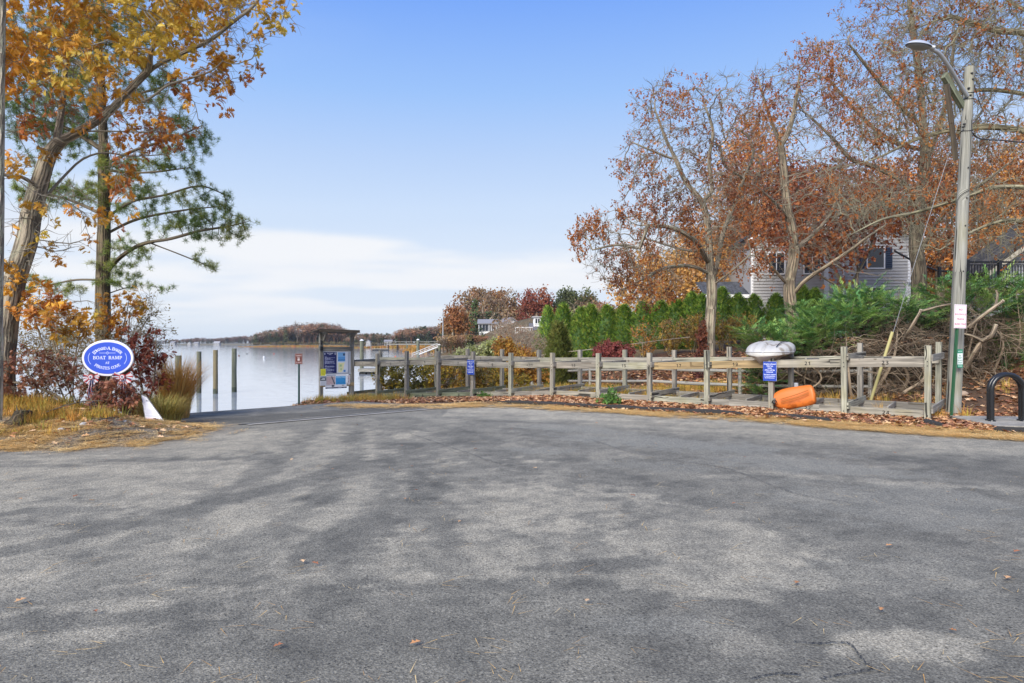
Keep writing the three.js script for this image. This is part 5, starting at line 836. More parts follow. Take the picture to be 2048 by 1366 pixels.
// ------------------------------------------------------------------ houses
function box(mb, x0, x1, y0, y1, z0, z1, col = [1, 1, 1]) { mb.add(new THREE.BoxGeometry(x1 - x0, y1 - y0, z1 - z0), M4([(x0 + x1) / 2, (y0 + y1) / 2, (z0 + z1) / 2]), col); return mb; }
function clap(outline, z, course = 0.19, lip = 0.05) {                 // lapped boards: outline(y) gives [x0, x1] spans
  const mb = new MB(), [ya, yb] = outline.range;
  for (let y = ya; y < yb; y += course) { const top = Math.min(y + course, yb); for (const [a, b] of outline((y + top) / 2)) { mb.quad(V(a, y, z + lip), V(b, y, z + lip), V(b, top, z + 0.002), V(a, top, z + 0.002), [1, 1, 1]); mb.quad(V(a, y, z), V(b, y, z), V(b, y, z + lip), V(a, y, z + lip), [1, 1, 1]); } }
  return mb.build();
}
function windowPart(parent, x, y, w, h, z, frameMat = M.white, panes = 2) {
  const f = new MB(), e = 0.07; box(f, x - w / 2 - e, x - w / 2, y - h / 2 - e, y + h / 2 + e, z, z + 0.05); box(f, x + w / 2, x + w / 2 + e, y - h / 2 - e, y + h / 2 + e, z, z + 0.05); box(f, x - w / 2, x + w / 2, y + h / 2, y + h / 2 + e, z, z + 0.052); box(f, x - w / 2, x + w / 2, y - h / 2 - e, y - h / 2, z, z + 0.06); for (let k = 1; k < panes; k++) box(f, x - w / 2 + w * k / panes - 0.025, x - w / 2 + w * k / panes + 0.025, y - h / 2, y + h / 2, z + 0.012, z + 0.04);
  const g = part('window', f.build(), frameMat, parent); for (let k = 0; k < panes; k++) part('pane', new THREE.BoxGeometry(w / panes - 0.05, h, 0.02), M.glassDark, g, [x - w / 2 + w * (k + 0.5) / panes, y, z + 0.012]);
  return g;
}
const shingleTex = dataTex(256, 256, (u, v) => { const row = Math.floor(v * 16), k = 0.55 + 0.25 * (h2(Math.floor((u + row * 0.37 % 1) * 12), row) - 0.5) + 0.2 * (tnoise(u * 128, v * 128, 128) - 0.5) - (v * 16 % 1 < 0.12 ? 0.12 : 0); return [k, k * 1.02, k * 1.06]; }, true);
{
  const D = 42, X = (p) => (p - 1660) / F * D, Y = (p) => (HOR - p) / F * D + EYE, b = V((1660 - 1024) / F * D, 0, -D); b.y = Y(690) - 0.6;
  const y = (p) => Y(p) - b.y, t = thing('grey_house', 'two storey grey clapboard house with white trim seen through the oaks', 'house', b, -0.08);
  const sid = std({ color: lin(0.385, 0.375, 0.36), roughness: 0.7 }), body = new MB(), x0 = X(1507), x1 = X(1812), ev = y(470), pk = y(398), cx = X(1665);
  box(body, x0 + 0.02, x1 - 0.02, 0, ev, -8, -0.03); const gab = new THREE.Shape(); gab.moveTo(x0, 0); gab.lineTo(x1, 0); gab.lineTo(cx, pk - ev); body.add(new THREE.ExtrudeGeometry(gab, { depth: 7.9, bevelEnabled: false }), M4([0, ev, -8]));
  part('wall', body.build(), sid, t);
  const out = (yy) => { const f = yy < ev ? 0 : (yy - ev) / (pk - ev); return [[lerp(x0, cx, f), lerp(x1, cx, f)]]; }; out.range = [0, pk - 0.1]; part('clapboards', clap(out, 0), sid, t);
  const chw = 0.5; const o2 = () => [[X(1650), X(1677)]]; o2.range = [0, y(440)]; const ch = part('chimney_chase', clap(o2, 0.62), sid, t); const cb = new MB(); box(cb, X(1650), X(1677), 0, y(440), 0.03, 0.6); part('chase_wall', cb.build(), sid, ch);
  for (const [a, c, z] of [[X(1648), X(1651.5), 0.64], [X(1676), X(1679.5), 0.64], [x0 - 0.06, x0 + 0.1, 0.04], [x1 - 0.1, x1 + 0.06, 0.04]]) { const m = new MB(); box(m, a, c, 0, z > 0.1 ? y(440) + 0.02 : ev, 0.022, z); part('corner_trim', m.build(), M.white, t); }
  const roof = new MB(), rs = (s) => { const ex = s < 0 ? x0 - 0.35 : x1 + 0.35, ey = ev - 0.35 * (pk - ev) / (cx - x0), th = 0.14; const A = [V(ex, ey, 0.4), V(cx, pk + 0.02, 0.4), V(cx, pk + 0.02, -8.4), V(ex, ey, -8.4)]; const up = A.map((p) => p.clone().add(V(0, th, 0))); roof.quad(up[0], up[1], up[2], up[3], [1, 1, 1]); roof.quad(A[0], A[3], A[2], A[1], [1, 1, 1]); roof.quad(A[0], A[1], up[1], up[0], [1, 1, 1]); roof.quad(A[0], up[0], up[3], A[3], [1, 1, 1]); }; rs(-1); rs(1);
  const rm = std({ color: lin(0.2, 0.21, 0.23), map: shingleTex, roughness: 0.9, side: THREE.DoubleSide }); part('roof', roof.build(), rm, t);
  for (const s of [-1, 1]) { const ex = s < 0 ? x0 - 0.36 : x1 + 0.36, L = Math.hypot(cx - ex, pk - ev + 0.5), m = part('rake_board', new THREE.BoxGeometry(L, 0.12, 0.05), M.white, t, [(ex + cx) / 2, (ev - 0.3 + pk) / 2 - 0.02, 0.43]); m.rotation.z = -s * Math.atan2(pk - ev + 0.35, Math.abs(cx - ex)); }
  windowPart(t, X(1555), y(526), 0.95, 1.25, 0.06); windowPart(t, X(1625), y(526), 0.95, 1.25, 0.06); windowPart(t, X(1747), y(517), 0.95, 1.2, 0.06, M.white, 1);
  const shut = std({ color: lin(0.025, 0.04, 0.075), roughness: 0.5 });
  for (const s of [-1, 1]) { const sh = part('shutter', new THREE.BoxGeometry(0.4, 1.3, 0.05), shut, t, [X(1747) + s * 0.76, y(517), 0.085]); for (let k = 0; k < 9; k++) part('slat', new THREE.BoxGeometry(0.32, 0.05, 0.025), shut, sh, [0, -0.54 + k * 0.135, 0.03], [0.5, 0, 0]); }
  windowPart(t, X(1740), y(596), 1.3, 1.2, 0.06); windowPart(t, X(1575), y(612), 1.3, 1.2, 0.06);
  const tr = new MB(); box(tr, X(1803), X(1806), y(640), y(562), 0.05, 0.2); box(tr, X(1803), x1 + 0.1, y(566), y(562), 0.2, 0.3); part('porch_frame', tr.build(), M.white, t);
  // low wing on the left
  const wg = new MB(), wx0 = X(1425), wx1 = x0; box(wg, wx0, wx1, 0, y(588), -5, -0.5); part('wing_wall', wg.build(), sid, t);
  const wr = new MB(); wr.quad(V(wx0 - 0.3, y(589), -0.2), V(wx1, y(589), -0.2), V(wx1, y(553), -3.2), V(wx0 - 0.3, y(553), -3.2), [1, 1, 1]); wr.quad(V(wx0 - 0.3, y(589) - 0.05, -0.2), V(wx0 - 0.3, y(553) - 0.05, -3.2), V(wx1, y(553) - 0.05, -3.2), V(wx1, y(589) - 0.05, -0.2), [1, 1, 1]); part('wing_roof', wr.build(), rm, t);
  part('fascia', new THREE.BoxGeometry(wx1 - wx0 + 0.3, 0.22, 0.05), M.white, t, [(wx0 + wx1) / 2 - 0.15, y(591), -0.17]); windowPart(t, X(1485), y(606), 1.0, 1.0, -0.48);
}
{
  // second house with its black-railed deck at the right edge
  const D = 33, b = V(W(2040, 600, D).x, W(2040, 640, D).y, -D - 2), q = (x, y, z = 0) => { const p = W(x, y, D); return V(p.x - b.x, p.y - b.y, 2 + z); };
  const t = thing('deck_house', 'grey house with a black railed wooden deck at the right edge', 'house', b);
  const sid = std({ color: lin(0.32, 0.33, 0.33), roughness: 0.7 }), x0 = q(2060, 0).x, x1 = x0 + 9, ey = q(0, 527).y, body = new MB(); box(body, x0 + 0.5, x1, -3, ey, -4.4, -1.62); const g = new THREE.Shape(); g.moveTo(x0 + 0.4, 0); g.lineTo(x1, 0); g.lineTo(x0 + 5, 3.4); body.add(new THREE.ExtrudeGeometry(g, { depth: 2.6, bevelEnabled: false }), M4([0, ey, -4.3])); part('wall', body.build(), sid, t);
  const oo = (yy) => yy < ey ? [[x0 + 0.5, x1]] : [[x0 + 0.4 + (yy - ey) * 1.35, x1 - (yy - ey) * 1.15]]; oo.range = [-1, ey + 3.2]; part('clapboards', clap(oo, -1.6), sid, t);
  const roof = part('roof', new THREE.BoxGeometry(6.2, 0.16, 3.6), std({ color: lin(0.22, 0.19, 0.15), map: shingleTex, roughness: 0.9 }), t, [x0 + 2.2, ey + 1.65, -2.4]); roof.rotation.z = 0.637;
  const fa = part('rake_board', new THREE.BoxGeometry(6.2, 0.2, 0.06), std({ color: lin(0.4, 0.36, 0.28), roughness: 0.8 }), t, [x0 + 2.25, ey + 1.55, -0.58]); fa.rotation.z = 0.637;
  const fl = q(0, 577).y, dx0 = q(1932, 0).x, dx1 = dx0 + 8; const deck = new MB();
  for (let k = 0; k < 12; k++) part('deck_board', plank(dx1 - dx0, 0.04, 0.14, k), M.woodNew, t, [(dx0 + dx1) / 2, fl, 2 - 0.1 - k * 0.148]);
  part('band_board', plank(dx1 - dx0, 0.24, 0.05, 3), M.woodNew, t, [(dx0 + dx1) / 2, fl - 0.14, 2.03]);
  const blk = std({ color: lin(0.01, 0.01, 0.011), roughness: 0.5 }), top = q(0, 524).y;
  part('handrail', new RoundedBoxGeometry(dx1 - dx0, 0.08, 0.12, 1, 0.01), blk, t, [(dx0 + dx1) / 2, top, 2]); part('lower_rail', new THREE.BoxGeometry(dx1 - dx0, 0.06, 0.06), blk, t, [(dx0 + dx1) / 2, fl + 0.16, 2]); part('upper_rail', new THREE.BoxGeometry(dx1 - dx0, 0.05, 0.06), blk, t, [(dx0 + dx1) / 2, top - 0.14, 2]);
  for (let k = 0; k < 22; k++) part('baluster', new THREE.BoxGeometry(0.035, top - fl - 0.3, 0.035), blk, t, [dx0 + 0.28 + k * 0.14 + 0.14 * Math.floor(k / 9), (top + fl) / 2 + 0.01, 2]);
  for (const x of [dx0 + 0.06, dx0 + 1.62, dx0 + 3.4]) part('deck_post', new THREE.BoxGeometry(0.15, top - fl + 0.25, 0.15), blk, t, [x, (top + fl) / 2 - 0.03, 2]);
  for (const x of [dx0 + 0.3, dx0 + 3]) part('support_post', plank(0.14, 3.4, 0.14, x), M.wood, t, [x, fl - 1.95, 1.8]);
  const sr = [q(1812, 496, -1), q(1850, 524, -0.6), q(1882, 541, -0.2)]; part('stair_rail', new MB().tube(sr, 0.05, 6).build(), blk, t); part('stair_rail', new MB().tube([q(1882, 541, -0.2), q(1915, 543, -0.1), q(1932, 541)], 0.05, 6).build(), blk, t); part('stair_post', new THREE.BoxGeometry(0.13, 0.9, 0.13), blk, t, [q(1884, 0).x, q(0, 551).y, 1.8]);
}
// ------------------------------------------------------------------ shrubs
function shrub(o) {                                                     // stems from the ground into the crown, small leaves at the twig ends
  const [bx, by, D] = o.at, b = onG(W(bx, by, D).x, D); if (o.yBase !== undefined) b.y = o.yBase;
  const t = thing(o.name ?? 'shrub', o.label, o.category ?? 'shrub', b, 0, o.group), r = rng(o.seed), E = o.ells.map((e) => ell(e[0], e[1], e[2], e[3], D + (e[5] ?? 0), e[4] ?? (e[2] / F * D * 0.8)));
  const seeds = []; const nS = o.stems ?? 6;
  for (let k = 0; k < nS; k++) { const e = E[k % E.length], w = o.foot ?? 0.35, s = V(b.x + (r() - 0.5) * w * (e.r.x * 2), b.y, b.z + (r() - 0.5) * 0.4); s.y = H(s.x, -s.z) - 0.03; const q = V(e.c.x + (r() - 0.5) * e.r.x * 1.2, e.c.y - e.r.y * 0.3 * r(), e.c.z + (r() - 0.5) * e.r.z); seeds.push([s, s.clone().lerp(q, 0.5).add(V((r() - 0.5) * 0.2, 0.1, (r() - 0.5) * 0.2)), q]); }
  const N = grow({ seeds, attractors: samplePts(E, o.n ?? 300, r), step: o.step ?? 0.1, infl: 1, kill: o.kill ?? 0.16, jitter: 0.7, max: 3000, seed: o.seed + 1, fromAll: true });
  N.forEach((n) => { if (n.par < 0) n.tips = Math.max(n.tips, 12); });
  const L = limbs(N, { R: o.R ?? 0.022, rt: o.rt ?? 0.004, flare: 0, cut: 9, seed: o.seed + 2, twigs: o.twigs ?? 1, twigLen: o.twigLen ?? 0.14, twigR: o.twigR ?? 0.0035, col: [1, 1, 1], twigCol: o.stemCol ?? [1, 0.9, 0.75] });
  L.small.translate(-b.x, -b.y, -b.z); part('stems', L.small, M.twig, t);
  if (o.leaf) { const list = leafList(L.ends, { density: o.density ?? 1, colors: o.colors, size: o.size ?? 1, seed: o.seed + 3, spread: o.spread ?? 0.08 }); for (const l of list) l.p.sub(b); instances('foliage', o.leaf, M.leaf, list, t); }
  return t;
}
const LV = LEAVES;
// behind the rack, along the water
shrub({ label: 'dense yellow and olive bush behind the left half of the kayak rack', at: [850, 780, 27.5], seed: 401, n: 900, stems: 14, foot: 0.9, ells: [[800, 755, 55, 35, 0.9], [880, 750, 70, 38, 1], [960, 755, 60, 36, 1, -1.5], [1015, 760, 45, 30, 0.8, -2.5]], leaf: LV.oval, colors: [[0.12, 0.12, 0.03], [0.3, 0.24, 0.03], [0.5, 0.33, 0.03], [0.4, 0.2, 0.03], [0.2, 0.2, 0.045], [0.14, 0.1, 0.03]], density: 0.85, size: 1.1 });
shrub({ label: 'pale green groundsel bush with whitish tops above the rack behind number 7', at: [965, 760, 30], seed: 405, n: 600, stems: 9, foot: 0.8, ells: [[945, 715, 45, 26, 0.8], [990, 708, 45, 32, 0.9], [1020, 725, 30, 24, 0.7]], leaf: LV.oval, colors: [[0.24, 0.26, 0.07], [0.36, 0.38, 0.13], [0.5, 0.5, 0.3], [0.3, 0.33, 0.09]], density: 1.3, size: 1.1 });
shrub({ label: 'orange and yellow bush just right of the pale green groundsel bush', at: [1040, 765, 29], seed: 409, n: 500, stems: 8, foot: 0.8, ells: [[1040, 725, 40, 32, 0.9], [1075, 745, 35, 20, 0.8], [1010, 700, 24, 30, 0.7]], leaf: LV.oval, colors: [[0.45, 0.22, 0.04], [0.55, 0.32, 0.05], [0.36, 0.14, 0.05], [0.5, 0.38, 0.08]], density: 1.2, size: 1.15 });
shrub({ label: 'bare grey brown brush below the white deck left of the hedge', at: [1065, 740, 38], seed: 413, n: 500, stems: 10, foot: 0.9, ells: [[1050, 690, 34, 40, 1.2], [1080, 705, 25, 35, 1], [1015, 670, 30, 30, 1.2]], leaf: LV.tiny, colors: [[0.25, 0.16, 0.1], [0.34, 0.2, 0.12], [0.42, 0.24, 0.14]], density: 0.25, twigs: 3, twigLen: 0.4, twigR: 0.007, stemCol: [1.6, 1.45, 1.3] });
shrub({ label: 'dark red leaved shrub right of the yellow green cedar', at: [1225, 730, 25.5], seed: 417, n: 420, stems: 8, foot: 0.8, ells: [[1212, 705, 26, 24, 0.6], [1240, 707, 22, 22, 0.5]], leaf: LV.oval, colors: [[0.24, 0.05, 0.05], [0.34, 0.09, 0.08], [0.2, 0.05, 0.04], [0.4, 0.16, 0.12]], density: 1.7, size: 1.1 });
[['pale twiggy shrub with few leaves, first right of the red shrub', 1288, 675, 30, 36, 0.15], ['twiggy shrub with yellow leaves between the bare shrub and the pale oak trunk', 1343, 668, 30, 34, 0.38], ['yellow leaved shrub touching the left side of the pale oak trunk', 1392, 660, 28, 32, 0.55], ['sparse yellowish shrub just right of the pale oak trunk', 1450, 660, 30, 32, 0.35], ['orange yellow shrub sprawling left of the juniper tips', 1492, 655, 28, 24, 0.6]].forEach(([label, x, y, rx, ry, d], i) => shrub({ label, at: [x, y + 35, 31 - i * 0.3], seed: 421 + i * 5, n: 130, stems: 8, foot: 0.35, ells: [[x, y, rx, ry, 0.8]], leaf: LV.oval, colors: [[0.4, 0.26, 0.06], [0.52, 0.34, 0.06], [0.3, 0.2, 0.08], [0.5, 0.24, 0.05]], density: d * 1.3, twigs: 1, twigLen: 0.26, twigR: 0.0045, stemCol: [1.7, 1.55, 1.35], size: 1.15, group: 'deciduous shrubs before the hedge' }));
shrub({ label: 'red creeper climbing the left side of the pale oak trunk', category: 'creeper', name: 'creeper', at: [1402, 690, 24.6], seed: 447, n: 120, stems: 4, foot: 0.4, ells: [[1404, 665, 7, 30, 0.2]], leaf: LV.oval, colors: RED, density: 1.6 });
// left verge: oak saplings and undergrowth round the sign
shrub({ label: 'red leaved oak sapling right of the oval sign', name: 'oak_sapling', category: 'sapling', at: [285, 800, 14.2], seed: 451, n: 260, stems: 5, foot: 0.4, step: 0.1, kill: 0.17, ells: [[290, 715, 32, 40, 0.4], [308, 760, 24, 24, 0.3], [275, 670, 30, 30, 0.4], [310, 655, 14, 14, 0.2]], leaf: LV.oakBig, colors: [[0.16, 0.025, 0.02], [0.24, 0.05, 0.025], [0.3, 0.08, 0.03]], density: (e) => e.y > 1.75 ? 0.14 : 0.6, size: 0.7, twigLen: 0.2, twigR: 0.004 });
shrub({ label: 'orange leaved sapling above the right of the oval sign', name: 'oak_sapling', category: 'sapling', at: [255, 800, 14.6], seed: 455, n: 160, stems: 4, foot: 0.4, ells: [[255, 615, 36, 32, 0.4], [230, 640, 30, 24, 0.3]], leaf: LV.oakBig, colors: GOLD, density: 0.5, size: 0.72, twigLen: 0.25 });
shrub({ label: 'yellow leaved sapling between the big oak trunk and the oval sign', name: 'oak_sapling', category: 'sapling', at: [140, 800, 13.4], seed: 459, n: 240, stems: 5, foot: 0.5, ells: [[120, 640, 50, 36, 0.5], [165, 655, 30, 36, 0.4], [90, 610, 40, 26, 0.4]], leaf: LV.oakBig, colors: [[0.46, 0.18, 0.03], [0.66, 0.38, 0.05], [0.62, 0.48, 0.08]], density: 0.48, size: 0.7, twigLen: 0.25 });
shrub({ label: 'brown leaved scrub spreading left of the oval sign post', at: [120, 800, 13.0], seed: 463, n: 700, stems: 12, foot: 0.95, ells: [[40, 760, 60, 35, 0.6], [110, 750, 60, 32, 0.6], [165, 765, 35, 30, 0.5], [70, 720, 60, 22, 0.5]], leaf: LV.oakBig, colors: [[0.16, 0.06, 0.035], [0.22, 0.08, 0.04], [0.3, 0.13, 0.06], [0.26, 0.07, 0.04]], density: 0.5, size: 0.46, twigs: 2, twigLen: 0.2 });
shrub({ label: 'low russet scrub between the two ribbons under the oval sign', at: [225, 815, 12.5], seed: 467, n: 420, stems: 8, foot: 0.9, ells: [[215, 780, 30, 28, 0.35], [235, 805, 34, 24, 0.35], [255, 775, 18, 18, 0.3]], leaf: LV.oakBig, colors: [[0.2, 0.06, 0.04], [0.27, 0.09, 0.05], [0.33, 0.14, 0.07]], density: 0.9, size: 0.48 });
shrub({ label: 'tangle of bare grey twigs behind the oval sign', at: [190, 800, 15.2], seed: 471, n: 500, stems: 14, foot: 0.95, ells: [[110, 700, 80, 50, 0.8], [230, 690, 50, 60, 0.7], [290, 690, 40, 60, 0.6], [300, 620, 24, 40, 0.4]], leaf: LV.tiny, colors: [[0.2, 0.17, 0.06], [0.3, 0.22, 0.08]], density: 0.25, twigs: 3, twigLen: 0.35, twigR: 0.004, stemCol: [1.2, 1.1, 0.95] });
// little weeds growing through the lower rails
[['bright green weed by the rack post left of number 15', 1222, 797, 17.2], ['pair of green weeds behind the rack post under number 11', 1115, 795, 20.6], ['green weed at the foot of the sign post with the left blue notice', 966, 797, 21.6]].forEach(([label, x, y, D], i) => shrub({ label, category: 'weed', name: 'weed', at: [x, y + 6, D], seed: 481 + i * 3, n: 60, stems: 5, foot: 0.8, step: 0.06, kill: 0.08, ells: [[x, y - 2, 16, 9, 0.2]], leaf: LV.oval, colors: [[0.1, 0.22, 0.04], [0.16, 0.3, 0.06]], density: 1.4, size: 0.7 }));

// ------------------------------------------------------------------ arborvitae hedge
function spray(mb, p, dir, L, w, col) {                                   // a flat fan of scale leaves
  const d = dir.clone().normalize(), s = V(d.z, 0.15, -d.x).normalize(), n = V(0, 0, 0).crossVectors(s, d), o = (a, b, c = 0) => p.clone().addScaledVector(d, a * L).addScaledVector(s, b * w).addScaledVector(n, c * w);
  const a = o(0, 0), t = o(1, 0, 0.1), l1 = o(0.45, -0.55, -0.1), r1 = o(0.4, 0.55, -0.15), l2 = o(0.85, -0.4, 0.2), r2 = o(0.8, 0.45, 0.15);
  mb.tri(a, o(0.35, 0.08), t, col); mb.tri(a, l1, o(0.3, 0.02, 0.1), col); mb.tri(a, o(0.3, -0.02, 0.1), r1, col); mb.tri(o(0.3, -0.02), l2, o(0.55, 0.04), col); mb.tri(o(0.3, 0.02), o(0.55, -0.04), r2, col);
}
function conifer(seed, h, rad, n, prof, cols, L = 0.28) {
  const r = rng(seed), mb = new MB(), core = [];
  for (let i = 0; i <= 12; i++) core.push(new THREE.Vector2(Math.max(0.001, prof(i / 12) * rad * 0.72), i / 12 * h * 0.96));
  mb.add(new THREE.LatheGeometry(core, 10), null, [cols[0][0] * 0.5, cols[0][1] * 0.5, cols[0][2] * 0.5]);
  const leads = Array.from({ length: 7 }, () => [r() * 6.28, 0.3 + 0.65 * r(), 0.5 + r()]);
  for (let i = 0; i < n; i++) {
    const u = Math.pow(r(), 0.9), a = r() * 6.283; let bul = 0; for (const [la, lu, lw] of leads) bul = Math.max(bul, Math.exp(-Math.pow(Math.atan2(Math.sin(a - la), Math.cos(a - la)) / 0.5, 2) - Math.pow((u - lu) / 0.22, 2)) * lw);
    const R = prof(u) * rad * (0.62 + 0.34 * bul + 0.24 * r()), p = V(Math.cos(a) * R, u * h * (0.98 + 0.04 * r()), Math.sin(a) * R), d = V(Math.cos(a) * 0.75, 0.75 + 0.5 * r(), Math.sin(a) * 0.75).add(V((r() - 0.5) * 0.7, (r() - 0.5) * 0.4, (r() - 0.5) * 0.7));
    const c = cols[Math.floor(r() * cols.length)], k = 0.75 + 0.5 * r();
    spray(mb, p, d, L * (0.6 + 0.7 * r()), L * 0.5, [c[0] * k, c[1] * k, c[2] * k]);
  }
  return mb.build();
}
const leafGreen = std({ color: lin(1, 1, 1), roughness: 0.8, vertexColors: true, side: THREE.DoubleSide });
{
  const prof = (u) => Math.pow(Math.max(0, 1 - Math.pow(u, 2.6)), 0.8) * (0.8 + 0.35 * Math.sin(Math.min(1, u * 1.4) * 1.9)) * (u < 0.06 ? 0.7 : 1);
  const protos = [0, 1, 2].map((k) => conifer(510 + k, 3.0, 0.74, 1900, prof, GREENS.map((c) => [c[0] * 1.65, c[1] * 1.55, c[2] * 1.4]), 0.24));
  const names = ['first', 'second', 'third', 'fourth', 'fifth', 'sixth', 'seventh', 'eighth', 'ninth', 'tenth', 'eleventh', 'twelfth', 'thirteenth', 'fourteenth', 'fifteenth', 'sixteenth', 'seventeenth', 'eighteenth', 'nineteenth', 'twentieth'];
  // photograph column, row of the tip, distance
  const row = [[1096, 617, 39.5], [1127, 612, 39.2], [1162, 618, 38.8], [1182, 612, 38.6], [1214, 614, 38.2], [1248, 612, 37.8], [1285, 606, 37.3], [1322, 605, 36.8], [1355, 602, 36.3], [1384, 588, 35.8], [1404, 592, 35.4], [1444, 578, 34.8], [1476, 590, 34.4], [1508, 592, 34.2], [1552, 590, 34], [1604, 572, 33.6], [1630, 580, 33.4]];
  const r = rng(530), done = [];
  row.forEach(([x, tip, D], i) => {
    const p = W(x, tip, D), b = onG(p.x, D, -0.05), h = p.y - b.y, w = lerp(0.98, 1.2, r()) * (i > 10 ? 0.8 : 1), label = `dense green arborvitae, ${names[i]} from the left end of the hedge`, k = i % 3;
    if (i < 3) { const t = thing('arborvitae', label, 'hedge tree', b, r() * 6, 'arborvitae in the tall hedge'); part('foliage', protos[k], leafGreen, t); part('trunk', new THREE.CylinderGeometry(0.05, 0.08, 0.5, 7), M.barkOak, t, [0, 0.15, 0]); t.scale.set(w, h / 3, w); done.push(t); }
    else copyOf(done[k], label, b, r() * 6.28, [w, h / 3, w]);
  });
  // second, hidden row that closes the gaps
  const ced = conifer(560, 2.4, 0.95, 1500, (u) => Math.pow(1 - u, 0.8) * (u < 0.1 ? 0.85 : 1), [[0.10, 0.13, 0.02], [0.16, 0.18, 0.03], [0.2, 0.2, 0.045], [0.12, 0.15, 0.03]], 0.42);
  const c0 = onG(W(1118, 740, 29).x, 29, -0.1), t = thing('cedar_tree', 'yellow green young cedar with feathery boughs before the hedge left end', 'tree', c0); part('foliage', ced, leafGreen, t); part('trunk', new THREE.CylinderGeometry(0.04, 0.07, 1.2, 7), M.barkOak, t, [0, 0.5, 0]); const hh = W(1118, 655, 29).y - c0.y; t.scale.set(0.95, hh / 2.4, 0.95);
}

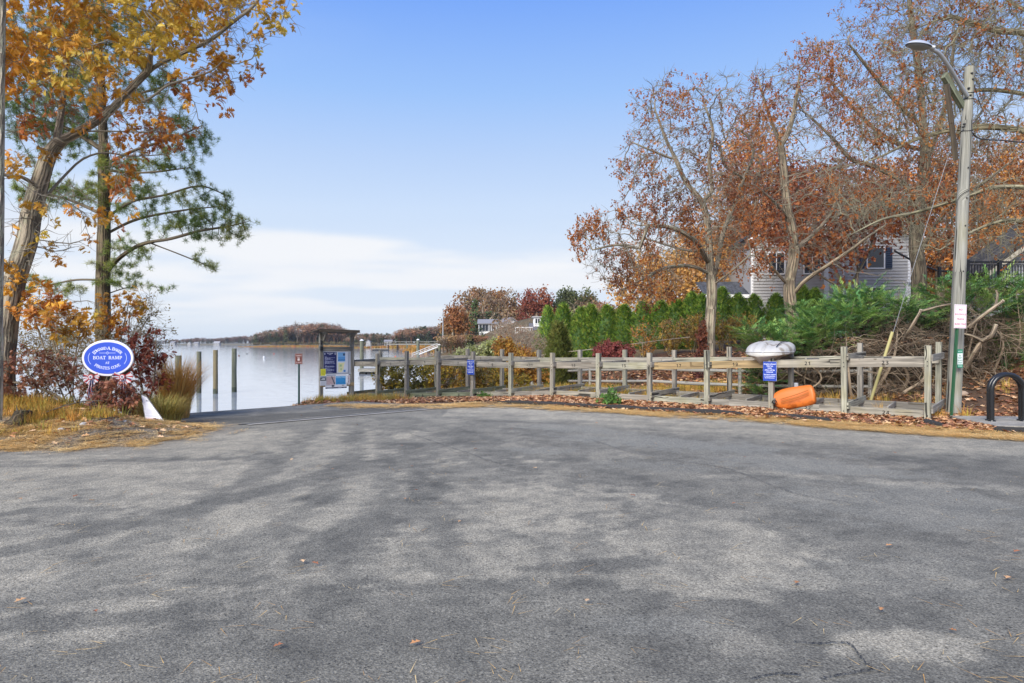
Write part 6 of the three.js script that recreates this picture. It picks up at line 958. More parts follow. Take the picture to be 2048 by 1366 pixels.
// ------------------------------------------------------------------ spreading junipers with their dead undersides
function juniper({ label, at, seed, ells, dead, nDead, feet, cols, n = 2600, L = 0.24, group }) {
  const [bx, by, D] = at, b = onG(W(bx, by, D).x, D), t = thing('juniper_bush', label, 'shrub', b, 0, group), r = rng(seed);
  const E = ells.map((e) => ell(e[0], e[1], e[2], e[3], D + (e[5] ?? 0), e[4] ?? 0.9)), DE = dead.map((e) => ell(e[0], e[1], e[2], e[3], D + (e[5] ?? 0), e[4] ?? 0.8));
  const seeds = []; feet.forEach(([fx, fy, dd = 0], k) => { const s = onG(W(fx, fy, D + dd).x, D + dd, -0.05), e = E[k % E.length], m = DE[k % DE.length]; seeds.push([s, s.clone().lerp(m.c, 0.6).add(V((r() - 0.5) * 0.5, 0.1, (r() - 0.5) * 0.4)), V(e.c.x + (r() - 0.5) * e.r.x, e.c.y - 0.1, e.c.z + (r() - 0.5) * e.r.z * 0.6)]); });
  const N = grow({ seeds, attractors: [...samplePts(E, 160, r), ...samplePts(DE, nDead, r)], step: 0.12, infl: 1.1, kill: 0.2, jitter: 0.9, max: 3200, seed: seed + 1, fromAll: true });
  N.forEach((q) => { if (q.par < 0) q.tips = Math.max(q.tips, 25); });
  const Lb = limbs(N, { R: 0.075, rt: 0.0065, flare: 0, cut: 9, seed: seed + 2, twigs: 3, twigLen: 0.42, twigR: 0.0055, twigCol: [0.62, 0.5, 0.4], droop: 0.35 });  // twigCol darkened to paint the bush's inner shade into the branches
  Lb.small.translate(-b.x, -b.y, -b.z); part('branches', Lb.small, M.twig, t).userData.label = 'tangle of bare grey brown branches';
  const N2 = grow({ seeds: seeds.slice(0, 3).map((q) => q.map((p) => p.clone().add(V((r() - 0.5) * 0.4, 0.05, 0.5)))), attractors: samplePts(DE.map((e) => ({ ...e, c: e.c.clone().add(V(0, 0, 0.55)), r: V(e.r.x, e.r.y, e.r.z * 0.5) })), Math.round(nDead * 0.16), r), step: 0.13, infl: 1.2, kill: 0.26, jitter: 1.1, max: 900, seed: seed + 7, fromAll: true });
  N2.forEach((q) => { if (q.par < 0) q.tips = Math.max(q.tips, 20); }); const L2 = limbs(N2, { R: 0.05, rt: 0.008, flare: 0, cut: 9, seed: seed + 8, twigs: 1, twigLen: 0.5, twigR: 0.007, twigCol: [1.5, 1.3, 1.1], droop: 0.3 }); L2.small.translate(-b.x, -b.y, -b.z); part('dead_branches', L2.small, M.twig, t).userData.label = 'pale bare outer branches';
  const shade = new MB(); for (const e of DE) for (let i = 0; i < n * 0.05; i++) { const p = V(e.c.x + (r() * 2 - 1) * e.r.x, e.c.y + (r() * 2 - 1) * e.r.y * 0.9, e.c.z - 0.3 - r() * e.r.z).sub(b), k = 0.6 + 0.8 * r(); spray(shade, p, V(r() - 0.5, r() - 0.4, r() - 0.5), 0.3, 0.12, r() < 0.5 ? [0.03 * k, 0.04 * k, 0.016 * k] : [0.05 * k, 0.035 * k, 0.02 * k]); } part('inner_foliage', shade.build(), leafGreen, t).userData.kind = 'stuff';  // near-black sprays added behind the tangle; their colour paints the hollow's shade
  // boughs: each a feathery plume of sprays reaching outwards and up
  const mb = new MB(), tot = E.reduce((s, e) => s + e.r.x * e.r.y, 0);
  for (const e of E) {
    const nb = Math.round(n * 4.2 / 30 * e.r.x * e.r.y / tot);
    for (let i = 0; i < nb; i++) {
      const a = r() * 6.283, cz = r() * 2 - 1, q = Math.sqrt(1 - cz * cz) , rr = 0.35 + 0.6 * Math.sqrt(r()), o = V(e.c.x + Math.cos(a) * q * e.r.x * rr, e.c.y + cz * e.r.y * rr, e.c.z + Math.sin(a) * q * e.r.z * rr);
      const dir = V((o.x - e.c.x) / e.r.x * 1.0 + (r() - 0.5) * 1.1, 0.12 + 0.5 * r(), (o.z - e.c.z) / e.r.z * 0.8 + (r() - 0.5) * 1.0).normalize(), len = (0.3 + 0.6 * r()) * 0.8, c = cols[Math.floor(r() * cols.length)], br = 0.75 + 0.5 * r();
      const lat = V(dir.z, 0.1 * (r() - 0.5), -dir.x).normalize(); for (let k = 0; k < 30; k++) { const u = k / 30, p = o.clone().addScaledVector(dir, u * len), sd = lat.clone().multiplyScalar((k & 1 ? 1 : -1) * (0.5 + 0.9 * r()) * (1.1 - u)).add(dir).add(V(0, 0.25 * (r() - 0.3), 0)), kk = br * (0.6 + 0.35 * r() + 0.35 * u); p.y -= 0.18 * u * u * len; p.sub(b); spray(mb, p.add(V((r() - 0.5) * 0.08, (r() - 0.5) * 0.05, (r() - 0.5) * 0.08)), sd, L * 0.85 * (0.5 + 0.5 * r()) * (1 - 0.45 * u), L * 0.13, [c[0] * kk, c[1] * kk, c[2] * kk]); }
    }
  }
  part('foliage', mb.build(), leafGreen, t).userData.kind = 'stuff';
  return t;
}
const JUN = [[0.08, 0.2, 0.05], [0.17, 0.33, 0.075], [0.27, 0.42, 0.1], [0.11, 0.27, 0.095], [0.32, 0.45, 0.11]];
juniper({ label: 'spreading green juniper rising behind the white kayak', at: [1580, 800, 19.5], seed: 601, n: 5200, ells: [[1540, 690, 50, 34, 0.9], [1600, 685, 45, 40, 0.9], [1505, 665, 30, 16, 0.6], [1640, 690, 40, 30, 0.8], [1600, 640, 34, 36, 0.7, 1.2], [1530, 745, 38, 34, 0.6, 0.6], [1520, 780, 22, 20, 0.5, 0.4]], dead: [[1640, 740, 60, 40, 0.9], [1600, 770, 50, 30, 0.7], [1570, 730, 60, 30, 0.8]], nDead: 520, feet: [[1570, 805], [1610, 808, 0.5], [1650, 806, 0.4]], cols: JUN });
juniper({ label: 'wide juniper with green tops over a hollow dead tangle behind numbers 21 and 23', at: [1760, 815, 18.5], seed: 611, n: 6800, ells: [[1700, 650, 60, 34, 1.1, 0.8], [1780, 625, 62, 26, 1, 0.8], [1700, 610, 40, 26, 0.7, 1.6], [1740, 598, 22, 22, 0.5, 1.2], [1665, 640, 40, 34, 0.8, 1.2], [1820, 640, 40, 30, 0.8, 1], [1640, 660, 30, 20, 0.7, 0.6]], dead: [[1700, 715, 90, 40, 1], [1800, 690, 90, 45, 1.1], [1860, 740, 60, 50, 1], [1760, 770, 100, 30, 1], [1790, 655, 50, 22, 0.7], [1700, 790, 80, 18, 0.8]], nDead: 1500, feet: [[1690, 815, 0.2], [1745, 818, 0.4], [1800, 818, 0], [1850, 822, 0.6]], cols: JUN });
juniper({ label: 'juniper spreading right of the pole with pale sawn dead limbs', at: [1960, 800, 18.5], seed: 621, n: 5600, ells: [[1900, 590, 50, 28, 0.9, 0.6], [1980, 578, 50, 26, 0.9, 0.4], [1950, 615, 60, 30, 0.9, 0.4], [2030, 650, 40, 50, 0.9, 0.4], [2010, 720, 46, 40, 0.8, 0.6], [1960, 690, 40, 30, 0.7, 1], [2060, 600, 40, 40, 0.9]], dead: [[1940, 650, 60, 30, 0.9], [1990, 680, 60, 36, 0.9], [1930, 720, 60, 50, 0.8], [1970, 755, 40, 24, 0.6]], nDead: 900, feet: [[1955, 800, 0.4], [2000, 790, 0.8], [1930, 805, 0.6]], cols: JUN });
{
  // the thick sawn limbs that show pale against the tangle
  const D = 17.6, spec = [['pale forked dead limb standing out of the juniper above the rack corner', [[1806, 680, 0.6], [1822, 655, 0.2], [1838, 628, 0], [1842, 620, 0]], [[1842, 622, 0], [1880, 612, -0.1], [1925, 604, 0]], 0.05], ['long dead limb rising to the right edge beside the trash sign', [[1938, 655, 0.3], [1960, 635, 0.1], [1985, 617, 0], [2006, 602, 0]], [[1990, 614, 0], [1995, 590, 0.1], [1992, 580, 0.1]], 0.055], ['stout curved limb stub right of the pole above the leaf slope', [[1930, 735, 0.6], [1965, 682, 0.2], [1982, 672, 0], [1992, 650, 0]], [[1968, 682, 0.1], [1945, 672, 0.3], [1915, 665, 0.6]], 0.065]];
  spec.forEach(([label, a, c, r0], i) => { const P = a.map(([x, y, dd]) => W(x, y, D + dd)), Q = c.map(([x, y, dd]) => W(x, y, D + dd)), b = P[0], t = thing('dead_limb', label, 'branch', b), mb = new MB(); const tb = (l, r) => { const c2 = new THREE.CatmullRomCurve3(l.map((p) => p.clone().sub(b))); mb.tube(c2.getPoints(16), Array.from({ length: 17 }, (_, k) => r * (1 - 0.25 * k / 16)), 8, [1.2, 1.1, 1], 1, 0.3, true); }; tb(P, r0); tb(Q, r0 * 0.6); part('limb', mb.build(), M.barkOak, t); const cut = part('cut_end', new THREE.CylinderGeometry(r0 * 0.78, r0 * 0.78, 0.012, 12), std({ color: lin(0.6, 0.5, 0.38), roughness: 0.8 }), t); const e = P[P.length - 1].clone().sub(b), f = P[P.length - 2].clone().sub(b), dv = e.clone().sub(f).normalize(); cut.position.copy(e).addScaledVector(dv, 0.004); cut.quaternion.setFromUnitVectors(V(0, 1, 0), dv); });
  const lg = onG(W(1925, 800, 17.4).x, 17.4, 0.05), logs = thing('split_log', 'short pale split log lying in the leaves right of the pole', 'log', lg, 0.7); part('log', new MB().tube([V(-0.22, 0.0, 0), V(0, 0.02, 0.03), V(0.22, 0.0, 0)], [0.07, 0.08, 0.07], 10, [1, 1, 1], 1, 0.15, true).build(), std({ color: lin(0.5, 0.36, 0.24), roughness: 0.9 }), logs);
}

// ------------------------------------------------------------------ grasses
function grassClump(seed, n, h, spread, lean, cols, w = 0.006) {
  const r = rng(seed), mb = new MB();
  for (let i = 0; i < n; i++) {
    const a = r() * 6.283, q = Math.sqrt(r()) * spread * 0.3, b = V(Math.cos(a) * q, 0, Math.sin(a) * q), L = h * (0.55 + 0.55 * r()), out = lean * (0.3 + r()), d = V(Math.cos(a + (r() - 0.5)) * out, 0, Math.sin(a + (r() - 0.5)) * out), s = V(-Math.sin(a), 0, Math.cos(a)).multiplyScalar(w * (0.6 + 0.8 * r())), c = cols[Math.floor(r() * cols.length)], k = 0.7 + 0.6 * r(), col = [c[0] * k, c[1] * k, c[2] * k];
    const P = [0, 0.35, 0.7, 1].map((u) => b.clone().add(V(d.x * u * u * L, L * (u - 0.42 * u * u * u * Math.min(1.4, out)), d.z * u * u * L)));
    for (let k2 = 0; k2 < 3; k2++) { const w0 = 1 - k2 * 0.3, w1 = k2 === 2 ? 0 : 1 - (k2 + 1) * 0.3, A = P[k2].clone().addScaledVector(s, w0), B = P[k2].clone().addScaledVector(s, -w0), C = P[k2 + 1].clone().addScaledVector(s, w1), E = P[k2 + 1].clone().addScaledVector(s, -w1); mb.tri(A, B, C, col); if (w1) mb.tri(B, E, C, col); }
  }
  return mb.build();
}
const STRAW = [[0.7, 0.38, 0.08], [0.78, 0.5, 0.15], [0.58, 0.28, 0.06], [0.64, 0.36, 0.1]], OLIVE = [[0.38, 0.32, 0.07], [0.5, 0.38, 0.09], [0.28, 0.26, 0.06], [0.55, 0.4, 0.12]];
for (const [label, x, y, D, h, lean, n, cols, sp] of [['tall orange ornamental grass right of the fallen board', 352, 808, 15.3, 1.6, 0.45, 2200, STRAW, 0.9], ['short olive grass tuft between the fallen board and the tall orange grass', 325, 832, 13.6, 0.72, 0.75, 1300, OLIVE, 1.1], ['wispy straw grass behind the fallen board', 290, 815, 14.6, 0.9, 0.6, 900, OLIVE, 0.9]]) {
  const t = thing('grass_clump', label, 'grass', onG(W(x, y, D).x, D, -0.03), 0, 'grass clumps on the left verge'); part('blades', grassClump(Math.round(x), n, h, sp, lean, cols), M.litter, t);
}
// ------------------------------------------------------------------ across the water
const farMat = std({ color: lin(1, 1, 1), roughness: 0.9, vertexColors: true, side: THREE.DoubleSide });
function farTree(seed, kind) {                                           // one metre tall, scaled where it stands; bare limbs below, leaf-sized faces above
  const r = rng(seed), mb = new MB(), bark = [0.30, 0.27, 0.25];
  if (kind === 'pine') {
    mb.tube([V(0, 0, 0), V(0.01, 0.95, 0)], [0.022, 0.006], 5, [0.18, 0.14, 0.1]);
    for (let i = 0; i < 420; i++) { const u = 0.22 + 0.76 * r(), a = r() * 6.28, lob = 0.7 + 0.5 * vnoise(u * 9, a * 1.2), R = (0.26 * Math.pow(1 - u, 0.6) + 0.03) * lob * Math.sqrt(r()), p = V(Math.cos(a) * R, u, Math.sin(a) * R), s = 0.035 + 0.03 * r(), k = 0.6 + 0.8 * r(); const q = () => p.clone().add(V((r() - 0.5) * s * 2, (r() - 0.5) * s * 1.3, (r() - 0.5) * s * 2)); mb.tri(q(), q(), q(), [k, k, k * 0.9]); }
    return mb.build();
  }
  const limbsN = 6 + Math.floor(r() * 3), ends = [];
  const lean = V((r() - 0.5) * 0.1, 0.42, (r() - 0.5) * 0.1); mb.tube([V(0, 0, 0), lean.clone().multiplyScalar(0.5), lean], [0.026, 0.02, 0.016], 5, bark);
  for (let i = 0; i < limbsN; i++) { const a = i / limbsN * 6.28 + r(), e = V(Math.cos(a) * (0.14 + 0.2 * r()), 0.66 + 0.28 * r(), Math.sin(a) * (0.14 + 0.2 * r())), s = lean.clone().multiplyScalar(0.6 + 0.4 * r()); mb.tube([s, s.clone().lerp(e, 0.5).add(V(0, -0.03, 0)), e], [0.012, 0.009, 0.004], 3, bark); for (let k = 0; k < 5; k++) { const t = s.clone().lerp(e, 0.5 + 0.4 * r()), f = t.clone().add(V((r() - 0.5) * 0.26, 0.03 + 0.16 * r(), (r() - 0.5) * 0.26)); mb.tube([t, f], [0.006, 0.002], 3, bark); ends.push(f); } ends.push(e); }
  const n = kind === 'bare' ? 90 : 330;
  for (let i = 0; i < n; i++) { const e = ends[Math.floor(r() * ends.length)], p = e.clone().add(V((r() - 0.5) * 0.17, (r() - 0.5) * 0.12, (r() - 0.5) * 0.17)), s = 0.026 + 0.024 * r(), k = 0.55 + 0.8 * r(); const q = () => p.clone().add(V((r() - 0.5) * s * 2, (r() - 0.5) * s * 1.5, (r() - 0.5) * s * 2)); mb.tri(q(), q(), q(), [k, k * (0.9 + 0.2 * r()), k]); }
  return mb.build();
}
const FT = { rust: [farTree(701, 'rust'), farTree(702, 'rust'), farTree(703, 'rust')], bare: [farTree(704, 'bare'), farTree(705, 'bare')], pine: [farTree(706, 'pine'), farTree(707, 'pine')] };
function farLand(name, x0, x1, D, dep, yTop) {                           // a low strip of shore
  const xs = [], nx = 60, mb = new THREE.BufferGeometry(), p = [], ix = []; const rows = [[-0.5, WATER - 0.6], [0.0, WATER + 0.25], [0.15, yTop * 0.5], [0.5, yTop], [1, yTop], [1.2, WATER - 1]];
  for (let i = 0; i <= nx; i++) { const t = i / nx, X = lerp(x0, x1, t), e = Math.min(1, Math.min(t, 1 - t) * 8); rows.forEach(([f, h]) => p.push((X - 1024) / F * D, lerp(WATER - 0.6, h, e), -(D + (f * dep + (fbm(X * 0.05, D, 3) - 0.5) * 8) * (0.3 + 0.7 * e)))); }
  const m = rows.length; for (let i = 0; i < nx; i++) for (let j = 0; j < m - 1; j++) { const a = i * m + j, b = a + m; ix.push(a, b, a + 1, b, b + 1, a + 1); }
  mb.setAttribute('position', new THREE.Float32BufferAttribute(p, 3)); mb.setIndex(ix); mb.computeVertexNormals();
  struct(name, mb, std({ color: lin(0.16, 0.14, 0.09), roughness: 0.95, side: THREE.DoubleSide }));
}
function woods(name, label, prof, D, dep, n, seed, mix, cols, y0 = 1) {
  const g = thing(name, label, 'woods', W((prof[0][0] + prof[prof.length - 1][0]) / 2, 690, D)); g.userData.kind = 'stuff'; g.position.y = WATER; const r = rng(seed), lists = { rust: [], bare: [], pine: [] };
  const top = (x) => { for (let i = 1; i < prof.length; i++) if (x <= prof[i][0]) return lerp(prof[i - 1][1], prof[i][1], (x - prof[i - 1][0]) / (prof[i][0] - prof[i - 1][0])); return prof[prof.length - 1][1]; };
  for (let i = 0; i < n; i++) {
    const x = lerp(prof[0][0], prof[prof.length - 1][0], r()), dd = r() * dep, d = D + dd, q = r(), kind = q < mix[0] ? 'rust' : q < mix[0] + mix[1] ? 'bare' : 'pine', tp = W(x, top(x) + 9 * r() * r() * (D / d), d), by = y0, h = Math.max(2.2, (tp.y - by) * (0.72 + 0.28 * r())) , c = cols[kind][Math.floor(r() * cols[kind].length)], k = 0.75 + 0.5 * r();
    lists[kind].push({ p: V((x - 1024) / F * d, by - 0.3, -d).sub(g.position), s: [h * (0.95 + 0.4 * r()), h, h * (0.95 + 0.4 * r())], ry: r() * 6.28, c: [c[0] * k, c[1] * k, c[2] * k] });
  }
  for (const k of Object.keys(lists)) FT[k].forEach((geo, i) => { const l = lists[k].filter((_, j) => j % FT[k].length === i); if (l.length) instances(k === 'pine' ? 'pine_trees' : k === 'bare' ? 'bare_trees' : 'leafy_trees', geo, farMat, l, g); });
  // undergrowth along the shore
  return g;
}
const FC = { rust: [[0.24, 0.12, 0.06], [0.3, 0.15, 0.075], [0.2, 0.10, 0.06], [0.22, 0.16, 0.1]], bare: [[0.34, 0.29, 0.25], [0.38, 0.33, 0.28]], pine: [[0.035, 0.06, 0.025], [0.05, 0.075, 0.03], [0.07, 0.085, 0.03]] };
const FC2 = { rust: [[0.19, 0.10, 0.07], [0.22, 0.12, 0.09], [0.17, 0.10, 0.08]], bare: [[0.24, 0.2, 0.18]], pine: [[0.05, 0.065, 0.05], [0.06, 0.075, 0.055]] };
farLand('far_shore', 296, 740, 720, 60, 0.6); farLand('island_shore', 478, 745, 430, 60, 1.0); farLand('cove_shore', 690, 960, 330, 70, 1.2);
woods('far_woods', 'low far wooded shore at the horizon right of the oval sign', [[306, 681], [330, 678], [375, 676], [400, 673], [440, 674], [470, 670], [520, 668], [600, 670], [740, 670]], 730, 60, 620, 711, [0.6, 0.15, 0.25], FC2, 0);
woods('island_woods', 'rounded wooded point across the water behind the kiosk', [[502, 671], [515, 664], [540, 655], [552, 661], [562, 651], [600, 642], [640, 642], [668, 645], [690, 655], [725, 664], [745, 670]], 440, 45, 330, 713, [0.62, 0.26, 0.12], FC, 0.2);
woods('island_brush', 'low olive and yellow brush along the foot of the wooded point', [[505, 684], [560, 681], [640, 680], [745, 683]], 432, 12, 240, 715, [0.7, 0.15, 0.15], { rust: [[0.18, 0.14, 0.06], [0.22, 0.17, 0.06], [0.15, 0.12, 0.06], [0.3, 0.24, 0.06]], bare: [[0.26, 0.22, 0.17]], pine: [[0.045, 0.07, 0.03]] }, -0.3);
woods('cove_woods', 'wooded shore across the cove right of the kiosk roof', [[690, 672], [712, 667], [745, 663], [790, 664], [800, 656], [830, 651], [862, 649], [885, 648], [930, 640], [1000, 640]], 335, 60, 420, 717, [0.55, 0.2, 0.25], FC, 0.4);
woods('cove_brush', 'low brush and marsh edge across the cove behind the pier', [[695, 686], [800, 683], [900, 680], [960, 678]], 322, 14, 160, 719, [0.75, 0.15, 0.1], { rust: [[0.2, 0.17, 0.08], [0.24, 0.2, 0.1], [0.17, 0.14, 0.07]], bare: [[0.28, 0.24, 0.19]], pine: [[0.05, 0.08, 0.03]] }, -0.3);
[['dark evergreen at the left tip of the wooded point', 541, 667, 436, 1], ['small dark evergreen beside the yellow brush of the point', 512, 668, 438, 0], ['dark green pine on the cove shore right of the capped pile', 858, 662, 328, 1], ['rounded dark green tree on the cove shore nearest the flagpole', 838, 668, 326, 0]].forEach(([label, x, y, D, k], i) => { const p = W(x, y, D), h = p.y + 0.6, t = thing('evergreen_tree', label, 'tree', [p.x, -0.6, -D]); part('crown', FT.pine[k], i % 2 ? std({ color: lin(0.045, 0.075, 0.03), roughness: 0.9, vertexColors: true, side: THREE.DoubleSide }) : std({ color: lin(0.035, 0.055, 0.025), roughness: 0.9, vertexColors: true, side: THREE.DoubleSide }), t).scale.set(h * 1.2, h, h * 1.2); });
function farHouse(label, x, y0, y1, w, D, o = {}) {
  const m = W(x, y1, D), ww = w / F * D, h = (y1 - y0) / F * D, t = thing('house', label, 'house', m, o.turn ?? 0), wall = new MB(), wh = h * (o.wall ?? 0.6), dp = o.depth ?? ww * 0.7;
  box(wall, -ww / 2, ww / 2, -(o.under ?? 1), wh, -dp, 0); if (o.gable) { const s = new THREE.Shape(); s.moveTo(-ww / 2, 0); s.lineTo(ww / 2, 0); s.lineTo(0, h - wh); wall.add(new THREE.ExtrudeGeometry(s, { depth: dp, bevelEnabled: false }), M4([0, wh, -dp])); }
  part('wall', wall.build(), o.mat ?? M.white, t); const r2 = new MB(), e = 0.25, th = 0.15, rf = (A) => { const up = A.map((p) => p.clone().add(V(0, th, 0))); r2.quad(up[0], up[1], up[2], up[3], [1, 1, 1]); r2.quad(A[3], A[2], A[1], A[0], [1, 1, 1]); for (let k = 0; k < 4; k++) r2.quad(A[k], A[(k + 1) % 4], up[(k + 1) % 4], up[k], [1, 1, 1]); };
  if (o.gable) { rf([V(-ww / 2 - e, wh - e * 0.6, e), V(0, h, e), V(0, h, -dp - e), V(-ww / 2 - e, wh - e * 0.6, -dp - e)]); rf([V(0, h, e), V(ww / 2 + e, wh - e * 0.6, e), V(ww / 2 + e, wh - e * 0.6, -dp - e), V(0, h, -dp - e)]); } else { rf([V(-ww / 2 - e, wh - 0.1, e), V(ww / 2 + e, wh - 0.1, e), V(ww / 2 + e, h, -dp / 2), V(-ww / 2 - e, h, -dp / 2)]); rf([V(-ww / 2 - e, h, -dp / 2), V(ww / 2 + e, h, -dp / 2), V(ww / 2 + e, wh - 0.1, -dp - e), V(-ww / 2 - e, wh - 0.1, -dp - e)]); }
  part('roof', r2.build(), std({ color: lin(...(o.roof ?? [0.2, 0.2, 0.22])), roughness: 0.9 }), t);
  for (const [fx, fy, fw, fh] of o.win ?? []) windowPart(t, fx * ww, fy * h, fw, fh, 0.005, M.white, 2);
  return t;
}
const dull = std({ color: lin(0.34, 0.34, 0.35), roughness: 0.8 });
farHouse('small pale house, leftmost on the far shore', 345, 683, 690, 9, 715, { mat: dull, win: [[-0.2, 0.3, 0.9, 1.2], [0.2, 0.3, 0.9, 1.2]] });
farHouse('white gabled house on the far shore between the first two pilings', 378, 684, 690, 6, 715, { mat: dull, gable: true, win: [[0, 0.3, 1, 1.2]] });
farHouse('long white house on the far shore directly above the second piling', 392, 684, 690, 9, 716, { mat: dull, win: [[-0.25, 0.3, 1, 1.2], [0.25, 0.3, 1, 1.2]] });
farHouse('biggest pale house on the far shore, left of the tallest piling', 433, 683, 690, 11, 714, { mat: dull, roof: [0.3, 0.3, 0.32], win: [[-0.3, 0.28, 1, 1.2], [0, 0.28, 1, 1.2], [0.3, 0.28, 1, 1.2]] });
farHouse('white gabled house across the cove behind the capped pile', 736, 680, 689, 9, 325, { mat: dull, gable: true, win: [[0, 0.3, 0.5, 0.7]] });
farHouse('grey white house across the cove right of the first capped pile', 776, 680, 688, 15, 328, { mat: dull, win: [[0.1, 0.3, 0.6, 0.8]] });

// ------------------------------------------------------------------ the wooded hill with white houses
const hill = (label, x, top, D, es, kind, seed, o = {}) => {
  const b = onG((x - 1024) / F * D, D, -0.3), E = es.map(([a, c, rx, ry]) => ell(a, c, rx, ry, D + (rng(seed + a)() - 0.5) * 4, Math.max(2, rx / F * D * 0.8)));
  if (kind === 'pine') { const h = (EYE + (HOR - top) / F * D) - b.y, t = thing('pine_tree', label, 'tree', b); part('crown', FT.pine[seed % 2], std({ color: lin(...(o.col ?? [0.06, 0.085, 0.03])), roughness: 0.9, vertexColors: true, side: THREE.DoubleSide }), t).scale.set(h * (o.w ?? 1.1), h, h * (o.w ?? 1.1)); return t; }
  return tree({ name: o.name ?? kind === 'bare' ? 'bare_tree' : 'oak_tree', label, base: b, R: o.R ?? 0.28, rt: 0.028, seed, n: o.n ?? 170, step: 0.8, kill: 1.3, infl: 5, jitter: 0.5, leaf: LEAVES.clump, seeds: [[b, b.clone().lerp(E[0].c, 0.5), E[0].c.clone()], ...E.slice(1).map((e) => [b.clone().lerp(E[0].c, 0.4), b.clone().lerp(e.c, 0.7), e.c.clone()])], ells: E, density: (o.density ?? (kind === 'bare' ? 0.1 : 0.55)) * 1.15, colors: o.colors, twigs: 2, twigLen: 1.2, twigR: 0.022, spread: 0.8, col: [1.1, 1.05, 1], twigCol: [1.7, 1.6, 1.45], size: 0.8 });
};
const HR = [[0.26, 0.10, 0.03], [0.34, 0.14, 0.04], [0.3, 0.16, 0.06]], HO = [[0.36, 0.18, 0.07], [0.3, 0.2, 0.1], [0.24, 0.14, 0.08]], HG = [[0.26, 0.2, 0.12], [0.3, 0.2, 0.11]];
hill('orange oak at the left end of the wooded hill beside the flagpole', 905, 600, 112, [[907, 625, 16, 24], [920, 645, 16, 22], [900, 650, 10, 18]], 'oak', 801, { colors: HR });
hill('grey twigged oak with a thin rust crown, second along the hill from the flagpole', 930, 585, 118, [[935, 605, 22, 20], [925, 630, 14, 18]], 'oak', 803, { colors: HO, density: 0.3 });
hill('slim green pine among the hill oaks', 951, 598, 108, [], 'pine', 806, { w: 0.8, col: [0.06, 0.10, 0.035] });
hill('tall bare grey tree in the middle of the hill left of the white gable', 985, 588, 112, [[985, 615, 26, 26], [1005, 640, 20, 20], [970, 640, 16, 20]], 'bare', 807, { colors: HG, density: 0.22 });
hill('rusty oak crown behind the bare grey tree', 968, 582, 130, [[965, 600, 24, 18], [1000, 600, 22, 16]], 'oak', 809, { colors: HO, density: 0.5 });
hill('brown leaved oak left of the big red crown', 1030, 590, 132, [[1030, 612, 20, 20], [1015, 630, 16, 16]], 'oak', 811, { colors: HO, density: 0.45 });
hill('big round red oak crown above the white dormered house', 1075, 580, 120, [[1072, 606, 30, 26], [1085, 625, 26, 20], [1055, 630, 16, 18]], 'oak', 813, { colors: [[0.24, 0.06, 0.035], [0.3, 0.08, 0.04], [0.32, 0.12, 0.05]], density: 0.7 });
hill('bare tree with pale limbs in front of the white gabled house', 1012, 620, 92, [[1008, 650, 18, 18], [1020, 640, 14, 16]], 'bare', 815, { colors: HG, density: 0.08 });
hill('dark round pine behind the hedge left end', 1138, 586, 125, [[1138, 600, 22, 14], [1130, 615, 26, 14]], 'oak', 817, { name: 'pine_tree', colors: [[0.05, 0.08, 0.025], [0.08, 0.11, 0.03], [0.11, 0.12, 0.04]], density: 1.1 });
hill('olive green pine behind the hedge, right of the dark round pine', 1170, 587, 128, [[1170, 600, 16, 12], [1176, 614, 20, 12]], 'oak', 818, { name: 'pine_tree', colors: [[0.09, 0.11, 0.03], [0.14, 0.14, 0.04], [0.2, 0.13, 0.05]], density: 1.0 });
hill('grey bare tree before the two pines', 1155, 600, 105, [[1150, 622, 26, 18], [1180, 625, 22, 16]], 'bare', 821, { colors: HG, density: 0.15 });
hill('pale orange oak behind the hedge middle', 1200, 600, 110, [[1200, 622, 30, 16], [1235, 622, 22, 14]], 'oak', 823, { colors: [[0.4, 0.22, 0.11], [0.44, 0.2, 0.1], [0.34, 0.24, 0.13]], density: 0.5 });
hill('small dark evergreen by the white gabled house', 998, 640, 94, [], 'pine', 826, { w: 0.9, col: [0.03, 0.055, 0.025] });
hill('small dark evergreen at the foot of the hill below the first house', 962, 655, 90, [], 'pine', 827, { w: 1.6, col: [0.035, 0.06, 0.025] });
hill('pine at the shoulder of the hill just right of the flagpole', 893, 640, 120, [], 'pine', 828, { w: 0.9, col: [0.05, 0.075, 0.03] });
woods('hill_woods', 'mixed woods filling the back of the hill behind the white houses', [[893, 645], [905, 618], [930, 602], [985, 600], [1040, 606], [1075, 600], [1105, 608], [1150, 612], [1250, 618], [1330, 600], [1400, 590]], 140, 30, 170, 835, [0.6, 0.25, 0.15], { rust: [[0.26, 0.13, 0.06], [0.34, 0.16, 0.07], [0.24, 0.15, 0.08]], bare: [[0.3, 0.25, 0.2]], pine: [[0.06, 0.09, 0.035]] }, 3.5);
farHouse('white house half hidden among hill trees, left of the gabled one', 975, 640, 661, 34, 104, { win: [[-0.32, 0.25, 0.9, 1.0], [0.05, 0.25, 0.9, 1.0], [0.33, 0.25, 0.9, 1.0]], under: 0.8, wall: 0.68 });
farHouse('white gabled house on the hill above the grey brush', 1022, 637, 658, 34, 100, { win: [[-0.05, 0.25, 0.7, 0.8], [0.28, 0.25, 0.6, 0.8]], gable: true, turn: 0.5, under: 1.6, wall: 0.6 });
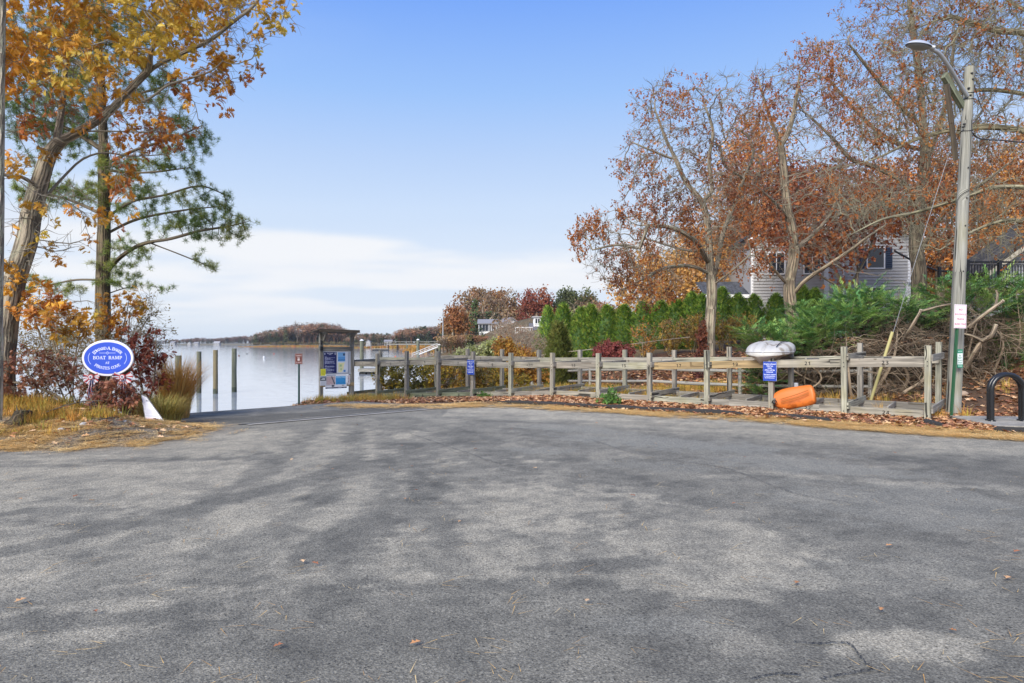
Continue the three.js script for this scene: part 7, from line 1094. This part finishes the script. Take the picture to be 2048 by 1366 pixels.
{
  const t = farHouse('white two storey house with a dormer and deck left of the hedge', 1085, 649, 692, 44, 72, { win: [[-0.34, 0.16, 0.6, 0.9], [-0.28, 0.5, 0.5, 1.0]], wall: 0.72, under: 1, roof: [0.1, 0.1, 0.12] }), q = (x, y) => { const p = W(x, y, 71); return [p.x - t.position.x, p.y - t.position.y]; };
  const dm = new MB(), [a, b] = q(1068, 649), [c, d] = q(1092, 634); box(dm, a, c, b - 0.3, d, -2.4, -0.3); part('dormer', dm.build(), M.white, t); windowPart(t, (a + c) / 2 - 0.2, (b + d) / 2, 0.5, 0.5, -0.29); const dr = new MB(); box(dr, a - 0.15, c + 0.2, d, d + 0.12, -2.5, -0.1); part('dormer_roof', dr.build(), dull, t);
  const [ex, ey] = q(1030, 665), [fx, fy] = q(1066, 690), dk = new MB(); box(dk, ex, fx, fy - 1, ey, -1.5, 0.5); part('terrace_wall', dk.build(), M.white, t); part('terrace_rail', new THREE.BoxGeometry(fx - ex, 0.07, 0.07), M.white, t, [(ex + fx) / 2, ey + 0.55, 0.45]); for (let k = 0; k < 9; k++) part('baluster', new THREE.BoxGeometry(0.06, 0.55, 0.06), M.white, t, [lerp(ex + 0.05, fx - 0.05, k / 8), ey + 0.27, 0.45]);
}
woods('hill_brush', 'mixed russet and olive brush covering the slope below the white houses', [[885, 672], [930, 668], [960, 664], [1000, 662], [1040, 664], [1100, 668], [1150, 668]], 78, 26, 260, 831, [0.7, 0.2, 0.1], { rust: [[0.3, 0.15, 0.07], [0.36, 0.22, 0.09], [0.26, 0.2, 0.07], [0.34, 0.13, 0.08]], bare: [[0.34, 0.28, 0.22]], pine: [[0.05, 0.09, 0.03]] }, 0.6);
{ const D = 110, b = onG((886 - 1024) / F * D, D, -0.2), t = thing('flagpole', 'slender bare flagpole standing at the left end of the wooded hill', 'flagpole', b), h = W(886, 620, D).y - b.y; part('pole', new THREE.CylinderGeometry(0.06, 0.11, h, 8), M.galv, t, [0, h / 2, 0]); part('finial', new THREE.SphereGeometry(0.14, 8, 6), M.galv, t, [0, h + 0.1, 0]); }

// ------------------------------------------------------------------ piles, docks, pier, marsh, buoys
[['first old timber piling in the water, nearest the tall orange grass', 357, 711, 31.5, 0.14], ['second old timber piling from the left, greenish', 398, 703, 36.5, 0.12], ['third old timber piling from the left, brownest', 431, 700, 36.0, 0.12], ['tallest timber piling, last on the right', 468.5, 697, 37.2, 0.13]].forEach(([label, x, y, D, r0], i) => { const p = W(x, y, D), h = p.y - WATER, t = thing('piling', label, 'piling', [p.x, WATER, -D], i, 'old pilings in the water beside the ramp'), mb = new MB(); mb.tube(new THREE.CatmullRomCurve3([V((i % 2 ? -1 : 1) * 0.05, -3, 0), V(0, 0, 0), V(0, h, 0)]).getPoints(14), r0, 12, [1, 1, 1], 0.3, 0.12, true); part('shaft', mb.build(), i === 2 ? M.woodNewPile ??= std({ color: lin(0.36, 0.29, 0.16), map: woodTex, bumpMap: woodBump, bumpScale: 0.006, roughness: 0.92 }) : M.pile, t); part('tide_band', new THREE.CylinderGeometry(r0 * 1.04, r0 * 1.04, 0.35, 12, 1, true), std({ color: lin(0.05, 0.06, 0.04), roughness: 0.8 }), t, [0, 0.1, 0]); });
const capPile = (label, x, y, D, r0 = 0.17) => { const p = W(x, y, D), h = p.y - WATER, t = thing('capped_pile', label, 'piling', [p.x, WATER, -D]); part('shaft', new THREE.CylinderGeometry(r0, r0 * 1.08, h + 3, 12), M.pile, t, [0, (h - 3) / 2, 0]); part('cap', new THREE.ConeGeometry(r0 * 1.25, r0 * 0.9, 12), M.white, t, [0, h + r0 * 0.4, 0]); };
capPile('greenish mooring pile with a white cap just right of the kiosk', 723.5, 681, 60); capPile('white capped mooring pile behind the marsh grass', 836, 680, 150, 0.34); capPile('short green pile at the top of the white gangway', 879, 690, 92, 0.2);
function dock(label, x0, x1, yt, D, o = {}) { const a = W(x0, yt, D), b = W(x1, yt, D), L = b.x - a.x, t = thing('floating_dock', label, 'dock', [(a.x + b.x) / 2, WATER, -D], o.turn ?? 0), hh = a.y - WATER; const n = Math.max(6, Math.min(16, Math.round(L / 0.3))); for (let k = 0; k < n; k++) part('deck_board', plank(L / n - 0.015, 0.05, 1.8, k % 4), M.wood, t, [-L / 2 + (k + 0.5) * L / n, hh - 0.025, -0.9]); part('fascia', plank(L, 0.2, 0.05, 2), M.wood, t, [0, hh - 0.15, 0.03]); const nf = Math.max(2, Math.round(L / 0.7)); for (let k = 0; k < nf; k++) part('float', new RoundedBoxGeometry(L / nf - 0.1, Math.max(0.3, hh - 0.1), 1.6, 1, 0.05), M.black, t, [-L / 2 + (k + 0.5) * L / nf, (hh - 0.3) / 2 - 0.1, -0.9]); }
dock('low floating dock with black floats right of the kiosk', 716, 764, 737.5, 58); dock('floating dock with black side at the foot of the white gangway', 882, 915, 703, 92, {}); dock('far small floating dock before the marsh', 744, 777, 697, 230);
{
  const D = 236, t = thing('pier', 'long distant timber pier on posts crossing before the far shore', 'pier', [W(850, 690, D).x, WATER, -D]), x = (p) => (p - 850) / F * D, dy = EYE + (HOR - 688.6) / F * D - WATER;
  part('deck', plank(x(940) - x(777), 0.35, 2, 1), M.wood, t, [(x(940) + x(777)) / 2, dy, 0]); part('handrail', plank(x(940) - x(777), 0.14, 0.12, 1), M.wood, t, [(x(940) + x(777)) / 2, dy + 0.95, 0.9]);
  for (const p of [778, 795, 797, 814, 816, 852, 870, 900, 920]) part('post', new THREE.CylinderGeometry(0.16, 0.16, dy + 3, 8), p < 800 ? M.black : M.pile, t, [x(p), (dy - 3) / 2 + 0.5, 0.8]); for (const p of [744.5, 776]) part('post', new THREE.CylinderGeometry(0.14, 0.14, 4.2, 8), M.wood, t, [x(p), 0.4, 2]);
}
{
  const D = 92, t = thing('gangway', 'white railed aluminium gangway sloping down to the floating dock', 'gangway', W(874, 694, D)), q = (x, y) => W(x, y, D).sub(t.position), al = std({ color: lin(0.5, 0.51, 0.52), roughness: 0.4 });
  part('walkway', new MB().tube([q(876, 694), q(838, 709)], 0.12, 6).build(), al, t); for (const o of [0, -0.9]) { const a = q(874, 687), b = q(824, 707), f = V(0, 0, o); part('handrail', new MB().tube([a.clone().add(f), b.clone().add(f)], 0.035, 6).build(), al, t); part('mid_rail', new MB().tube([a.clone().add(f).add(V(0, -0.25, 0)), b.clone().add(f).add(V(0, -0.25, 0))], 0.03, 6).build(), al, t); for (let k = 0; k <= 6; k++) { const c = a.clone().lerp(b, k / 6).add(f); part('baluster', new MB().tube([c, c.clone().add(V(0, -0.45, 0))], 0.02, 5).build(), al, t); } }
}
{
  const r = rng(841), mk = (label, x0, x1, y, D, hgt, n) => { const g = thing('marsh_grass', label, 'marsh grass', W((x0 + x1) / 2, y, D)); g.position.y = WATER; const geo = grassClump(842, 34, 1, 1.6, 0.35, STRAW, 0.05), list = []; for (let i = 0; i < n; i++) { const u = r(), e = Math.sin(Math.PI * u) * 0.7 + 0.3, d = D + (r() - 0.2) * 9; list.push({ p: V((lerp(x0, x1, u) - 1024) / F * d, WATER - 0.05, -d).sub(g.position), s: hgt * e * (0.7 + 0.6 * r()), ry: r() * 6.28, c: [0.55, 0.5, 0.42].map((c) => c * (0.8 + 0.4 * r())) }); } instances('blades', geo, M.litter, list, g); g.userData.kind = 'stuff'; };
  mk('orange tuft of marsh grass in the water before the white capped pile', 806, 872, 700, 190, 1.7, 300); mk('low tan marsh strip along the front of the wooded point', 474, 745, 693, 415, 1.2, 700); mk('pale marsh grass along the cove shore right of the kiosk', 700, 960, 691, 318, 1.6, 600);
}
[['small dark buoy left of the white one', 478, 710, 0.17, [0.2, 0.12, 0.1]], ['tiny dark buoy just right of the tallest piling', 494, 706, 0.17, [0.12, 0.12, 0.12]], ['white mooring buoy left of the brown notice', 528, 714, 0.2, [0.6, 0.6, 0.6]], ['tiny reddish buoy above the white one', 548, 706, 0.16, [0.35, 0.08, 0.05]], ['orange marker buoy in the cove before the second capped pile', 791, 712, 0.14, [0.6, 0.1, 0.04]]].forEach(([label, x, y, r0, c]) => { const D = (EYE - WATER) * F / (y + 2 - HOR), p = W(x, y, D), t = thing('buoy', label, 'buoy', [p.x, WATER, -D], 0, 'mooring buoys in the cove'); part('ball', new THREE.SphereGeometry(r0, 14, 10), std({ color: lin(...c), roughness: 0.5 }), t, [0, r0 * 0.5, 0]); part('eye', new THREE.TorusGeometry(r0 * 0.25, r0 * 0.07, 6, 10), M.galv, t, [0, r0 * 1.6, 0]); });
// ------------------------------------------------------------------ fallen leaves, needles, small grass
{
  const r = rng(901), LC = [[0.34, 0.15, 0.06], [0.42, 0.2, 0.08], [0.26, 0.1, 0.045], [0.5, 0.28, 0.13], [0.2, 0.085, 0.045], [0.55, 0.36, 0.2]];
  const one = (seed) => { const mb = new MB(), q = rng(seed), k = 0.8 + 0.3 * q(); leafMesh(mb, OAK2, 0.13, 1.1, [k, k, k], M4([0, 0, -0.065]), -0.35 * q(), 0.9 * q()); return mb.build(); };
  const geos = [one(1), one(2), one(3)], lists = [[], [], []];
  const leafAt = (x, d, s, lift = 0.02) => { const c = LC[Math.floor(r() * LC.length)], k = 0.7 + 0.6 * r(); lists[Math.floor(r() * 3)].push({ p: V(x, groundH(x, d) + lift + 0.02 * r(), -d), s, ry: r() * 6.28, rx: (r() - 0.5) * 0.9, rz: (r() - 0.5) * 0.9, c: [c[0] * k, c[1] * k, c[2] * k] }); };
  const g = thing('fallen_leaves', 'drift of brown fallen oak leaves under and behind the kayak rack', 'fallen leaves', onG(4, 18)); g.userData.kind = 'stuff';
  for (let i = 0; i < 60000; i++) {
    const w = -9 + 30 * r(), q = -2.4 + (r() < 0.45 ? 4.5 * r() : 14 * r()), [x, d] = rackXZ(w, q); const A = lotIn(x, d); if (A > -0.25 || H(x, d) < -0.8) continue;
    const dens = sst(0.2, 1.0, -A) * (0.5 + 0.5 * sst(0.35, 0.6, fbm(x * 0.8, d * 0.8, 3))) * (w > 14 ? 0.5 : 1); if (r() > dens) continue; if (Math.abs(x - 10.2) < 1.25 && Math.abs(d - 13.2) < 0.95) continue; leafAt(x, d, (q > 4 ? 1.15 : 0.75) + 0.5 * r());
  }
  for (let i = 0; i < 900; i++) { const [x, d] = rampXZ(2 + 9 * r(), -0.2 + 3 * r() * r()); if (H(x, d) > -0.95) leafAt(x, d, 0.8 + 0.4 * r(), 0.03); }
  lists.forEach((l, i) => instances('leaves', geos[i], M.litter, l.map((o) => ({ ...o, p: o.p.clone().sub(g.position) })), g));
  const g2 = thing('leaf_litter', 'thin scatter of dry leaves over the left verge in front of the oval sign', 'fallen leaves', onG(-8, 12)); g2.userData.kind = 'stuff'; lists.forEach((l) => l.length = 0);
  for (let i = 0; i < 5200; i++) { const x = -16 + 11 * r(), d = 9.8 + 7 * r(), A = lotIn(x, d); if (A > -0.4) continue; if (r() > 0.15 + 0.85 * sst(0.8, 2.4, -A)) continue; leafAt(x, d, 0.6 + 0.4 * r()); }
  lists.forEach((l, i) => instances('leaves', geos[i], M.litter, l.map((o) => ({ ...o, p: o.p.clone().sub(g2.position) })), g2));
  // needle mulch: little bundles of straw coloured needles
  const nb = (seed, n, L, w) => { const q = rng(seed), mb = new MB(); for (let i = 0; i < n; i++) { const a = q() * 6.28, o = V((q() - 0.5) * 0.14, 0.012 * q(), (q() - 0.5) * 0.14), d = V(Math.cos(a), (q() - 0.4) * 0.25, Math.sin(a)).multiplyScalar(L * (0.6 + 0.6 * q())), s = V(-Math.sin(a), 0, Math.cos(a)).multiplyScalar(w), k = 0.75 + 0.5 * q(); mb.tri(o.clone().add(s), o.clone().sub(s), o.clone().add(d), [k, k, k]); } return mb.build(); };
  const NC = [[0.7, 0.42, 0.12], [0.78, 0.5, 0.17], [0.58, 0.32, 0.09], [0.8, 0.58, 0.26]], nd = [nb(1, 14, 0.12, 0.003), nb(2, 14, 0.12, 0.003)];
  for (const [name, label, n, gen, at] of [['needle_mulch', 'strip of straw coloured pine needles along the far pavement edge', 15000, () => { const t = r(), px2 = lerp(640, 2130, Math.pow(t, 0.8)), e = [[640, 806], [830, 815], [1015, 812], [1150, 820], [1300, 829], [1450, 838], [1550, 845], [1740, 857], [1900, 867], [2048, 876], [2140, 882]]; let k = 0; while (k < e.length - 2 && px2 > e[k + 1][0]) k++; const y = lerp(e[k][1], e[k + 1][1], (px2 - e[k][0]) / (e[k + 1][0] - e[k][0])), [x, d] = flat(px2, y); return [x + (r() - 0.5) * 0.3, d + 0.05 + (r() + r() - 0.75) * 1.0 + 0.5 * (fbm(x * 0.9, d * 0.9, 3) - 0.5)]; }, [4, 15]], ['needle_straw', 'golden pine needles strewn over the left verge', 13000, () => [-15 + 10.2 * r(), 9.8 + 5.2 * Math.pow(r(), 1.4)], [-8, 11.5]]]) {
    const g3 = thing(name, label, 'pine needles', onG(...at)), ls = [[], []]; g3.userData.kind = 'stuff';
    for (let i = 0; i < n; i++) { const [x, d] = gen(), A = lotIn(x, d); if (name === 'needle_mulch' && r() > 0.1 + 0.9 * sst(0.38, 0.54, fbm(x * 1.7 + 7, d * 1.7, 4))) continue; if (A > 0.12 - 0.5 * fbm(x * 2, d * 2, 2) + (r() < 0.04 ? 0.5 : 0) && name !== 'needle_mulch') continue; if (name !== 'needle_mulch' && r() > 0.12 + 1.1 * sst(0.4, 0.62, fbm(x * 2.7 + 9, d * 2.7, 3))) continue; const c = NC[Math.floor(r() * 4)], k = 0.7 + 0.5 * r(); ls[i & 1].push({ p: V(x, Math.max(groundH(x, d), H(x, d)) + 0.012, -d).sub(g3.position), s: 0.8 + 0.6 * r(), ry: r() * 6.28, c: [c[0] * k, c[1] * k, c[2] * k] }); }
    ls.forEach((l, i) => instances('needles', nd[i], M.litter, l, g3));
  }
  // strays on the asphalt
  const g4 = thing('stray_needles', 'single pine needles and leaf scraps scattered over the asphalt', 'pine needles', [0, 0, -6]), sl = [[], []], pair = nb(3, 3, 0.12, 0.002), list = []; g4.userData.kind = 'stuff';
  for (let i = 0; i < 330; i++) { const d = 3 + 13 * Math.pow(r(), 1.3), x = (r() - 0.5) * 1.7 * d; if (lotIn(x, d) < 0.1) continue; const c = NC[Math.floor(r() * 4)]; list.push({ p: V(x, 0.012, -d).sub(g4.position), s: 0.5 + 0.7 * r(), ry: r() * 6.28, c: c.map((q) => q * 0.8) }); }
  instances('needles', pair, M.litter, list, g4); const l2 = []; for (let i = 0; i < 55; i++) { const d = 3.5 + 12 * Math.pow(r(), 1.1), x = (r() - 0.5) * 1.6 * d; if (lotIn(x, d) < 0.1) continue; const c = LC[Math.floor(r() * 6)]; l2.push({ p: V(x, 0.025, -d).sub(g4.position), s: 0.25 + 0.3 * r(), ry: r() * 6.28, rx: (r() - 0.5) * 0.5, c: c.map((q) => q * 1.1) }); } instances('leaves', geos[0], M.litter, l2, g4);
  // short yellowing grass on the left verge and along the rack
  const tuft = [grassClump(911, 26, 0.3, 0.35, 0.6, [[1, 1, 1], [0.8, 0.85, 0.7], [1.1, 0.95, 0.8]], 0.004), grassClump(912, 26, 0.24, 0.4, 0.8, [[1, 1, 1], [0.8, 0.85, 0.7], [1.1, 0.95, 0.8]], 0.004)], GC = [[0.42, 0.31, 0.05], [0.55, 0.34, 0.07], [0.26, 0.25, 0.05], [0.5, 0.27, 0.06]];
  const gg = thing('verge_grass', 'low yellowing grass over the left verge round the oval sign', 'grass', onG(-9, 13)), gl = [[], []]; gg.userData.kind = 'stuff';
  for (let i = 0; i < 6000; i++) { const x = -15 + 10 * r(), d = 10.7 + (r() < 0.7 ? 2.6 : 5.5) * r(), A = lotIn(x, d); if (A > -0.85 || (x > -6.9 && r() < 0.9) || r() > sst(0.45, 0.62, fbm(x * 1.6 + 3, d * 1.6, 3)) * sst(0.7, 1.9, -A)) continue; const c = GC[Math.floor(r() * 4)]; gl[i & 1].push({ p: V(x, groundH(x, d), -d).sub(gg.position), s: 0.4 + 0.75 * r(), ry: r() * 6.28, c }); }
  gl.forEach((l, i) => instances('blades', tuft[i], M.litter, l, gg));
  const gh = thing('rack_grass', 'patchy olive grass growing behind and between the kayak rack timbers', 'grass', onG(3, 20)), hl = [[], []]; gh.userData.kind = 'stuff';
  for (let i = 0; i < 5200; i++) { const w = -4 + 23.5 * r(), q = 0.3 + 5.5 * r(), [x, d] = rackXZ(w, q); if (H(x, d) < -0.8 || r() > sst(0.45, 0.6, fbm(x * 0.7 + 13, d * 0.7, 3)) * (w < 6 ? 0.12 : 1)) continue; const c = GC[Math.floor(r() * 4)]; hl[i & 1].push({ p: V(x, groundH(x, d), -d).sub(gh.position), s: 0.6 + 0.9 * r(), ry: r() * 6.28, c }); }
  for (let i = 0; i < 260; i++) { const [x, d] = rampXZ(5 + 6 * r(), 0.4 + 1.8 * r()); hl[0].push({ p: V(x, groundH(x, d), -d).sub(gh.position), s: 0.6 + 0.6 * r(), ry: r() * 6.28, c: GC[i % 4] }); }
  hl.forEach((l, i) => instances('blades', tuft[i], M.litter, l, gh));
}
// stones, stump, fallen branch on the left verge
{
  const stone = (seed, s) => { const g = new THREE.IcosahedronGeometry(1, 3), P = g.attributes.position; for (let i = 0; i < P.count; i++) { const x = P.getX(i), y = P.getY(i), z = P.getZ(i), k = 0.75 + 0.5 * fbm(x * 1.3 + seed * 7, y * 1.3 + z * 1.7 + seed, 3); P.setXYZ(i, x * k * s, y * k * s * 0.55, z * k * s * 0.8); } g.computeVertexNormals(); return g; };
  const pale = std({ color: lin(0.4, 0.39, 0.37), roughness: 0.9 }); [['pale stone half sunk in needles below the stump, leftmost', 122, 862, 0.05], ['pale flat stone below the left sign post', 167, 852, 0.06], ['small pale stone left of the fallen board foot', 250, 846, 0.04], ['white scrap of stone by the left rack foot', 1515, 826, 0.05], ['pale stone on the pavement left of centre', 90, 990, 0.035]].forEach(([label, x, y, s], i) => { const [gx, gd] = gpx(x, y), t = thing('stone', label, 'stone', [gx, groundH(gx, gd) + s * 0.2, -gd], i); part('stone_body', stone(i + 1, s), pale, t); });
  const [sx, sd] = gpx(45, 846), st = thing('tree_stump', 'dark broken tree stump low on the left verge', 'stump', [sx, groundH(sx, sd) - 0.05, -sd]); st.scale.set(0.7, 0.8, 0.7); { const mb = new MB(), r = rng(77); const n = 18; const ring = [0, 0.1, 0.2, 0.3]; mb.tube(ring.map((h) => V(0.02 * h, h, 0)), [0.32, 0.24, 0.2, 0.17], n, [0.32, 0.28, 0.24], 1, 0.7, true); for (let k = 0; k < 6; k++) { const a = k * 1.05 + r(); mb.tube([V(Math.cos(a) * 0.15, 0.12, Math.sin(a) * 0.15), V(Math.cos(a) * 0.32, 0.05, Math.sin(a) * 0.32), V(Math.cos(a) * 0.5, -0.02, Math.sin(a) * 0.5)], [0.07, 0.05, 0.02], 7, [0.32, 0.28, 0.24], 1, 0.4); } part('stump_body', mb.build(), M.barkOak, st); const sp = new MB(); for (let k = 0; k < 7; k++) { const a = r() * 6.28, q = 0.05 + 0.1 * r(); sp.tube([V(Math.cos(a) * q, 0.26, Math.sin(a) * q), V(Math.cos(a) * q * 1.2, 0.33 + 0.1 * r(), Math.sin(a) * q * 1.2)], [0.035, 0.004], 5, [1, 0.9, 0.75]); } part('splinters', sp.build(), M.barkOak, st); }
  const P = [[62, 838], [110, 818], [165, 803], [205, 801]].map(([x, y]) => { const [gx, gd] = [(x - 1024) / F * 11.9, 11.9]; return V(gx, EYE + (HOR - y) / F * 11.9, -gd); }), fb = thing('fallen_branch', 'thin dead branch arching over the low grass left of the sign post', 'branch', P[0]); const mb = new MB(), c = new THREE.CatmullRomCurve3(P.map((p) => p.clone().sub(P[0]))); mb.tube(c.getPoints(14), Array.from({ length: 15 }, (_, i) => lerp(0.018, 0.006, i / 14)), 6, [0.6, 0.55, 0.5]); const tw = [[0.4, 0.25, -0.12], [0.6, 0.2, 0.16], [0.75, 0.24, -0.05]]; for (const [u, a, b2] of tw) { const p = c.getPoint(u); mb.tube([p, p.clone().add(V(a * 0.5, 0.1, b2)), p.clone().add(V(a, 0.12, b2 * 1.6))], [0.008, 0.006, 0.003], 4, [0.6, 0.55, 0.5]); } part('branch_wood', mb.build(), M.barkOak, fb);
}
// ------------------------------------------------------------------ shadows, picture
scene.traverse((o) => { if (o.isMesh) { o.castShadow = true; o.receiveShadow = true; } });
renderer.render(scene, camera);
